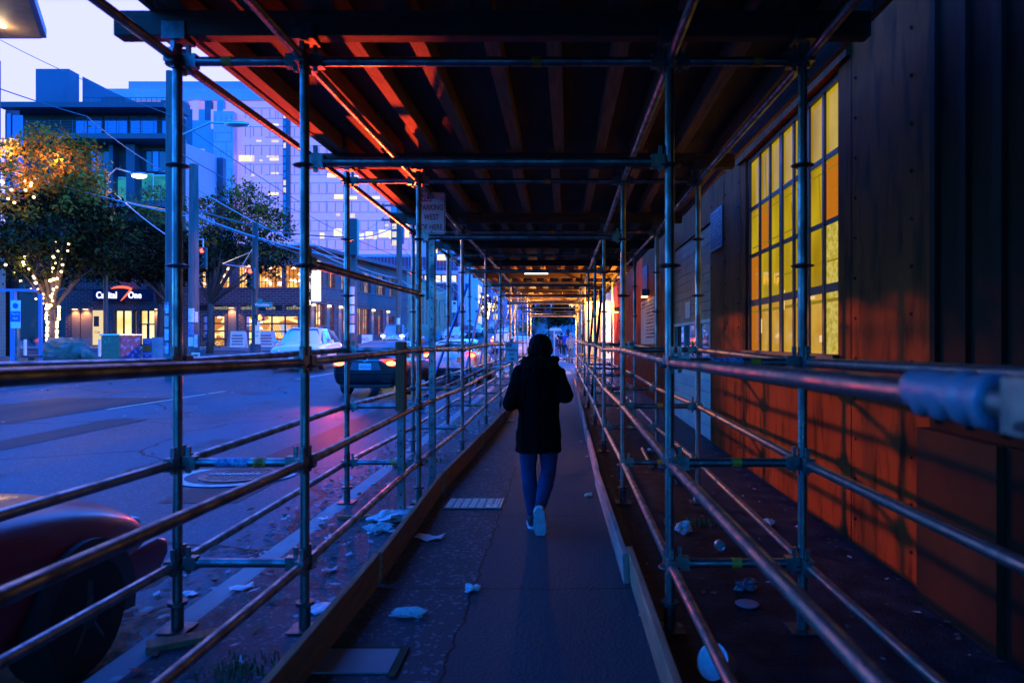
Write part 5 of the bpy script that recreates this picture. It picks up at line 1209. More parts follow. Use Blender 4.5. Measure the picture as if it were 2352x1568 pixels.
ROCK = mat('mossy granite', (.22, .2, .17), (.10, .11, .05), 3, .9, 0, .4, 12)
boulder(148, 28.8, (.95, .6, .62), 'large mossy boulder on the planting bed left of the trunk', ROCK); boulder(205, 28.5, (.3, .3, .26), 'small boulder just right of the string lit trunk', ROCK)
boulder(262, 46.5, (.6, .4, .32), 'brown rock on the kerb by the lit brick piers', ROCK)
def leafmass(mb, c, r, n, s, mi=0, shell=.5):
    for _ in range(n):
        a, b = random.uniform(0, 2 * math.pi), math.acos(random.uniform(-1, 1)); q = random.uniform(shell, 1) ** .6
        p = Vector((c[0] + r[0] * q * math.cos(a) * math.sin(b), c[1] + r[1] * q * math.sin(a) * math.sin(b), c[2] + r[2] * q * math.cos(b)))
        leaf(mb, p, s * random.uniform(.6, 1.3), mi)
def leaf(mb, p, s, mi, droop=0.0):
    u = Vector((random.gauss(0, 1), random.gauss(0, 1), random.gauss(0, .5) - droop)).normalized(); v = u.cross(Vector((random.gauss(0, 1), random.gauss(0, 1), random.gauss(0, 1)))).normalized()
    mb.quad([p - u * s * .5, p + v * s * .22, p + u * s * .5, p - v * s * .22], mi)
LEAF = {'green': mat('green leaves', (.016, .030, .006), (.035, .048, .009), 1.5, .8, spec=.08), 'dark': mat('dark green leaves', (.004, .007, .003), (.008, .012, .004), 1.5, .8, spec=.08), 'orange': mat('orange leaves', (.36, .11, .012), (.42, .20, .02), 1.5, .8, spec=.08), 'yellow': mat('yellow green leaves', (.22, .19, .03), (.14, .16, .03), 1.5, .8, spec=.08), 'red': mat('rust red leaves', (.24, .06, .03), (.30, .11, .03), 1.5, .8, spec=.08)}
LM = [LEAF['green'], LEAF['dark'], LEAF['orange'], LEAF['yellow'], LEAF['red']]
def hedge(px0, px1, Y, h, label):
    a, b = gat(px0, Y, .1), gat(px1, Y, .1); mb = MB(); n = int((b - a).length * 130)
    for _ in range(n):
        f = random.random(); p = a.lerp(b, f); p += Vector((0, random.uniform(-.4, .4), random.uniform(.0, h) * (.8 + .2 * math.sin(f * 20)))); leaf(mb, p - a, random.uniform(.08, .18), 1 if random.random() < .7 else 0)
    o = mb.build('hedge', LM); o.location = a; tag(o, label, 'hedge')
hedge(165, 240, 25.5, .35, 'low clipped dark hedge in front of the street cabinet'); hedge(60, 160, 47.5, .9, 'dark shrub row against the dark entrance beyond the trunk'); hedge(465, 520, 46.5, .9, 'shrubs under the lit garage window'); hedge(1085, 1120, 100, 1.6, 'round dark hedge beside the lit tree up the street')

# ------------------------------------------------------------ trees
def limbs(mb, base, dirs, r0):
    """tapered trunk and limbs; returns limb points"""
    pts = []
    for (fork, tips) in dirs:
        for tip in tips:
            mid = fork.lerp(tip, .5) + Vector((random.uniform(-.2, .2), random.uniform(-.2, .2), random.uniform(0, .3)))
            mb.tube([fork, mid, tip], [r0 * .55, r0 * .35, r0 * .08], 7); pts += [fork.lerp(mid, f) for f in (.3, .7)] + [mid.lerp(tip, f) for f in (0, .3, .6, 1)]
    return pts
def tree(label, base, H, r0, fork_h, crown, nleaf, size, pick, nt_=14, lights=None, bare=0.0, cat='tree'):
    """crown = list of (dx, dy, z, rx, ry, rz, leafweight)"""
    t = thing('street_tree', label, cat, base)
    mb = MB(); mb.tube([(0, 0, -.1), (.03, 0, fork_h * .5), (0, .02, fork_h)], [r0 * 1.25, r0, r0 * .85], 10)
    tips = []
    for c in crown:
        for _ in range(max(2, int(nt_ * c[6] / sum(k[6] for k in crown)))):
            a = random.uniform(0, 2 * math.pi); tips.append(Vector((c[0] + c[3] * .8 * math.cos(a) * random.random() ** .5, c[1] + c[4] * .8 * math.sin(a) * random.random() ** .5, c[2] + c[5] * random.uniform(-.3, .85))))
    fk = Vector((0, .02, fork_h - .05)); P = limbs(mb, base, [(fk, tips)], r0)
    tw = []
    for p in P:
        for _ in range(3 if bare else 2):
            q = p + Vector((random.gauss(0, .5), random.gauss(0, .5), abs(random.gauss(0, .55)))); mb.tube([p, (p + q) / 2 + Vector((0, 0, .06)), q], [r0 * .09, r0 * .06, r0 * .03], 4); tw.append(q)
    mb.build('trunk', M['trunkbark'], t, True)
    lf = MB(); W = sum(c[6] for c in crown)
    for c in crown:
        k = int(nleaf * c[6] / W); cl = max(4, k // 26)
        for _ in range(cl):                        # leaves hang in clumps with gaps between them
            a, b = random.uniform(0, 2 * math.pi), math.acos(random.uniform(-1, 1)); q = random.uniform(.25, 1) ** .5
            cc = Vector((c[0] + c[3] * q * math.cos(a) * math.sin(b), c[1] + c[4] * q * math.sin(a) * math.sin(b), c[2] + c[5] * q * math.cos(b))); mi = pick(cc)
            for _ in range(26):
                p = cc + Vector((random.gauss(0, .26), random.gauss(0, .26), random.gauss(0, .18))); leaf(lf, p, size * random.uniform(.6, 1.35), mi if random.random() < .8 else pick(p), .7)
    lf.build('crown', LM, t)
    return t, P, fk
def pk1(p):  # orange top and dark lower leaves stand in for lamp glow and shade
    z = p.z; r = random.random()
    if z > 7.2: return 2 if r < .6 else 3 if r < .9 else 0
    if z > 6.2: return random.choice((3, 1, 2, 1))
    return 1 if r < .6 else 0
b1 = gat(119, 29.6, .12)
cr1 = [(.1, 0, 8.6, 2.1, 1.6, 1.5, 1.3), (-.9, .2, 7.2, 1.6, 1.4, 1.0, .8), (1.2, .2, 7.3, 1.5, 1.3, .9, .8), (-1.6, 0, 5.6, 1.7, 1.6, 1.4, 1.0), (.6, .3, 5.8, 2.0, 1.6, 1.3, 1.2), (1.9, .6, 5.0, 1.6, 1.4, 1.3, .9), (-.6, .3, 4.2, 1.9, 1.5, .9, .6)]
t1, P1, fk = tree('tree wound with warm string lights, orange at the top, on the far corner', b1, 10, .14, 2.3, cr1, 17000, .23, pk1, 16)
# string lights wound up the trunk and main limbs
sl = thing('string_lights', 'strand of warm bulbs wound round the trunk and limbs of the corner tree', 'lights', b1)
BULB = emat('warm bulb', (1, .62, .22), 9); pts = []
for k in range(60):
    z = .90 + k * .027; a = k * 2.1; rr = .17 + (.05 if z > 1.8 else 0); pts.append(Vector((rr * math.cos(a) * 1.25, rr * math.sin(a), z + random.uniform(-.05, .05))))
def limbchain(tip, n):
    out = []
    for k in range(n):
        f = (k + .5) / n; p = fk.lerp(Vector(tip), f); out.append(p + Vector((random.uniform(-.1, .1), random.uniform(-.25, -.05), random.uniform(-.1, .1))))
    return out
chains = [pts] + [limbchain(tp, n) for tp, n in (((-.95, -.3, 4.6), 12), ((.55, -.3, 5.3), 14), ((1.1, -.4, 5.2), 10), ((-2.0, -.5, 4.6), 7))]
bm0 = None; first = None
for ch in chains:
    wmb = MB(); wmb.tube(ch, .008, 4); wmb.build('wire', M['black'], sl)
    for p in ch:
        if first is None:
            mb = MB(); mb.ball((0, 0, 0), .05, 8, 6); first = mb.build('bulb', BULB, sl, True); o = first
        else: o = first.copy(); COL.objects.link(o)
        o.parent = sl; o.location = p; k_ = random.uniform(.65, 1.35); o.scale = (k_, k_, k_)
tp = MB()
upper = []
for _ in range(14):
    p = Vector((random.uniform(-1.5, .2), -1.2, random.uniform(6.6, 7.6))); upper.append(p)
for p in upper:
    o = first.copy(); COL.objects.link(o); o.parent = sl; o.location = p
for (x, z, e) in ((0, 1.6, 40), (.3, 3.3, 70), (-.7, 4.2, 60), (-.6, 7.6, 130), (.7, 8.6, 190), (-1.2, 8.8, 190)):  # the higher ones are added to warm the crown top
    ld = bpy.data.lights.new('bulb_light', 'POINT'); ld.energy = KE * e; ld.color = (1, .55, .16); ld.shadow_soft_size = .3; lo = bpy.data.objects.new('bulb_light', ld); COL.objects.link(lo); lo.parent = sl; lo.location = (x, -.75, z)
pkd = lambda p: 1 if random.random() < .8 else 0
tree('dark leafy tree right of the string lit one, black against the bank', gat(386, 40, .12), 9, .16, 2.9, [(-2.2, 0, 6.4, 2.6, 1.8, 1.6, 1.1), (-3.6, 0, 5.4, 2.0, 1.6, 1.3, .8), (.2, 0, 5.6, 1.8, 1.6, 1.5, .9), (-1.4, 0, 4.9, 2.2, 1.6, .7, .5)], 14000, .26, pkd)
def pk3(p): r = random.random(); return (4 if r < .4 else 2 if r < .65 else 3 if r < .8 else 0) if p.z > 7.2 else (1 if r < .45 else 0 if r < .75 else 2 if r < .9 else 4)
tree('thinning autumn tree with red leaf tips and bare twigs before the brick block', gat(482, 41, .1), 10, .17, 2.9, [(2.0, 0, 8.8, 2.0, 1.4, 1.5, .8), (.2, 0, 8.2, 1.6, 1.4, 1.2, .6), (3.3, 0, 7.6, 1.6, 1.3, 1.3, .7), (1.4, .2, 6.6, 2.3, 1.5, 1.3, 1.2), (3.4, .2, 5.7, 1.4, 1.2, 1.3, .5), (-.4, 0, 5.6, 1.5, 1.2, 1.3, .7)], 8200, .24, pk3, 20, bare=1)
tree('orange tinged tree beyond the lit street lamp', gat(366, 46, .1), 9, .16, 3.0, [(0, 0, 9.6, 1.7, 1.4, 1.4, .6), (-.8, 0, 7.6, 2.0, 1.5, 1.2, .8), (1.2, 0, 7.2, 1.6, 1.4, 1.6, .8)], 3000, .24, lambda p: random.choice((2, 4, 1, 0)) if p.z < 8 else random.choice((2, 4, 3)), 14, bare=1)
# small lit tree up the street and dark planting beyond the crossing
lt, LP_, lf_ = tree('small tree strung with bright white lights up the street', gat(1119, 92, .1), 5, .1, 1.6, [(0, 0, 3.6, 1.6, 1.4, 1.7, 1)], 700, .3, pkd, 12)
for k, p in enumerate(random.sample(LP_, 60) if len(LP_) > 60 else LP_):
    o = first.copy(); COL.objects.link(o); o.parent = lt; o.location = p + Vector((0, -.2, 0)); o.scale = (2.4, 2.4, 2.4)
tree('dark evergreen beyond the blue portable toilet', gat(1262, 100, .1), 9, .2, 1.6, [(0, 0, 5.0, 3.4, 2.4, 3.4, 1), (2.6, 0, 4.0, 2.4, 2, 2.4, .6)], 4200, .42, pkd, 14)
tree('grey leafless street tree left of the portable toilet', gat(1219, 70, .1), 4, .08, .7, [(0, 0, 2.0, 1.8, 1.4, 1.0, 1)], 200, .25, lambda p: 3, 18, bare=1)
tree('large dark tree under the overpass sign at the end of the street', gat(1222, 210, .1), 16, .3, 4, [(0, 0, 12, 7, 5, 7, 1)], 3600, .9, pkd, 14)
# ------------------------------------------------------------ vehicles
CARGLASS = glassmat('car window glass', (.02, .025, .03), .03)
CARGLASSB = mat('sky reflecting car glass', (.16, .18, .24), rough=.05, metal=.4, spec=.9)
TAIL = emat('lit brake lamp', (1, .025, .012), 7); TAILH = emat('bright brake lamp core', (1, .20, .06), 9); HEAD = emat('lit head lamp', (1, .93, .82), 30)
TAILOFF = mat('unlit red tail lamp', (.30, .01, .012), rough=.15, spec=.8)
CLEAR = mat('clear lamp cover', (.55, .56, .6), rough=.1, spec=.8)
PLATE = mat('white number plate', (.7, .7, .72), rough=.4)
def wheel(root, x, y, r, w_, side):
    mb = MB(); prof = [(r * .62, -w_ / 2), (r * .9, -w_ / 2), (r, -w_ / 2 + .03), (r, w_ / 2 - .03), (r * .9, w_ / 2), (r * .62, w_ / 2)]
    mb.lathe(prof, (x, y, r), 'X', 26); wh = mb.build('wheel', M['rubber'], root, 'auto')
    mb = MB(); xo = x + side * (w_ / 2 - .05)
    mb.lathe([(r * .64, -.05 * side), (r * .64, .03 * side), (r * .58, .045 * side), (r * .56, -.02 * side), (.001, -.02 * side)], (xo, y, r), 'X', 24)
    for k in range(5):
        a = 2 * math.pi * k / 5 + .3; mb.bar((xo + side * .015, y, r), (xo + side * .02, y + math.cos(a) * r * .58, r + math.sin(a) * r * .58), .035, .085) if False else mb.tube([(xo + side * .012, y + math.cos(a) * .05, r + math.sin(a) * .05), (xo + side * .025, y + math.cos(a) * r * .59, r + math.sin(a) * r * .59)], [.045, .03], 6)
    mb.lathe([(.07, -.01 * side), (.06, .05 * side), (.001, .055 * side)], (xo, y, r), 'X', 12)
    mb.build('rim', M['alu'] if root.name[:3] != 'red' else M['galv_dk'], wh, 'auto')
def car(name, label, loc, rz, L, W, H, paint_, body, cab, wb, wr=.33, glass=CARGLASS, rear='sedan', lit_tail=False, lit_head=False, plate=None, rails=False, group=None, cat='car', tail=None, head=None, mirror=True):
    """body: (y, zbot, ztop, halfwidth, zshoulder) ; cab: (y, zroof, halfwidth top) with belt height from body"""
    t = thing(name, label, cat, loc, rz, group)
    def ring(s):
        y, zb, zt, hw, zs = s; zm = zb + (zs - zb) * .55
        r_ = [(0, zb), (hw * .78, zb), (hw * .94, zb + .06), (hw, zm), (hw * .975, zs - .05), (hw * .93, zs), (hw * .80, zs + (zt - zs) * .6), (hw * .45, zt), (0, zt)]
        return [(x, y, z) for x, z in r_] + [(-x, y, z) for x, z in reversed(r_[1:-1])]
    mb = MB(); mb.rings([ring(s) for s in body])
    b_ = mb.build('body', paint_, t, True, (('SUBSURF', dict(levels=1, render_levels=2)),))
    # dark sills and wheel arches
    for sx in (-1, 1):
        for y in (wb / 2 + wb_off(L), -wb / 2 + wb_off(L)):
            n = 20; ro = wr + .07; x = sx * (W / 2 - .10); a = MB()
            ring1 = [(x, y + ro * math.cos(R(q)), wr + ro * math.sin(R(q))) for q in range(-14, 195, 11)]
            a.prism(ring1, (sx * .112, 0, 0)); a.build('wheel_arch', M['black'], b_)
            wheel(t, sx * (W / 2 - .09), y, wr, .21, sx)
    belt = lambda y: max((b1[4] + (b2[4] - b1[4]) * clamp((y - b1[0]) / (b2[0] - b1[0] + 1e-6))) for b1, b2 in zip(body, body[1:]) if b1[0] - 1e-4 <= y <= b2[0] + 1e-4)
    # greenhouse
    rows = []
    for (y, z, hw, hb) in cab:
        zb = belt(y) - .03; rows.append([(-hb, y, zb), (-(hb * .35 + hw * .65), y, zb + (z - zb) * .62), (-hw, y, z - .05), (-hw * .72, y, z), (hw * .72, y, z), (hw, y, z - .05), ((hb * .35 + hw * .65), y, zb + (z - zb) * .62), (hb, y, zb)])
    mb = MB(); mb.rings(rows); cb = mb.build('cabin', paint_, t, 'auto', (('BEVEL', dict(width=.02, segments=2, limit_method='ANGLE')),))
    def panel(nm, q, inset=.06, m_=glass):
        A, B, C, D = [Vector(v) for v in q]; n_ = (B - A).cross(D - A)
        if n_.length < 1e-6: n_ = (C - A).cross(D - A)
        n_ = n_.normalized(); cen = (A + B + C + D) / 4
        if n_.dot(cen - Vector((0, (cab[1][0] + cab[-2][0]) / 2, .8))) < 0: n_ = -n_
        f = lambda v: v + (cen - v).normalized() * inset * 1.2
        p_ = [f(v) + n_ * .012 for v in (A, B, C, D)]; g = MB(); g.prism(p_, n_ * .006); return g.build(nm, m_, cb)
    r0, r1 = rows[0], rows[1]; panel('rear_window', (r0[0], r0[7], (r1[4][0] + .10, r1[4][1], r1[4][2]), (r1[3][0] - .10, r1[3][1], r1[3][2])), .07)
    r0, r1 = rows[-1], rows[-2]; panel('windscreen', (r0[7], r0[0], (r1[3][0] - .10, r1[3][1], r1[3][2]), (r1[4][0] + .10, r1[4][1], r1[4][2])), .07)
    for sx, (i0, i1) in ((-1, (0, 2)), (1, (7, 5))):
        for a, b in zip(rows, rows[1:]):
            if abs(b[0][1] - a[0][1]) < .35: continue
            panel('side_window', (a[i0], b[i0], b[i1], a[i1]), .06)
    yr, yf = body[0][0], body[-1][0]
    # lamps
    tl = tail or (.62, .86, .34, .17); hl = head or (.62, .70, .34, .16)
    for sx in (-1, 1):
        a = MB()
        if lit_tail and L > 4.7:                    # wedge lamps wrapping the corner
            a.rings([[(sx * x_, y_ + yr, z_) for x_, y_, z_ in ((.36, .0, .965), (.62, .012, .985), (.80, .07, .985), (.875, .20, .965), (.878, .22, .86), (.80, .06, .80), (.66, .0, .80))], [(sx * x_ * .96, y_ + yr + .08, z_) for x_, y_, z_ in ((.36, .0, .965), (.62, .012, .985), (.80, .07, .985), (.875, .20, .965), (.878, .22, .86), (.80, .06, .80), (.66, .0, .80))]])
            for v in a.bm.verts: v.co.y -= .022
        else: a.box((sx * tl[0], yr + .05, tl[1]), (tl[2], .14, tl[3]), (0, 0, sx * R(18)), .025)
        lm_ = a.build('tail_lamp', TAIL if lit_tail else TAILOFF, t, True)
        if lit_tail: a = MB(); a.ball((sx * (tl[0] + .02), yr - (.03 if L > 4.7 else .04) + (.02 if L > 4.7 else 0), tl[1] - .02), (.13, .04, .06), 14, 8); a.build('lamp_core', TAILH, lm_, True)
        a = MB(); a.box((sx * hl[0], yf - .08, hl[1]), (hl[2], .2, hl[3]), (0, 0, -sx * R(22)), .03); hm = a.build('headlight', CLEAR, t, True)
        if lit_head: a = MB(); a.ball((sx * hl[0], yf + .03, hl[1]), (.15, .04, .085), 12, 8); a.build('lamp_core', HEAD, hm, True)
    a = MB(); a.b2((-W * .36, yr + .05, .24), (W * .36, yr + .3, .40), .03); a.build('rear_valance', M['black'], t)
    a = MB(); a.b2((-W * .36, yf - .3, .2), (W * .36, yf - .02, .34), .03); a.build('front_valance', M['black'], t)
    a = MB(); a.b2((-.42, yf - .06, .46), (.42, yf + .012, .62), .02); a.build('grille', M['black'], t)
    zpl = plate[1] if plate else .78
    a = MB(); a.b2((-.155, yr - .022, zpl - .08), (.155, yr - .012, zpl + .08)); pl = a.build('number_plate', PLATE, t)
    if plate and plate[0]: lettering(plate[0], .10, M['navy'], pl, facing((0, yr - .025, zpl - .01), 0, .82), ext=.0005)
    a = MB(); a.b2((-.15, yf + .016, .40), (.15, yf + .026, .52)); a.build('front_plate', PLATE, t)
    if mirror:
        ym = cab[-1][0] - .45
        for sx in (-1, 1): a = MB(); a.ball((sx * (W / 2 + .08), ym, belt(ym) + .08), (.11, .07, .075), 10, 8); a.bar((sx * W * .45, ym, belt(ym) + .03), (sx * (W / 2 + .03), ym, belt(ym) + .06), .04, .04); a.build('mirror', M['black'] if paint_.name.startswith('black') else paint_, t, True)
    if rails:
        for sx in (-1, 1): a = MB(); a.tube([(sx * cab[1][2] * .86, cab[1][0] + .1, H - .02), (sx * cab[1][2] * .86, cab[1][0] + .3, H + .05), (sx * cab[1][2] * .86, cab[-2][0] - .2, H + .05), (sx * cab[1][2] * .86, cab[-2][0], H - .02)], .02, 6); a.build('roof_rail', M['blackmetal'], t)
    return t
def wb_off(L): return .02 * L
def paintm(name, c, rough=.22): return mat(name, c, rough=rough, spec=.5, coat=.5)
BLKP, WHTP, REDP, SILV = mat('black car paint', (.004, .004, .006), rough=.32, spec=.3, coat=.2), paintm('white car paint', (.72, .71, .70)), mat('dark red car paint', (.30, .008, .03), rough=.35, spec=.35, coat=.15), paintm('silver car paint', (.42, .43, .46), .3)
SED = lambda L, W, k=1: [(-L / 2, .40, 1.00 * k, W * .40, .90 * k), (-L / 2 + .03, .32, 1.06 * k, W * .455, .95 * k), (-L / 2 + .22, .27, 1.09 * k, W * .49, .97 * k), (-L / 2 + 1.0, .25, 1.05 * k, W * .5, .95 * k), (0, .24, 1.0 * k, W * .5, .91 * k), (L / 2 - 1.2, .25, .95 * k, W * .5, .86 * k), (L / 2 - .35, .27, .84 * k, W * .47, .74 * k), (L / 2 - .06, .30, .70 * k, W * .41, .62 * k), (L / 2, .38, .60 * k, W * .34, .55 * k)]
SEDC = lambda L, W, H: [(-L / 2 + .58, 1.07, W * .34, W * .41), (-L / 2 + 1.32, H - .06, W * .30, W * .43), (-.15, H, W * .315, W * .44), (.45, H - .02, W * .31, W * .44), (L / 2 - 1.18, .96, W * .36, W * .43)]
SUVB = lambda L, W: [(-L / 2, .5, .98, W * .42, .92), (-L / 2 + .06, .36, 1.12, W * .465, 1.02), (-L / 2 + .4, .32, 1.16, W * .49, 1.05), (0, .30, 1.14, W * .5, 1.04), (L / 2 - 1.2, .3, 1.08, W * .5, .98), (L / 2 - .35, .33, .97, W * .48, .86), (L / 2 - .06, .36, .82, W * .43, .72), (L / 2, .44, .7, W * .36, .62)]
SUVC = lambda L, W, H: [(-L / 2 + .16, 1.12, W * .36, W * .42), (-L / 2 + .55, H - .08, W * .32, W * .44), (-.3, H, W * .34, W * .45), (.5, H - .03, W * .33, W * .45), (L / 2 - 1.15, 1.07, W * .37, W * .44)]
# black sedan braking just ahead
x = -4.93; Y = 17.2; L = 4.8
blk = car('black_sedan', 'black sedan seen from behind with both brake lamps glowing, stopped in the near lane', (x, Y + L / 2, gz(x, Y + 2)), R(-1), L, 1.82, 1.46, BLKP, SED(L, 1.82), SEDC(L, 1.82, 1.46), 2.78, .33, CARGLASSB, lit_tail=True, plate=('AIE2616', .79), tail=(.64, .89, .46, .23))
mb = MB(); mb.b2((-.24, -1.72, 1.06), (.24, -1.66, 1.10)); mb.build('high_brake_lamp', TAIL, blk)
mb = MB(); mb.prism([(-.40, -L / 2 - .006, .70), (.40, -L / 2 - .006, .70), (.33, -L / 2 - .006, .90), (-.33, -L / 2 - .006, .90)], (0, .01, 0)); mb.build('plate_recess', mat('grey lit plate recess', (.10, .10, .12), rough=.4), blk)  # paler grey panel round the plate
mb = MB(); mb.b2((-.70, -L / 2 - .03, .60), (.70, -L / 2 + .1, .635), .012); mb.b2((-.66, -L / 2 - .022, .40), (-.44, -L / 2 + .08, .44)); mb.b2((.44, -L / 2 - .022, .40), (.66, -L / 2 + .08, .44)); mb.build('bumper_crease', BLKP, blk)
mb = MB(); mb.b2((-.50, -L / 2 - .018, .925), (.50, -L / 2 + .1, .955), .008); mb.lathe([(.085, -.02), (.075, -.03), (.06, -.02)], (0, -L / 2 + .0, .99), 'Y', 16); mb.build('chrome_bar', M['chrome'], blk)
mb = MB(); mb.prism([(.05, -.95, 1.44), (.05, -.75, 1.455), (.05, -.95, 1.49)], (.03, 0, 0)); mb.build('antenna', M['black'], blk)
for sx in (-1, 1):
    ld = bpy.data.lights.new('brake_light', 'SPOT'); ld.energy = KE * (15000 if sx > 0 else 450); ld.color = (1, .06, .008); ld.spot_size = R(8.5 if sx > 0 else 60); ld.spot_blend = .6; ld.shadow_soft_size = .12
    lo = bpy.data.objects.new('brake_light', ld); COL.objects.link(lo); lo.parent = blk; lo.location = (sx * .66, -L / 2 - .12, .88); lo.rotation_euler = (Vector((2.85, -12.0, 2.52)) if sx > 0 else Vector((.5, -10, -.6))).to_track_quat('-Z', 'Y').to_euler()
# white hatchback parked/standing behind the rakers, further along
x = -3.55; Y = 21.9; L = 4.1
wh_ = car('white_hatchback', 'white hatchback seen from behind through the scaffold tubes, ahead of the black sedan', (x, Y + L / 2, gz(x, Y + 1)), R(-2), L, 1.76, 1.50, WHTP, SUVB(L, 1.76), SUVC(L, 1.76, 1.5), 2.55, .32, CARGLASS, lit_tail=True, plate=('2425', .82), tail=(.68, .98, .30, .16))
mb = MB(); mb.b2((-.72, -L / 2 - .01, .42), (.72, -L / 2 + .2, .56), .03); mb.build('bumper_insert', M['black'], wh_)
mb = MB(); mb.b2((.24, -L / 2 - .02, .74), (.36, -L / 2 - .012, .90)); mb.build('sticker', mat('orange bumper sticker', (.7, .2, .08), rough=.6), wh_)
# white oncoming suv
x, Y, L = -10.25, 25.2, 4.65
suv = car('white_suv', 'white sport utility car coming toward the camera on the far side of the street', (x, Y + L / 2, gz(x, Y + 2)), R(180 + 7), L, 1.93, 1.65, WHTP, SUVB(L, 1.93), SUVC(L, 1.93, 1.65), 2.8, .37, CARGLASSB, rails=True)
# oncoming pickup with headlights on
x, Y, L = -13.1, 51.0, 5.0
pk = car('white_pickup', 'pale pickup truck with a canopy and dazzling headlights coming down the street', (x, Y + L / 2, gz(x, Y)), R(180 + 9), L, 1.85, 1.8, SILV, SUVB(L, 1.85), [(-L / 2 + .1, 1.55, .74, .82), (-.55, 1.62, .70, .83), (-.50, 1.78, .64, .83), (.55, 1.76, .64, .83), (1.35, 1.1, .70, .82)], 3.0, .38, CARGLASSB, lit_head=True, head=(.68, .86, .34, .18), cat='pickup truck')
mb = MB(); mb.lathe([(.12, 0), (.09, .02), (.08, .01)], (0, L / 2 + .02, .80), 'Y', 14); mb.build('grille_emblem', M['chrome'], pk)
for sx in (-1, 1):
    ld = bpy.data.lights.new('head_light', 'SPOT'); ld.energy = KE * 16000; ld.color = (1, .9, .8); ld.spot_size = R(46); ld.spot_blend = .7; ld.shadow_soft_size = .1
    lo = bpy.data.objects.new('head_light', ld); COL.objects.link(lo); lo.parent = pk; lo.location = (sx * .68, L / 2 + .15, .84); lo.rotation_euler = (R(66), 0, 0)
# dark red car parked at the kerb, its nose at the lower left
RB_ = [(-2.1, .42, .86, .66, .78), (-2.05, .28, .94, .76, .86), (-1.4, .2, .98, .83, .87), (0, .18, .97, .84, .87), (.75, .18, .955, .84, .86), (1.3, .2, .90, .83, .80), (1.66, .22, .80, .795, .70), (1.88, .22, .69, .75, .60), (1.96, .24, .61, .69, .54), (1.985, .30, .54, .62, .50)]
RC_ = [(-1.35, 1.02, .60, .66), (-.85, 1.28, .52, .68), (-.1, 1.32, .53, .70), (.05, 1.30, .52, .70), (.80, .955, .62, .70)]
x = -3.18
rd = car('red_car', 'dark red low car parked at the kerb, only its nose showing at the lower left', (x, 2.13, -.12), 0, 4.0, 1.68, 1.22, REDP, RB_, RC_, 2.3, .30, CARGLASS, head=(.5, .56, .3, .10), mirror=False)
mb = MB(); mb.rings([[(-.78 * k, y, z) for (y, z) in ((1.72, .30), (1.72, .47), (2.02, .485), (2.12, .45), (2.13, .36), (2.04, .28))] for k in (1, .5, 0, -.5, -1)]); 
for v in mb.bm.verts: v.co.y -= abs(v.co.x) ** 2 * .14
mb.build('front_bumper', REDP, rd, 'auto', (('BEVEL', dict(width=.03, segments=3)),))
# far traffic, small in the picture
proto = car('parked_car', 'white hatchback parked by the tan building under the hardware banner', gat(1042, 64), R(180), 4.4, 1.78, 1.5, WHTP, SED(4.4, 1.78), SUVC(4.4, 1.78, 1.48), 2.6, .32, CARGLASSB, group='cars up the street')
def far(px, Y, rz, label, paint_, lt=False, lh=False, nm='moving_car', L=4.5, W=1.8, H=1.5, tail=None, suv_=False):
    return car(nm, label, gat(px, Y), rz, L, W, H, paint_, (SUVB if suv_ else SED)(L, W), (SUVC if suv_ else SEDC)(L, W, H), 2.65, .33, CARGLASSB, lit_tail=lt, lit_head=lh, group='cars up the street', tail=tail)
far(1076, 78, R(180), 'dark red parked car beyond the white hatchback', paintm('bright red paint', (.4, .02, .03)), nm='parked_car')
far(1095, 82, R(180), 'white car parked beside the dark red one up the street', WHTP, nm='parked_car')
far(1128, 96, R(180), 'silver car coming down the middle of the street', SILV)
far(1160, 52, R(0), 'white van shaped car with glowing red tail lamps queuing up the street', WHTP, True, suv_=True, H=1.75, tail=(.7, 1.0, .25, .3))
far(1198, 43, R(3), 'silver grey car turning with glowing lamps left of the portable toilet', SILV, True)
far(1152, 74, R(180), 'white oncoming car with dazzling headlights up the street', WHTP, False, True)
far(1165, 84, R(180), 'second white oncoming car with headlights, further up the street', WHTP, False, True)
far(1205, 118, R(180), 'red and white car far up the hill', paintm('orange red paint', (.5, .06, .02)))

# ------------------------------------------------------------ cones, toilet
CONE = mat('orange cone plastic', (.75, .13, .02), rough=.5)
def cone(p, s, label):
    t = thing('traffic_cone', label, 'traffic cone', p, 0, 'orange traffic cones')
    mb = MB(); mb.lathe([(.13 * s, .03), (.03 * s, .72 * s), (.001, .725 * s)], n=16); mb.b2((-.19 * s, -.19 * s, 0), (.19 * s, .19 * s, .03)); mb.build('cone', CONE, t, 'auto')
    mb = MB(); mb.lathe([(.098 * s, .28 * s), (.07 * s, .46 * s), (.072 * s, .46 * s), (.10 * s, .28 * s)], n=16); mb.build('white_collar', M['white'], t, True)
cone(gat(967, 60, .12), 1.1, 'left cone of the pair standing in front of the tan building'); cone(gat(972.5, 61, .12), 1.15, 'right cone of the pair standing in front of the tan building'); cone(gat(837, 46), 1.1, 'single tall cone left of the oncoming pickup'); cone((at(1303, 0, 43).x, 43, gz(.3, 43) + .01), .95, 'cone at the feet of the person in the grey hoodie')
p = gat(1276, 64, .12); t = thing('portable_toilet', 'teal portable toilet with a white roof on the far pavement', 'portable toilet', p)
TEALP = mat('teal plastic', (.01, .22, .26), rough=.5)
mb = MB(); mb.b2((-.56, -.55, .05), (.56, .55, 1.95), .03); mb.b2((-.6, -.6, 0), (.6, .6, .09)); mb.build('cabin', TEALP, t)
mb = MB(); mb.b2((-.60, -.6, 1.955), (.60, .6, 2.06), .02); mb.prism([(-.58, -.58, 2.06), (.58, -.58, 2.06), (.45, -.58, 2.22), (-.45, -.58, 2.22)], (0, 1.16, 0)); mb.build('roof', M['white'], t)
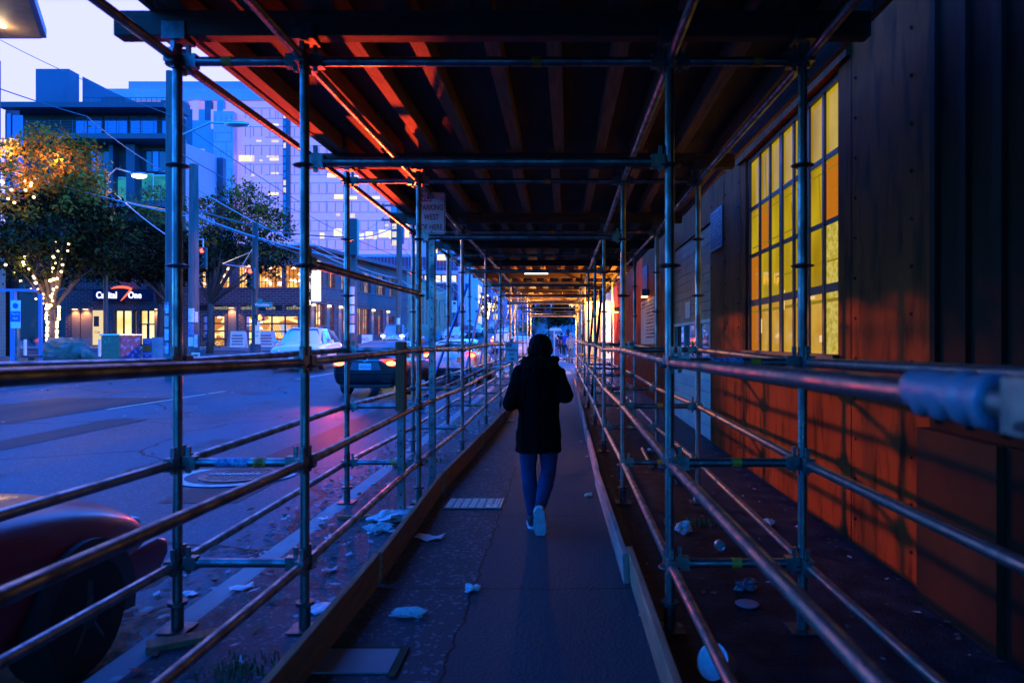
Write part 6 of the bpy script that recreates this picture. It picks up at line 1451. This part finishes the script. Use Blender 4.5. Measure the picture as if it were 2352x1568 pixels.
mb = MB(); mb.b2((-.44, -.585, .14), (.44, -.552, 1.86), .01); dr_ = mb.build('door', TEALP, t); mb = MB(); mb.b2((-.2, -.6, 1.35), (.38, -.588, 1.62)); mb.build('label_panel', M['signwhite'], dr_); mb = MB(); mb.b2((-.36, -.6, 1.35), (-.21, -.588, 1.62)); mb.build('blue_panel', M['navy'], dr_); mb = MB(); mb.box((.36, -.60, 1.0), (.05, .04, .14)); mb.build('handle', M['black'], dr_)
# barriers beside the toilet
mb = MB(); mb.b2((-.5, -.03, .5), (.5, .03, 1.15)); mb.b2((-.45, -.03, 0), (-.38, .03, .5)); mb.b2((.38, -.03, 0), (.45, .03, .5)); o = mb.build('road_barrier', mat('orange and white barrier', (.75, .25, .12), (.8, .7, .65), 2, .6, lo=.48, hi=.52)); o.location = gat(1232, 50); tag(o, 'orange and white roadworks barrier left of the portable toilet', 'barrier')
mb = MB(); mb.b2((-.3, -.2, 0), (.3, .2, .95), .03); o = mb.build('newspaper_box', M['yellow']); o.location = gat(1252, 60, .12); tag(o, 'yellow box standing against the portable toilet', 'box')
p = Vector((at(1273, 0, 42).x, 42, 0)); t = thing('street_pole', 'thin pale metal pole at the far kerb beside the man in the navy jacket', 'pole', (p.x, 42, gz(p.x, 42))); mb = MB(); mb.cyl((0, 0, 0), (0, 0, 1.95), .04, 8); mb.build('pole', M['alu'], t); mb = MB(); mb.ball((0, 0, 1.95), .06, 8, 6); mb.build('cap', M['alu'], t)
mb = MB(); mb.b2((-.35, -.02, .3), (.35, .02, .95)); mb.bar((-.3, 0, 0), (-.25, 0, .3), .04, .04); mb.bar((.3, 0, 0), (.25, 0, .3), .04, .04); o = mb.build('sandwich_board', M['signwhite']); o.location = gat(843, 45.5, .1); tag(o, 'white no parking board standing near the cone by the cafe', 'sign'); lettering('NO', .3, M['signred'], o, facing((-.12, -.025, .62)))
for (px, Y, c, lab) in ((546, 46.5, M['signwhite'], 'white sandwich board at the foot of the corner mast'), (612, 46.8, M['paper'], 'tilted pale placard right of the corner mast')):
    mb = MB(); mb.box((0, 0, .6), (1.0, .05, 1.1), (R(-6), 0, 0)); mb.box((0, .3, .55), (1.0, .05, 1.1), (R(14), 0, 0)); o = mb.build('sandwich_board', c); o.location = gat(px, Y, .12); tag(o, lab, 'sign')
    pr = MB(); [pr.box((0, -.06 + .0, .25 + k * .2), (.8 - .1 * (k % 2), .02, .07), (R(-6), 0, 0)) for k in range(4)]; pr.build('print', M['maroon'] if px > 600 else M['blackmetal'], o)
# ------------------------------------------------------------ people
def limb(mb, pts, rads, n=12, flat=1.0):
    """tapered limb with rounded ends"""
    P = [Vector(p) for p in pts]
    mb.tube(P, rads, n)
    mb.ball(P[0], rads[0], n, 8); mb.ball(P[-1], rads[-1], n, 8)
    for p, r in zip(P[1:-1], rads[1:-1]): mb.ball(p, r * .995, n, 8)
def ovals(mb, secs, n=20):
    """loft of ovals: (x, y, z, rx, ry)"""
    mb.rings([[(x + rx * math.cos(2 * math.pi * i / n), y + ry * math.sin(2 * math.pi * i / n), z) for i in range(n)] for x, y, z, rx, ry in secs])
def foot(mb, ankle, yaw=0.0, pitch=0.0, s=1.0, r=.04):
    """shoe shape running forward from the ankle"""
    Mx = Matrix.Translation(Vector(ankle)) @ Matrix.Rotation(yaw, 4, 'Z') @ Matrix.Rotation(pitch, 4, 'X')
    rs = []
    for (y, zc, rx, rz_) in ((-.065, -.045, .025, .03), (-.05, -.04, .036, .042), (0, -.03, .040, .052), (.07, -.045, .044, .038), (.14, -.058, .046, .026), (.185, -.064, .034, .019), (.20, -.066, .015, .012)):
        rs.append([Mx @ Vector((s * rx * math.cos(a), s * y, s * (zc + rz_ * math.sin(a)))) for a in [2 * math.pi * i / 12 for i in range(12)]])
    mb.rings(rs)
    return Mx
def hand(mb, wrist, d, s=1.0, curl=.6, thumb=1):
    """palm, four bent fingers of unequal length and a thumb"""
    d = Vector(d).normalized(); side = d.cross(Vector((0, 0, 1))); side = side.normalized() if side.length > .1 else Vector((1, 0, 0)); nrm = side.cross(d).normalized(); w_ = Vector(wrist)
    rs = []
    for f, rx, rz_ in ((0, .024, .018), (.03, .034, .018), (.07, .040, .016), (.09, .038, .013)):
        c = w_ + d * f * s; rs.append([c + (side * rx * math.cos(a) + nrm * rz_ * math.sin(a)) * s for a in [2 * math.pi * i / 10 for i in range(10)]])
    mb.rings(rs)
    for i, ln in enumerate((.066, .076, .070, .054)):
        b = w_ + d * .085 * s + side * (-.028 + i * .0187) * s; pts = [b]; a = .25
        for seg in (.45, .32, .23): a += curl * .6; pts.append(pts[-1] + (d * math.cos(a) - nrm * math.sin(a)) * ln * seg * s)
        limb(mb, pts, [.0095 * s, .009 * s, .008 * s, .007 * s], 8)
    b = w_ + d * .028 * s - side * .030 * s * thumb; limb(mb, [b, b + (d * .6 - side * thumb * .6 - nrm * .3) * .036 * s, b + (d * .9 - side * thumb * .5 - nrm * .6) * .06 * s], [.013 * s, .011 * s, .008 * s], 8)
def head_mesh(mb, c, s=1.0, turn=0.0, tilt=0.0):
    Mx = Matrix.Translation(Vector(c)) @ Matrix.Rotation(turn, 4, 'Z') @ Matrix.Rotation(tilt, 4, 'X')
    k = MB(); k.ball((0, .0, .02), (.076, .095, .105), 16, 12); k.ball((0, .035, -.045), (.055, .062, .065), 14, 10)      # skull, jaw
    k.ball((0, .098, -.012), (.013, .022, .022), 8, 6)                                                                # nose
    for sx in (-1, 1): k.ball((sx * .076, -.004, -.005), (.010, .022, .032), 8, 6); k.ball((sx * .030, .078, .016), (.018, .012, .010), 8, 6)
    k.ball((0, .084, -.055), (.024, .012, .008), 8, 6)
    bmesh.ops.transform(k.bm, matrix=Mx @ Matrix.Diagonal((s, s, s, 1)), verts=k.bm.verts[:])
    tmp = bpy.data.meshes.new('t'); k.bm.to_mesh(tmp); k.bm.free(); mb.bm.from_mesh(tmp); bpy.data.meshes.remove(tmp)
    return Mx
def REM(v): return (('REMESH', dict(mode='VOXEL', voxel_size=v, use_smooth_shade=True)), ('SMOOTH', dict(factor=.5, iterations=3)))

FOLD = bpy.data.textures.new('cloth folds', 'CLOUDS'); FOLD.noise_scale = .11; FOLD.noise_depth = 2
def walking_woman():
    x, Y = at(1237, 0, 5.62).x, 5.62
    t = thing('person', 'woman in a black hooded coat and blue jeans walking away down the walkway', 'person', (x, Y, sz(Y) + .006))
    skinb = MB()
    head_mesh(skinb, (.012, .03, 1.455), .98, .1, -.12)
    limb(skinb, [(.005, -.01, 1.26), (.01, .01, 1.38)], [.055, .05], 12)
    ovals(skinb, [(0, 0, .80, .15, .10), (0, 0, .95, .14, .10), (0, 0, 1.1, .13, .095), (0, 0, 1.22, .15, .09), (0, 0, 1.29, .12, .07), (0, 0, 1.32, .05, .05)])
    LS, RS = Vector((-.145, 0, 1.265)), Vector((.145, 0, 1.265)); LE, RE = Vector((-.225, -.06, 1.015)), Vector((.222, -.05, 1.075)); LW, RW = Vector((-.15, .17, 1.02)), Vector((.14, .17, 1.12))
    limb(skinb, [LS, LE, LW], [.048, .038, .026]); limb(skinb, [RS, RE, RW], [.048, .038, .026])
    hand(skinb, LW, (.5, .8, .12), .95, .8, -1); hand(skinb, RW, (-.5, .8, .15), .95, .8, 1)
    # legs: left planted, right pushing off on its toe
    LH, RH = Vector((-.082, 0, .84)), Vector((.088, 0, .84)); LK, RK = Vector((-.085, .03, .46)), Vector((.082, .03, .45)); LA, RA = Vector((-.048, .02, .085)), Vector((.022, -.25, .215))
    for H_, K, A, c in ((LH, LK, LA, -.02), (RH, RK, RA, -.035)):
        mid = K.lerp(A, .33) + Vector((0, c, 0)); limb(skinb, [H_, H_.lerp(K, .5), K, mid, A], [.078, .066, .05, .047, .032])
    foot(skinb, LA, R(4), 0, .96); foot(skinb, RA, R(-3), R(-62), .96)
    skinb.build('body', M['skin'], t, True, REM(.011))
    # jeans
    j = MB(); ovals(j, [(0, 0, .76, .165, .11), (0, 0, .9, .16, .11), (0, 0, .96, .15, .105)])
    for H_, K, A, c in ((LH, LK, LA, -.02), (RH, RK, RA, -.035)):
        mid = K.lerp(A, .33) + Vector((0, c, 0)); e = K.lerp(A, .90); limb(j, [H_, H_.lerp(K, .5), K, mid, K.lerp(A, .7), e], [.090, .081, .064, .066, .055, .047])
    j.build('jeans', mat('blue denim', (.02, .035, .09), (.03, .05, .12), 60, .85, 0, .2, 200, spec=.1), t, True, REM(.012) + (('DISPLACE', dict(texture=FOLD, strength=.012, mid_level=.4)),))
    # coat, flaring to mid thigh, with sleeves
    c = MB(); ovals(c, [(.0, -.005, .615, .19, .145), (0, -.005, .64, .192, .147), (0, -.005, .76, .182, .14), (.0, -.01, .92, .172, .132), (0, -.012, 1.05, .168, .128), (0, -.012, 1.18, .175, .125), (0, -.008, 1.26, .172, .112), (0, 0, 1.315, .14, .095), (.005, 0, 1.36, .085, .08), (.005, 0, 1.39, .07, .07)])
    limb(c, [LS + Vector((0, 0, -.012)), LE, LW.lerp(LE, .12)], [.074, .068, .05]); limb(c, [RS + Vector((0, 0, -.012)), RE, RW.lerp(RE, .12)], [.074, .068, .05])
    coat = c.build('coat', mat('black wool coat', (.003, .003, .003), (.005, .005, .005), 70, .95, 0, .3, 160, spec=.04), t, True, REM(.013) + (('DISPLACE', dict(texture=FOLD, strength=.030, mid_level=.5)),))
    s_ = MB(); s_.tube([(0, -.142, .63), (.002, -.152, .9), (0, -.146, 1.15), (0, -.125, 1.3)], .004, 6); s_.tube([(-.1, -.128, 1.22), (-.125, -.10, 1.0), (-.13, -.115, .7)], .0045, 6); s_.tube([(.1, -.128, 1.22), (.12, -.10, 1.0), (.13, -.115, .7)], .0045, 6); s_.build('seam', coat.data.materials[0], coat)
    # fur hood collar and hair
    f = MB(); rs = random.Random(3)
    for k in range(230):
        a = rs.uniform(0, 2 * math.pi); rr = rs.uniform(.9, 1.08); f.ball((.008 + .132 * rr * math.cos(a), -.01 + .10 * rr * math.sin(a), 1.345 + rs.uniform(-.045, .04)), (rs.uniform(.016, .03),) * 3, 6, 4)
    f.build('fur_collar', mat('dark fur', (.010, .007, .006), (.02, .013, .010), 60, .95, spec=.03), coat, True)
    h = MB(); h.ball((.014, -.0, 1.487), (.098, .108, .098), 20, 14); ovals(h, [(.012, -.02, 1.37, .070, .06), (.012, -.025, 1.41, .092, .08), (.013, -.022, 1.44, .103, .095), (.014, -.01, 1.49, .094, .09)])
    for k in range(26): a = rs.uniform(R(200), R(340)); h.tube([(.014 + .085 * math.cos(a), .085 * math.sin(a), 1.52), (.014 + .106 * math.cos(a), .10 * math.sin(a) - .01, 1.45), (.014 + .108 * math.cos(a), .085 * math.sin(a) - .02, 1.415 + rs.uniform(-.02, .02))], [.012, .013, .004], 5)
    for k in range(5): h.tube([(.014 + rs.uniform(-.07, .07), rs.uniform(-.05, .05), 1.555), (.014 + rs.uniform(-.1, .1), rs.uniform(-.06, .06), 1.585)], [.006, .002], 4)
    h.build('hair', M['hair'], t, True)
    # shoes with white soles
    for nm, A, yaw, pit in (('l', LA, R(4), 0), ('r', RA, R(-3), R(-62))):
        s_ = MB(); Mx = foot(s_, A, yaw, pit, 1.12); sh = s_.build('shoe', mat('black canvas', (.015, .015, .017), rough=.8), t, True)
        s_ = MB(); rs_ = []
        for z in (-.100, -.094, -.076, -.070): rs_.append([Mx @ Vector((.052 * (.95 if z < -.097 or z > -.072 else 1) * (1 - .30 * max(0, (yy - .12) / .12)) * sx_, yy, z)) for sx_, yy in ((1, .10), (1, .16), (.8, .205), (.3, .228), (-.3, .228), (-.8, .205), (-1, .16), (-1, .10), (-.85, .02), (-.85, -.04), (-.5, -.078), (0, -.086), (.5, -.078), (.85, -.04), (.85, .02))])
        s_.rings(rs_); s_.build('sole', mat('white rubber sole', (.62, .62, .64), (.48, .48, .5), 30, .7), sh, 'auto')
walking_woman()

def person(label, loc, rz, H, jacket, legs, hairc, pose='walk', step=.28, hood=False, skirt=0, cat='person'):
    """generic walking figure facing +Y, 1.75 m tall before scaling"""
    t = thing('person', label, cat, loc, rz, 'people walking on the far pavement'); s = H / 1.75; t.scale = (s, s, s)
    b = MB(); head_mesh(b, (0, .02, 1.63), 1.0, 0, -.06); limb(b, [(0, 0, 1.42), (0, .01, 1.53)], [.06, .055]); ovals(b, [(0, 0, .88, .155, .105), (0, 0, 1.05, .15, .10), (0, 0, 1.25, .165, .105), (0, 0, 1.38, .165, .095), (0, 0, 1.45, .11, .075), (0, 0, 1.47, .05, .05)])
    hips = (Vector((-.09, 0, .92)), Vector((.09, 0, .92))); f = step
    K = (Vector((-.09, f * .55, .50)), Vector((.09, -f * .15, .49))); A = (Vector((-.085, f * .85, .09)), Vector((.085, -f * 1.25, .20)))
    Sh = (Vector((-.185, 0, 1.40)), Vector((.185, 0, 1.40))); E = (Vector((-.225, -f * .5, 1.12)), Vector((.225, f * .3, 1.12))); W = (Vector((-.20, -f * .35, .90)), Vector((.20, f * .75, .93)))
    if pose == 'pocket': W = (Vector((-.15, .10, .98)), Vector((.15, .12, .98))); E = (Vector((-.25, -.08, 1.13)), Vector((.25, -.08, 1.13)))
    for i in (0, 1):
        limb(b, [hips[i], hips[i].lerp(K[i], .5), K[i], K[i].lerp(A[i], .35) + Vector((0, -.02, 0)), A[i]], [.08, .07, .055, .05, .035]); limb(b, [Sh[i], E[i], W[i]], [.052, .042, .028]); hand(b, W[i], (0, .25, -1), 1, .5, 1 if i else -1)
        foot(b, A[i], 0, 0 if i == 0 else R(-40), 1.05)
    b.build('body', M['skin'], t, True, REM(.02))
    j = MB(); ovals(j, [(0, 0, .82 - skirt, .185, .13), (0, 0, .9, .185, .13), (0, 0, 1.1, .185, .13), (0, 0, 1.28, .195, .13), (0, 0, 1.4, .19, .115), (0, 0, 1.46, .13, .09), (0, 0, 1.50, .075, .07)])
    for i in (0, 1): limb(j, [Sh[i], E[i], W[i].lerp(E[i], .1)], [.075, .066, .05])
    if hood: j.ball((0, -.01, 1.655), (.105, .115, .13), 14, 10); j.ball((0, -.07, 1.50), (.12, .08, .07), 12, 8)
    j.build('jacket', jacket, t, True, REM(.018))
    l = MB(); ovals(l, [(0, 0, .86, .165, .115), (0, 0, .98, .165, .115), (0, 0, 1.02, .15, .11)])
    for i in (0, 1): limb(l, [hips[i], hips[i].lerp(K[i], .5), K[i], K[i].lerp(A[i], .4) + Vector((0, -.015, 0)), K[i].lerp(A[i], .92)], [.10, .088, .074, .068, .06])
    l.build('trousers', legs, t, True, REM(.018))
    for i in (0, 1): s_ = MB(); foot(s_, A[i], 0, 0 if i == 0 else R(-40), 1.16); s_.build('shoe', M['black'], t, True)
    if not hood: h = MB(); h.ball((0, -.012, 1.665), (.086, .10, .095), 14, 10); h.build('hair', hairc, t, True)
    return t
def cloth(n, c): return mat(n, c, tuple(v * 1.3 for v in c), 30, .85)
DEN = cloth('denim trousers', (.04, .09, .25)); DK = cloth('dark trousers', (.02, .022, .03)); GRN = cloth('grey green trousers', (.07, .10, .10))
gl_ = lambda px, Y: Vector((at(px, 0, Y).x, Y, gz(at(px, 0, Y).x, Y) + (.13 if Y > 46 else .005)))
p1 = person('man in a navy jacket and blue jeans striding left across the far kerb', gl_(1281, 43.5), R(82), 1.70, cloth('navy jacket', (.012, .016, .05)), DEN, M['hair'], 'pocket', .34)
mb = MB(); mb.ball((0, -.19, 1.2), (.15, .10, .22), 12, 8); mb.build('backpack', M['black'], p1, True)
p2 = person('person in a grey green hooded sweatshirt walking away by the right posts', gl_(1311, 41), R(-4), 1.82, cloth('grey green sweatshirt', (.16, .19, .17)), GRN, M['hair'], 'pocket', .2, True)
p3 = person('person in a bright blue jacket walking away on the far pavement', gl_(1300, 53), R(0), 1.76, cloth('bright blue jacket', (.02, .06, .42)), DK, cloth('ginger hair', (.35, .10, .04)), 'walk', .2)
p4 = person('person in a black coat carrying a paper bag on the far pavement', gl_(1290, 54), R(3), 1.74, cloth('black coat', (.015, .017, .015)), DK, M['hair'], 'walk', .18, skirt=.1)
t = thing('paper_bag', 'brown paper bag hanging from the hand of the person in the black coat', 'bag', p4.location + Vector((.23, .12, .45)))
mb = MB(); mb.b2((-.08, -.13, -.32), (.08, .13, .1), .02); mb.build('bag_body', mat('brown paper', (.45, .24, .12), rough=.8), t); mb = MB(); mb.tube([(0, -.07, .1), (0, -.03, .36), (0, .03, .36), (0, .07, .1)], .008, 5); mb.build('handle', M['black'], t)
person('person in a dark jacket further up the far pavement by the right wall', gl_(1311, 68), R(0), 1.76, cloth('charcoal jacket', (.02, .03, .06)), DK, M['hair'], 'walk', .22)
person('person in a mid blue top far up the pavement', gl_(1299, 78), R(10), 1.7, cloth('mid blue top', (.06, .12, .34)), DK, M['hair'], 'walk', .22)
person('most distant figure in dark clothes on the far pavement', gl_(1305, 100), R(0), 1.75, cloth('dark coat', (.02, .025, .05)), DK, M['hair'], 'walk', .2)
person('person in a blue shirt crossing the road among the far traffic', gl_(1221, 62), R(90), 1.72, cloth('blue shirt', (.10, .18, .5)), DK, M['hair'], 'walk', .25)

# ------------------------------------------------------------ litter, lids and growth on the ground
def put(o, px, py, z=None, zoff=0.0, rz=0.0):
    """lay an object on the pavement or road under a reference pixel"""
    h = 0.0
    for _ in range(6):
        Y = (EYE - h) * F / (py - VY); x = (px - VX) * Y / F
        h = (sz(Y) if x > -2.1 else gz(x, Y))
    o.location = (x, Y, h + .004 + zoff); o.rotation_euler = (0, 0, rz); return o
def crumple(name, r, flat, label, m, px, py, seed, rz=0.0, cat='litter'):
    rs = random.Random(seed); mb = MB(); mb.ball((0, 0, 0), 1, 22, 14)
    r = [q * .8 for q in r]; fs = [(Vector((rs.gauss(0, 1), rs.gauss(0, 1), rs.gauss(0, 1))).normalized(), rs.uniform(3, 11), rs.uniform(0, 6)) for _ in range(11)]
    for v in mb.bm.verts:
        k = 1 + sum(.13 * math.sin(f * v.co.dot(d) + p) for d, f, p in fs) + rs.uniform(-.06, .06); v.co = Vector((v.co.x * r[0] * k, v.co.y * r[1] * k, max(v.co.z, -.6) * r[2] * k + r[2] * .62))
    o = mb.build(name, m); put(o, px, py, rz=rz); tag(o, label, cat); return o
def flyer(w_, h_, label, m, px, py, rz, bend=.012, fold=True):
    mb = MB(); n = 6; g = [[(w_ * (i / n - .5), h_ * (j / 4 - .5), .003 + bend * (abs(i - n / 2) / n * (1.6 if fold else .6)) + .006 * math.sin(i * 1.7 + j)) for i in range(n + 1)] for j in range(5)]
    for j in range(4):
        for i in range(n): mb.quad([g[j][i], g[j][i + 1], g[j + 1][i + 1], g[j + 1][i]])
    bmesh.ops.remove_doubles(mb.bm, verts=mb.bm.verts[:], dist=1e-5)
    o = mb.build('paper_sheet', m, None, True, (('SOLIDIFY', dict(thickness=.0012)),)); put(o, px, py, rz=rz); tag(o, label, 'paper'); return o
PW = mat('clean white paper', (.80, .80, .80), rough=.7)
flyer(.21, .13, 'folded white flyer lying inside the left kickboard', PW, 988, 1238, R(-8), .03)
crumple('crumpled_tissue', (.10, .045, .035), 1, 'crumpled white tissue on the pavement in the foreground', M['paper'], 940, 1416, 3, R(15))
crumple('crumpled_tissue', (.055, .035, .03), 1, 'small crumpled tissue lying on the pavement joint', M['paper'], 1082, 1357, 9, R(30))
crumple('torn_sheeting', (.22, .13, .06), 1, 'heap of torn white sheeting outside the left kickboard by the strapped post', M['paper'], 898, 1196, 5, R(40))
crumple('torn_sheeting', (.12, .06, .05), 1, 'small tail of torn white sheeting trailing from the heap', M['paper'], 872, 1222, 15, R(20))
crumple('crushed_cup', (.06, .035, .03), 1, 'crushed pale cup outside the left kickboard below the heap of sheeting', M['paper'], 762, 1242, 6, R(-20))
flyer(.12, .16, 'white card lying against the outside of the left kickboard', PW, 736, 1398, R(-35), .004, False)
flyer(.10, .07, 'small dark stained scrap beside the near left post', mat('stained scrap', (.4, .42, .46), (.25, .27, .3), 20, .8), 757, 1312, R(20))
flyer(.14, .09, 'pale wrapper near the kerb at the near left', M['paper'], 555, 1352, R(30))
flyer(.10, .07, 'torn wrapper on the road beside the red car', M['paper'], 438, 1366, R(-20))
flyer(.08, .06, 'tiny white scrap on the road left of the pierced lid', PW, 742, 1193, R(15))
flyer(.30, .12, 'thin pale strip of paper beside the kickboard near the second sign', PW, 1172, 967, R(80))
crumple('rubble_chunk', (.075, .055, .055), 1, 'pale broken rubble chunk behind the right rails', mat('pale rubble', (.6, .58, .52), (.45, .43, .38), 12, .9), 1568, 1222, 21, R(10), 'rubble')
crumple('rubble_chunk', (.06, .04, .04), 1, 'smaller rubble chunk near the building row post', mat('pale rubble', (.6, .58, .52), (.45, .43, .38), 12, .9), 1765, 1206, 22, R(40), 'rubble')
mb = MB(); mb.tube([(.035 * math.cos(a), .012, .04 + .035 * math.sin(a)) for a in [2 * math.pi * k / 16 for k in range(17)]], .006, 6); mb.lathe([(.034, 0), (.034, .05)], (0, .012, .04), 'Y', 16); o = mb.build('open_can', M['alu']); put(o, 1655, 1268); tag(o, 'small open tin can lying on its side behind the right rails', 'can')
mb = MB(); mb.lathe([(.001, .002), (.062, .004), (.068, .012), (.064, .014), (.001, .008)], n=22); o = mb.build('plastic_disc', mat('grey plastic', (.2, .21, .23), rough=.4), None, True); put(o, 1716, 1391); tag(o, 'flat round plastic disc on the ground behind the right rails', 'litter')
crumple('plastic_bottle', (.07, .05, .045), 1, 'crushed clear plastic bottle above the round disc', mat('clear crushed plastic', (.12, .14, .16), rough=.15, spec=.9), 1716, 1352, 30, R(30))
mb = MB(); mb.lathe([(.055, 0), (.075, .11), (.08, .112), (.072, .11), (.052, .006), (.001, .005)], n=22); o = mb.build('paper_cup', M['paper'], None, True); put(o, 1668, 1562, zoff=.06); o.rotation_euler = (R(62), 0, R(-50)); tag(o, 'white paper cup tipped over at the bottom edge on the right', 'cup')
for (px, py, sd_, lab) in ((1492, 1035, 41, 'grey scrap of plastic among the far right litter'), (1560, 1080, 42, 'bluish scrap by the spare tubes'), (1600, 1150, 43, 'dull scrap of foil on the dark ground behind the rails'), (1350, 1000, 44, 'small torn scrap against the right kickboard'), (1352, 1140, 45, 'yellowish crumpled scrap beside the right kickboard')):
    crumple('litter_scrap', (.05, .03, .02), 1, lab, M['paper'] if sd_ != 45 else mat('yellowish scrap', (.5, .5, .3), rough=.8), px, py, sd_, R(sd_ * 7))
# pierced vault lid with bright pattern, and a plain meter box lid
o = thing('vault_lid', 'pierced galvanised vault lid with raised cleats set in the pavement', 'cover'); put(o, 1091, 1157)
mb = MB(); mb.b2((-.26, -.19, 0), (.26, .19, .006)); mb.build('plate', mat('pale worn cast plate', (.20, .25, .25), (.13, .16, .17), 20, .45, .5), o)
mb = MB()
for i in range(7):
    for j in range(6):
        if i >= 5 and j < 2: continue
        for q in (-.012, .012): mb.box((-.225 + i * .072 + q, -.155 + j * .06, .0085), (.014, .036, .005))
mb.b2((.245, -.185, .006), (.256, .185, .011)); mb.build('cleat', mat('bright worn cleats', (.62, .68, .66), rough=.35, metal=.7), o)
mb = MB(); mb.b2((.12, -.175, .006), (.22, -.08, .012)); hp = mb.build('handle_plate', mat('bright worn cleats', (.62, .68, .66), rough=.35, metal=.7), o); mb = MB(); mb.b2((.155, -.14, .0125), (.185, -.11, .0135)); mb.build('key_hole', M['black'], hp)
o = thing('meter_lid', 'plain concrete meter box lid in the pavement at the bottom edge', 'cover'); put(o, 815, 1520)
mb = MB(); mb.b2((-.19, -.12, 0), (.19, .12, .008)); mb.build('lid', M['concrete'], o); mb = MB(); mb.b2((.195, -.16, 0), (.23, .14, .010)); mb.b2((-.2, .124, 0), (.19, .14, .009)); mb.build('mossy_rim', mat('moss', (.04, .06, .02), (.02, .03, .012), 20, .95), o)
mb = MB(); mb.b2((-.2, -.025, 0), (.2, .025, .03)); mb.b2((.05, -.03, .0305), (.09, .03, .035)); o = mb.build('sole_board', M['wood']); put(o, 830, 1192, rz=R(4)); tag(o, 'short timber sole board under the second street side post', 'board')
mb = MB(); mb.b2((-.16, -.05, 0), (.16, .05, .03)); o = mb.build('sole_board', M['wood']); put(o, 420, 1478, rz=R(30)); tag(o, 'timber sole board under the nearest street side post', 'board')
# fallen leaves drifted along the kerb, weeds at the kickboard
mb = MB(); rs = random.Random(11)
for k in range(2600):
    r = rs.random()
    if r < .55: y = rs.uniform(2.2, 24); x = -2.2 - abs(rs.gauss(0, .28))
    elif r < .8: y = rs.uniform(2.5, 22); x = rs.uniform(-2.0, -1.2)
    elif r < .9: y = rs.uniform(13, 27); x = -14.7 + .10 * (y - 13) + abs(rs.gauss(0, .5))
    else: y = rs.uniform(4, 26); x = rs.uniform(-12, -2.2)
    h = (sz(y) if x > -2.0 else gz(x, y) + (.0 if x > -2.16 or x < -2.16 else 0)) + rs.uniform(.006, .02)
    a = rs.uniform(0, 6.3); s = rs.uniform(.02, .05); u = Vector((math.cos(a), math.sin(a), rs.uniform(-.3, .3))) * s; v = Vector((-math.sin(a), math.cos(a), rs.uniform(-.3, .3))) * s * .6; p = Vector((x, y, h + s * .3))
    mb.quad([p - u, p + v, p + u, p - v], rs.choice((0, 0, 1, 2)))
for k in range(900):                                 # grit and scraps in the unswept strip by the wall
    y = rs.uniform(2.2, 22); x = rs.uniform(.5, 2.1) if k % 3 else rs.choice((.44, 2.05)) + rs.gauss(0, .07); s = rs.uniform(.006, .03); a = rs.uniform(0, 6.3); u = Vector((math.cos(a), math.sin(a), rs.uniform(-.3, .3))) * s; v = Vector((-math.sin(a), math.cos(a), rs.uniform(-.3, .3))) * s * .7; p = Vector((x, y, sz(y) + .006 + s * .3))
    mb.quad([p - u, p + v, p + u, p - v], rs.choice((0, 0, 0, 1, 2)))
lv = mb.build('fallen_leaves', [mat('brown fallen leaves', (.16, .07, .03), (.10, .05, .03), 8, .85), mat('red fallen leaves', (.26, .06, .03), rough=.85), mat('pale fallen scraps', (.4, .4, .42), rough=.85)]); tag(lv, kind='stuff'); lv['label'] = 'dead leaves and scraps drifted along the kerb'; lv['category'] = 'leaves'
def weeds(px, py, n, h, label, seed):
    rs = random.Random(seed); mb = MB()
    for _ in range(n):
        x, y = rs.gauss(0, .09), rs.gauss(0, .07); a = rs.uniform(0, 6.3); hh = h * rs.uniform(.5, 1.2); d = Vector((math.cos(a), math.sin(a), 0)) * hh * rs.uniform(.2, .7); w_ = Vector((-math.sin(a), math.cos(a), 0)) * .004
        b = Vector((x, y, 0)); m_ = b + d * .45 + Vector((0, 0, hh * .7)); tp = b + d + Vector((0, 0, hh * .85)); mb.quad([b - w_, b + w_, m_ + w_ * .7, m_ - w_ * .7]); mb.quad([m_ - w_ * .7, m_ + w_ * .7, tp + w_ * .1, tp - w_ * .1])
    o = mb.build('grass_tuft', mat('weed grass', (.06, .11, .03), (.10, .14, .04), 10, .8)); put(o, px, py); tag(o, label, 'weeds')
weeds(545, 1548, 150, .06, 'green grass tuft outside the left kickboard at the bottom edge', 1); weeds(930, 1075, 120, .07, 'low weeds at the foot of the inner post by the strapped sign post', 2); weeds(995, 1062, 90, .06, 'weeds growing beside the west of here sign post', 3); weeds(1600, 1205, 110, .05, 'mossy weeds behind the pale rubble chunk', 4)
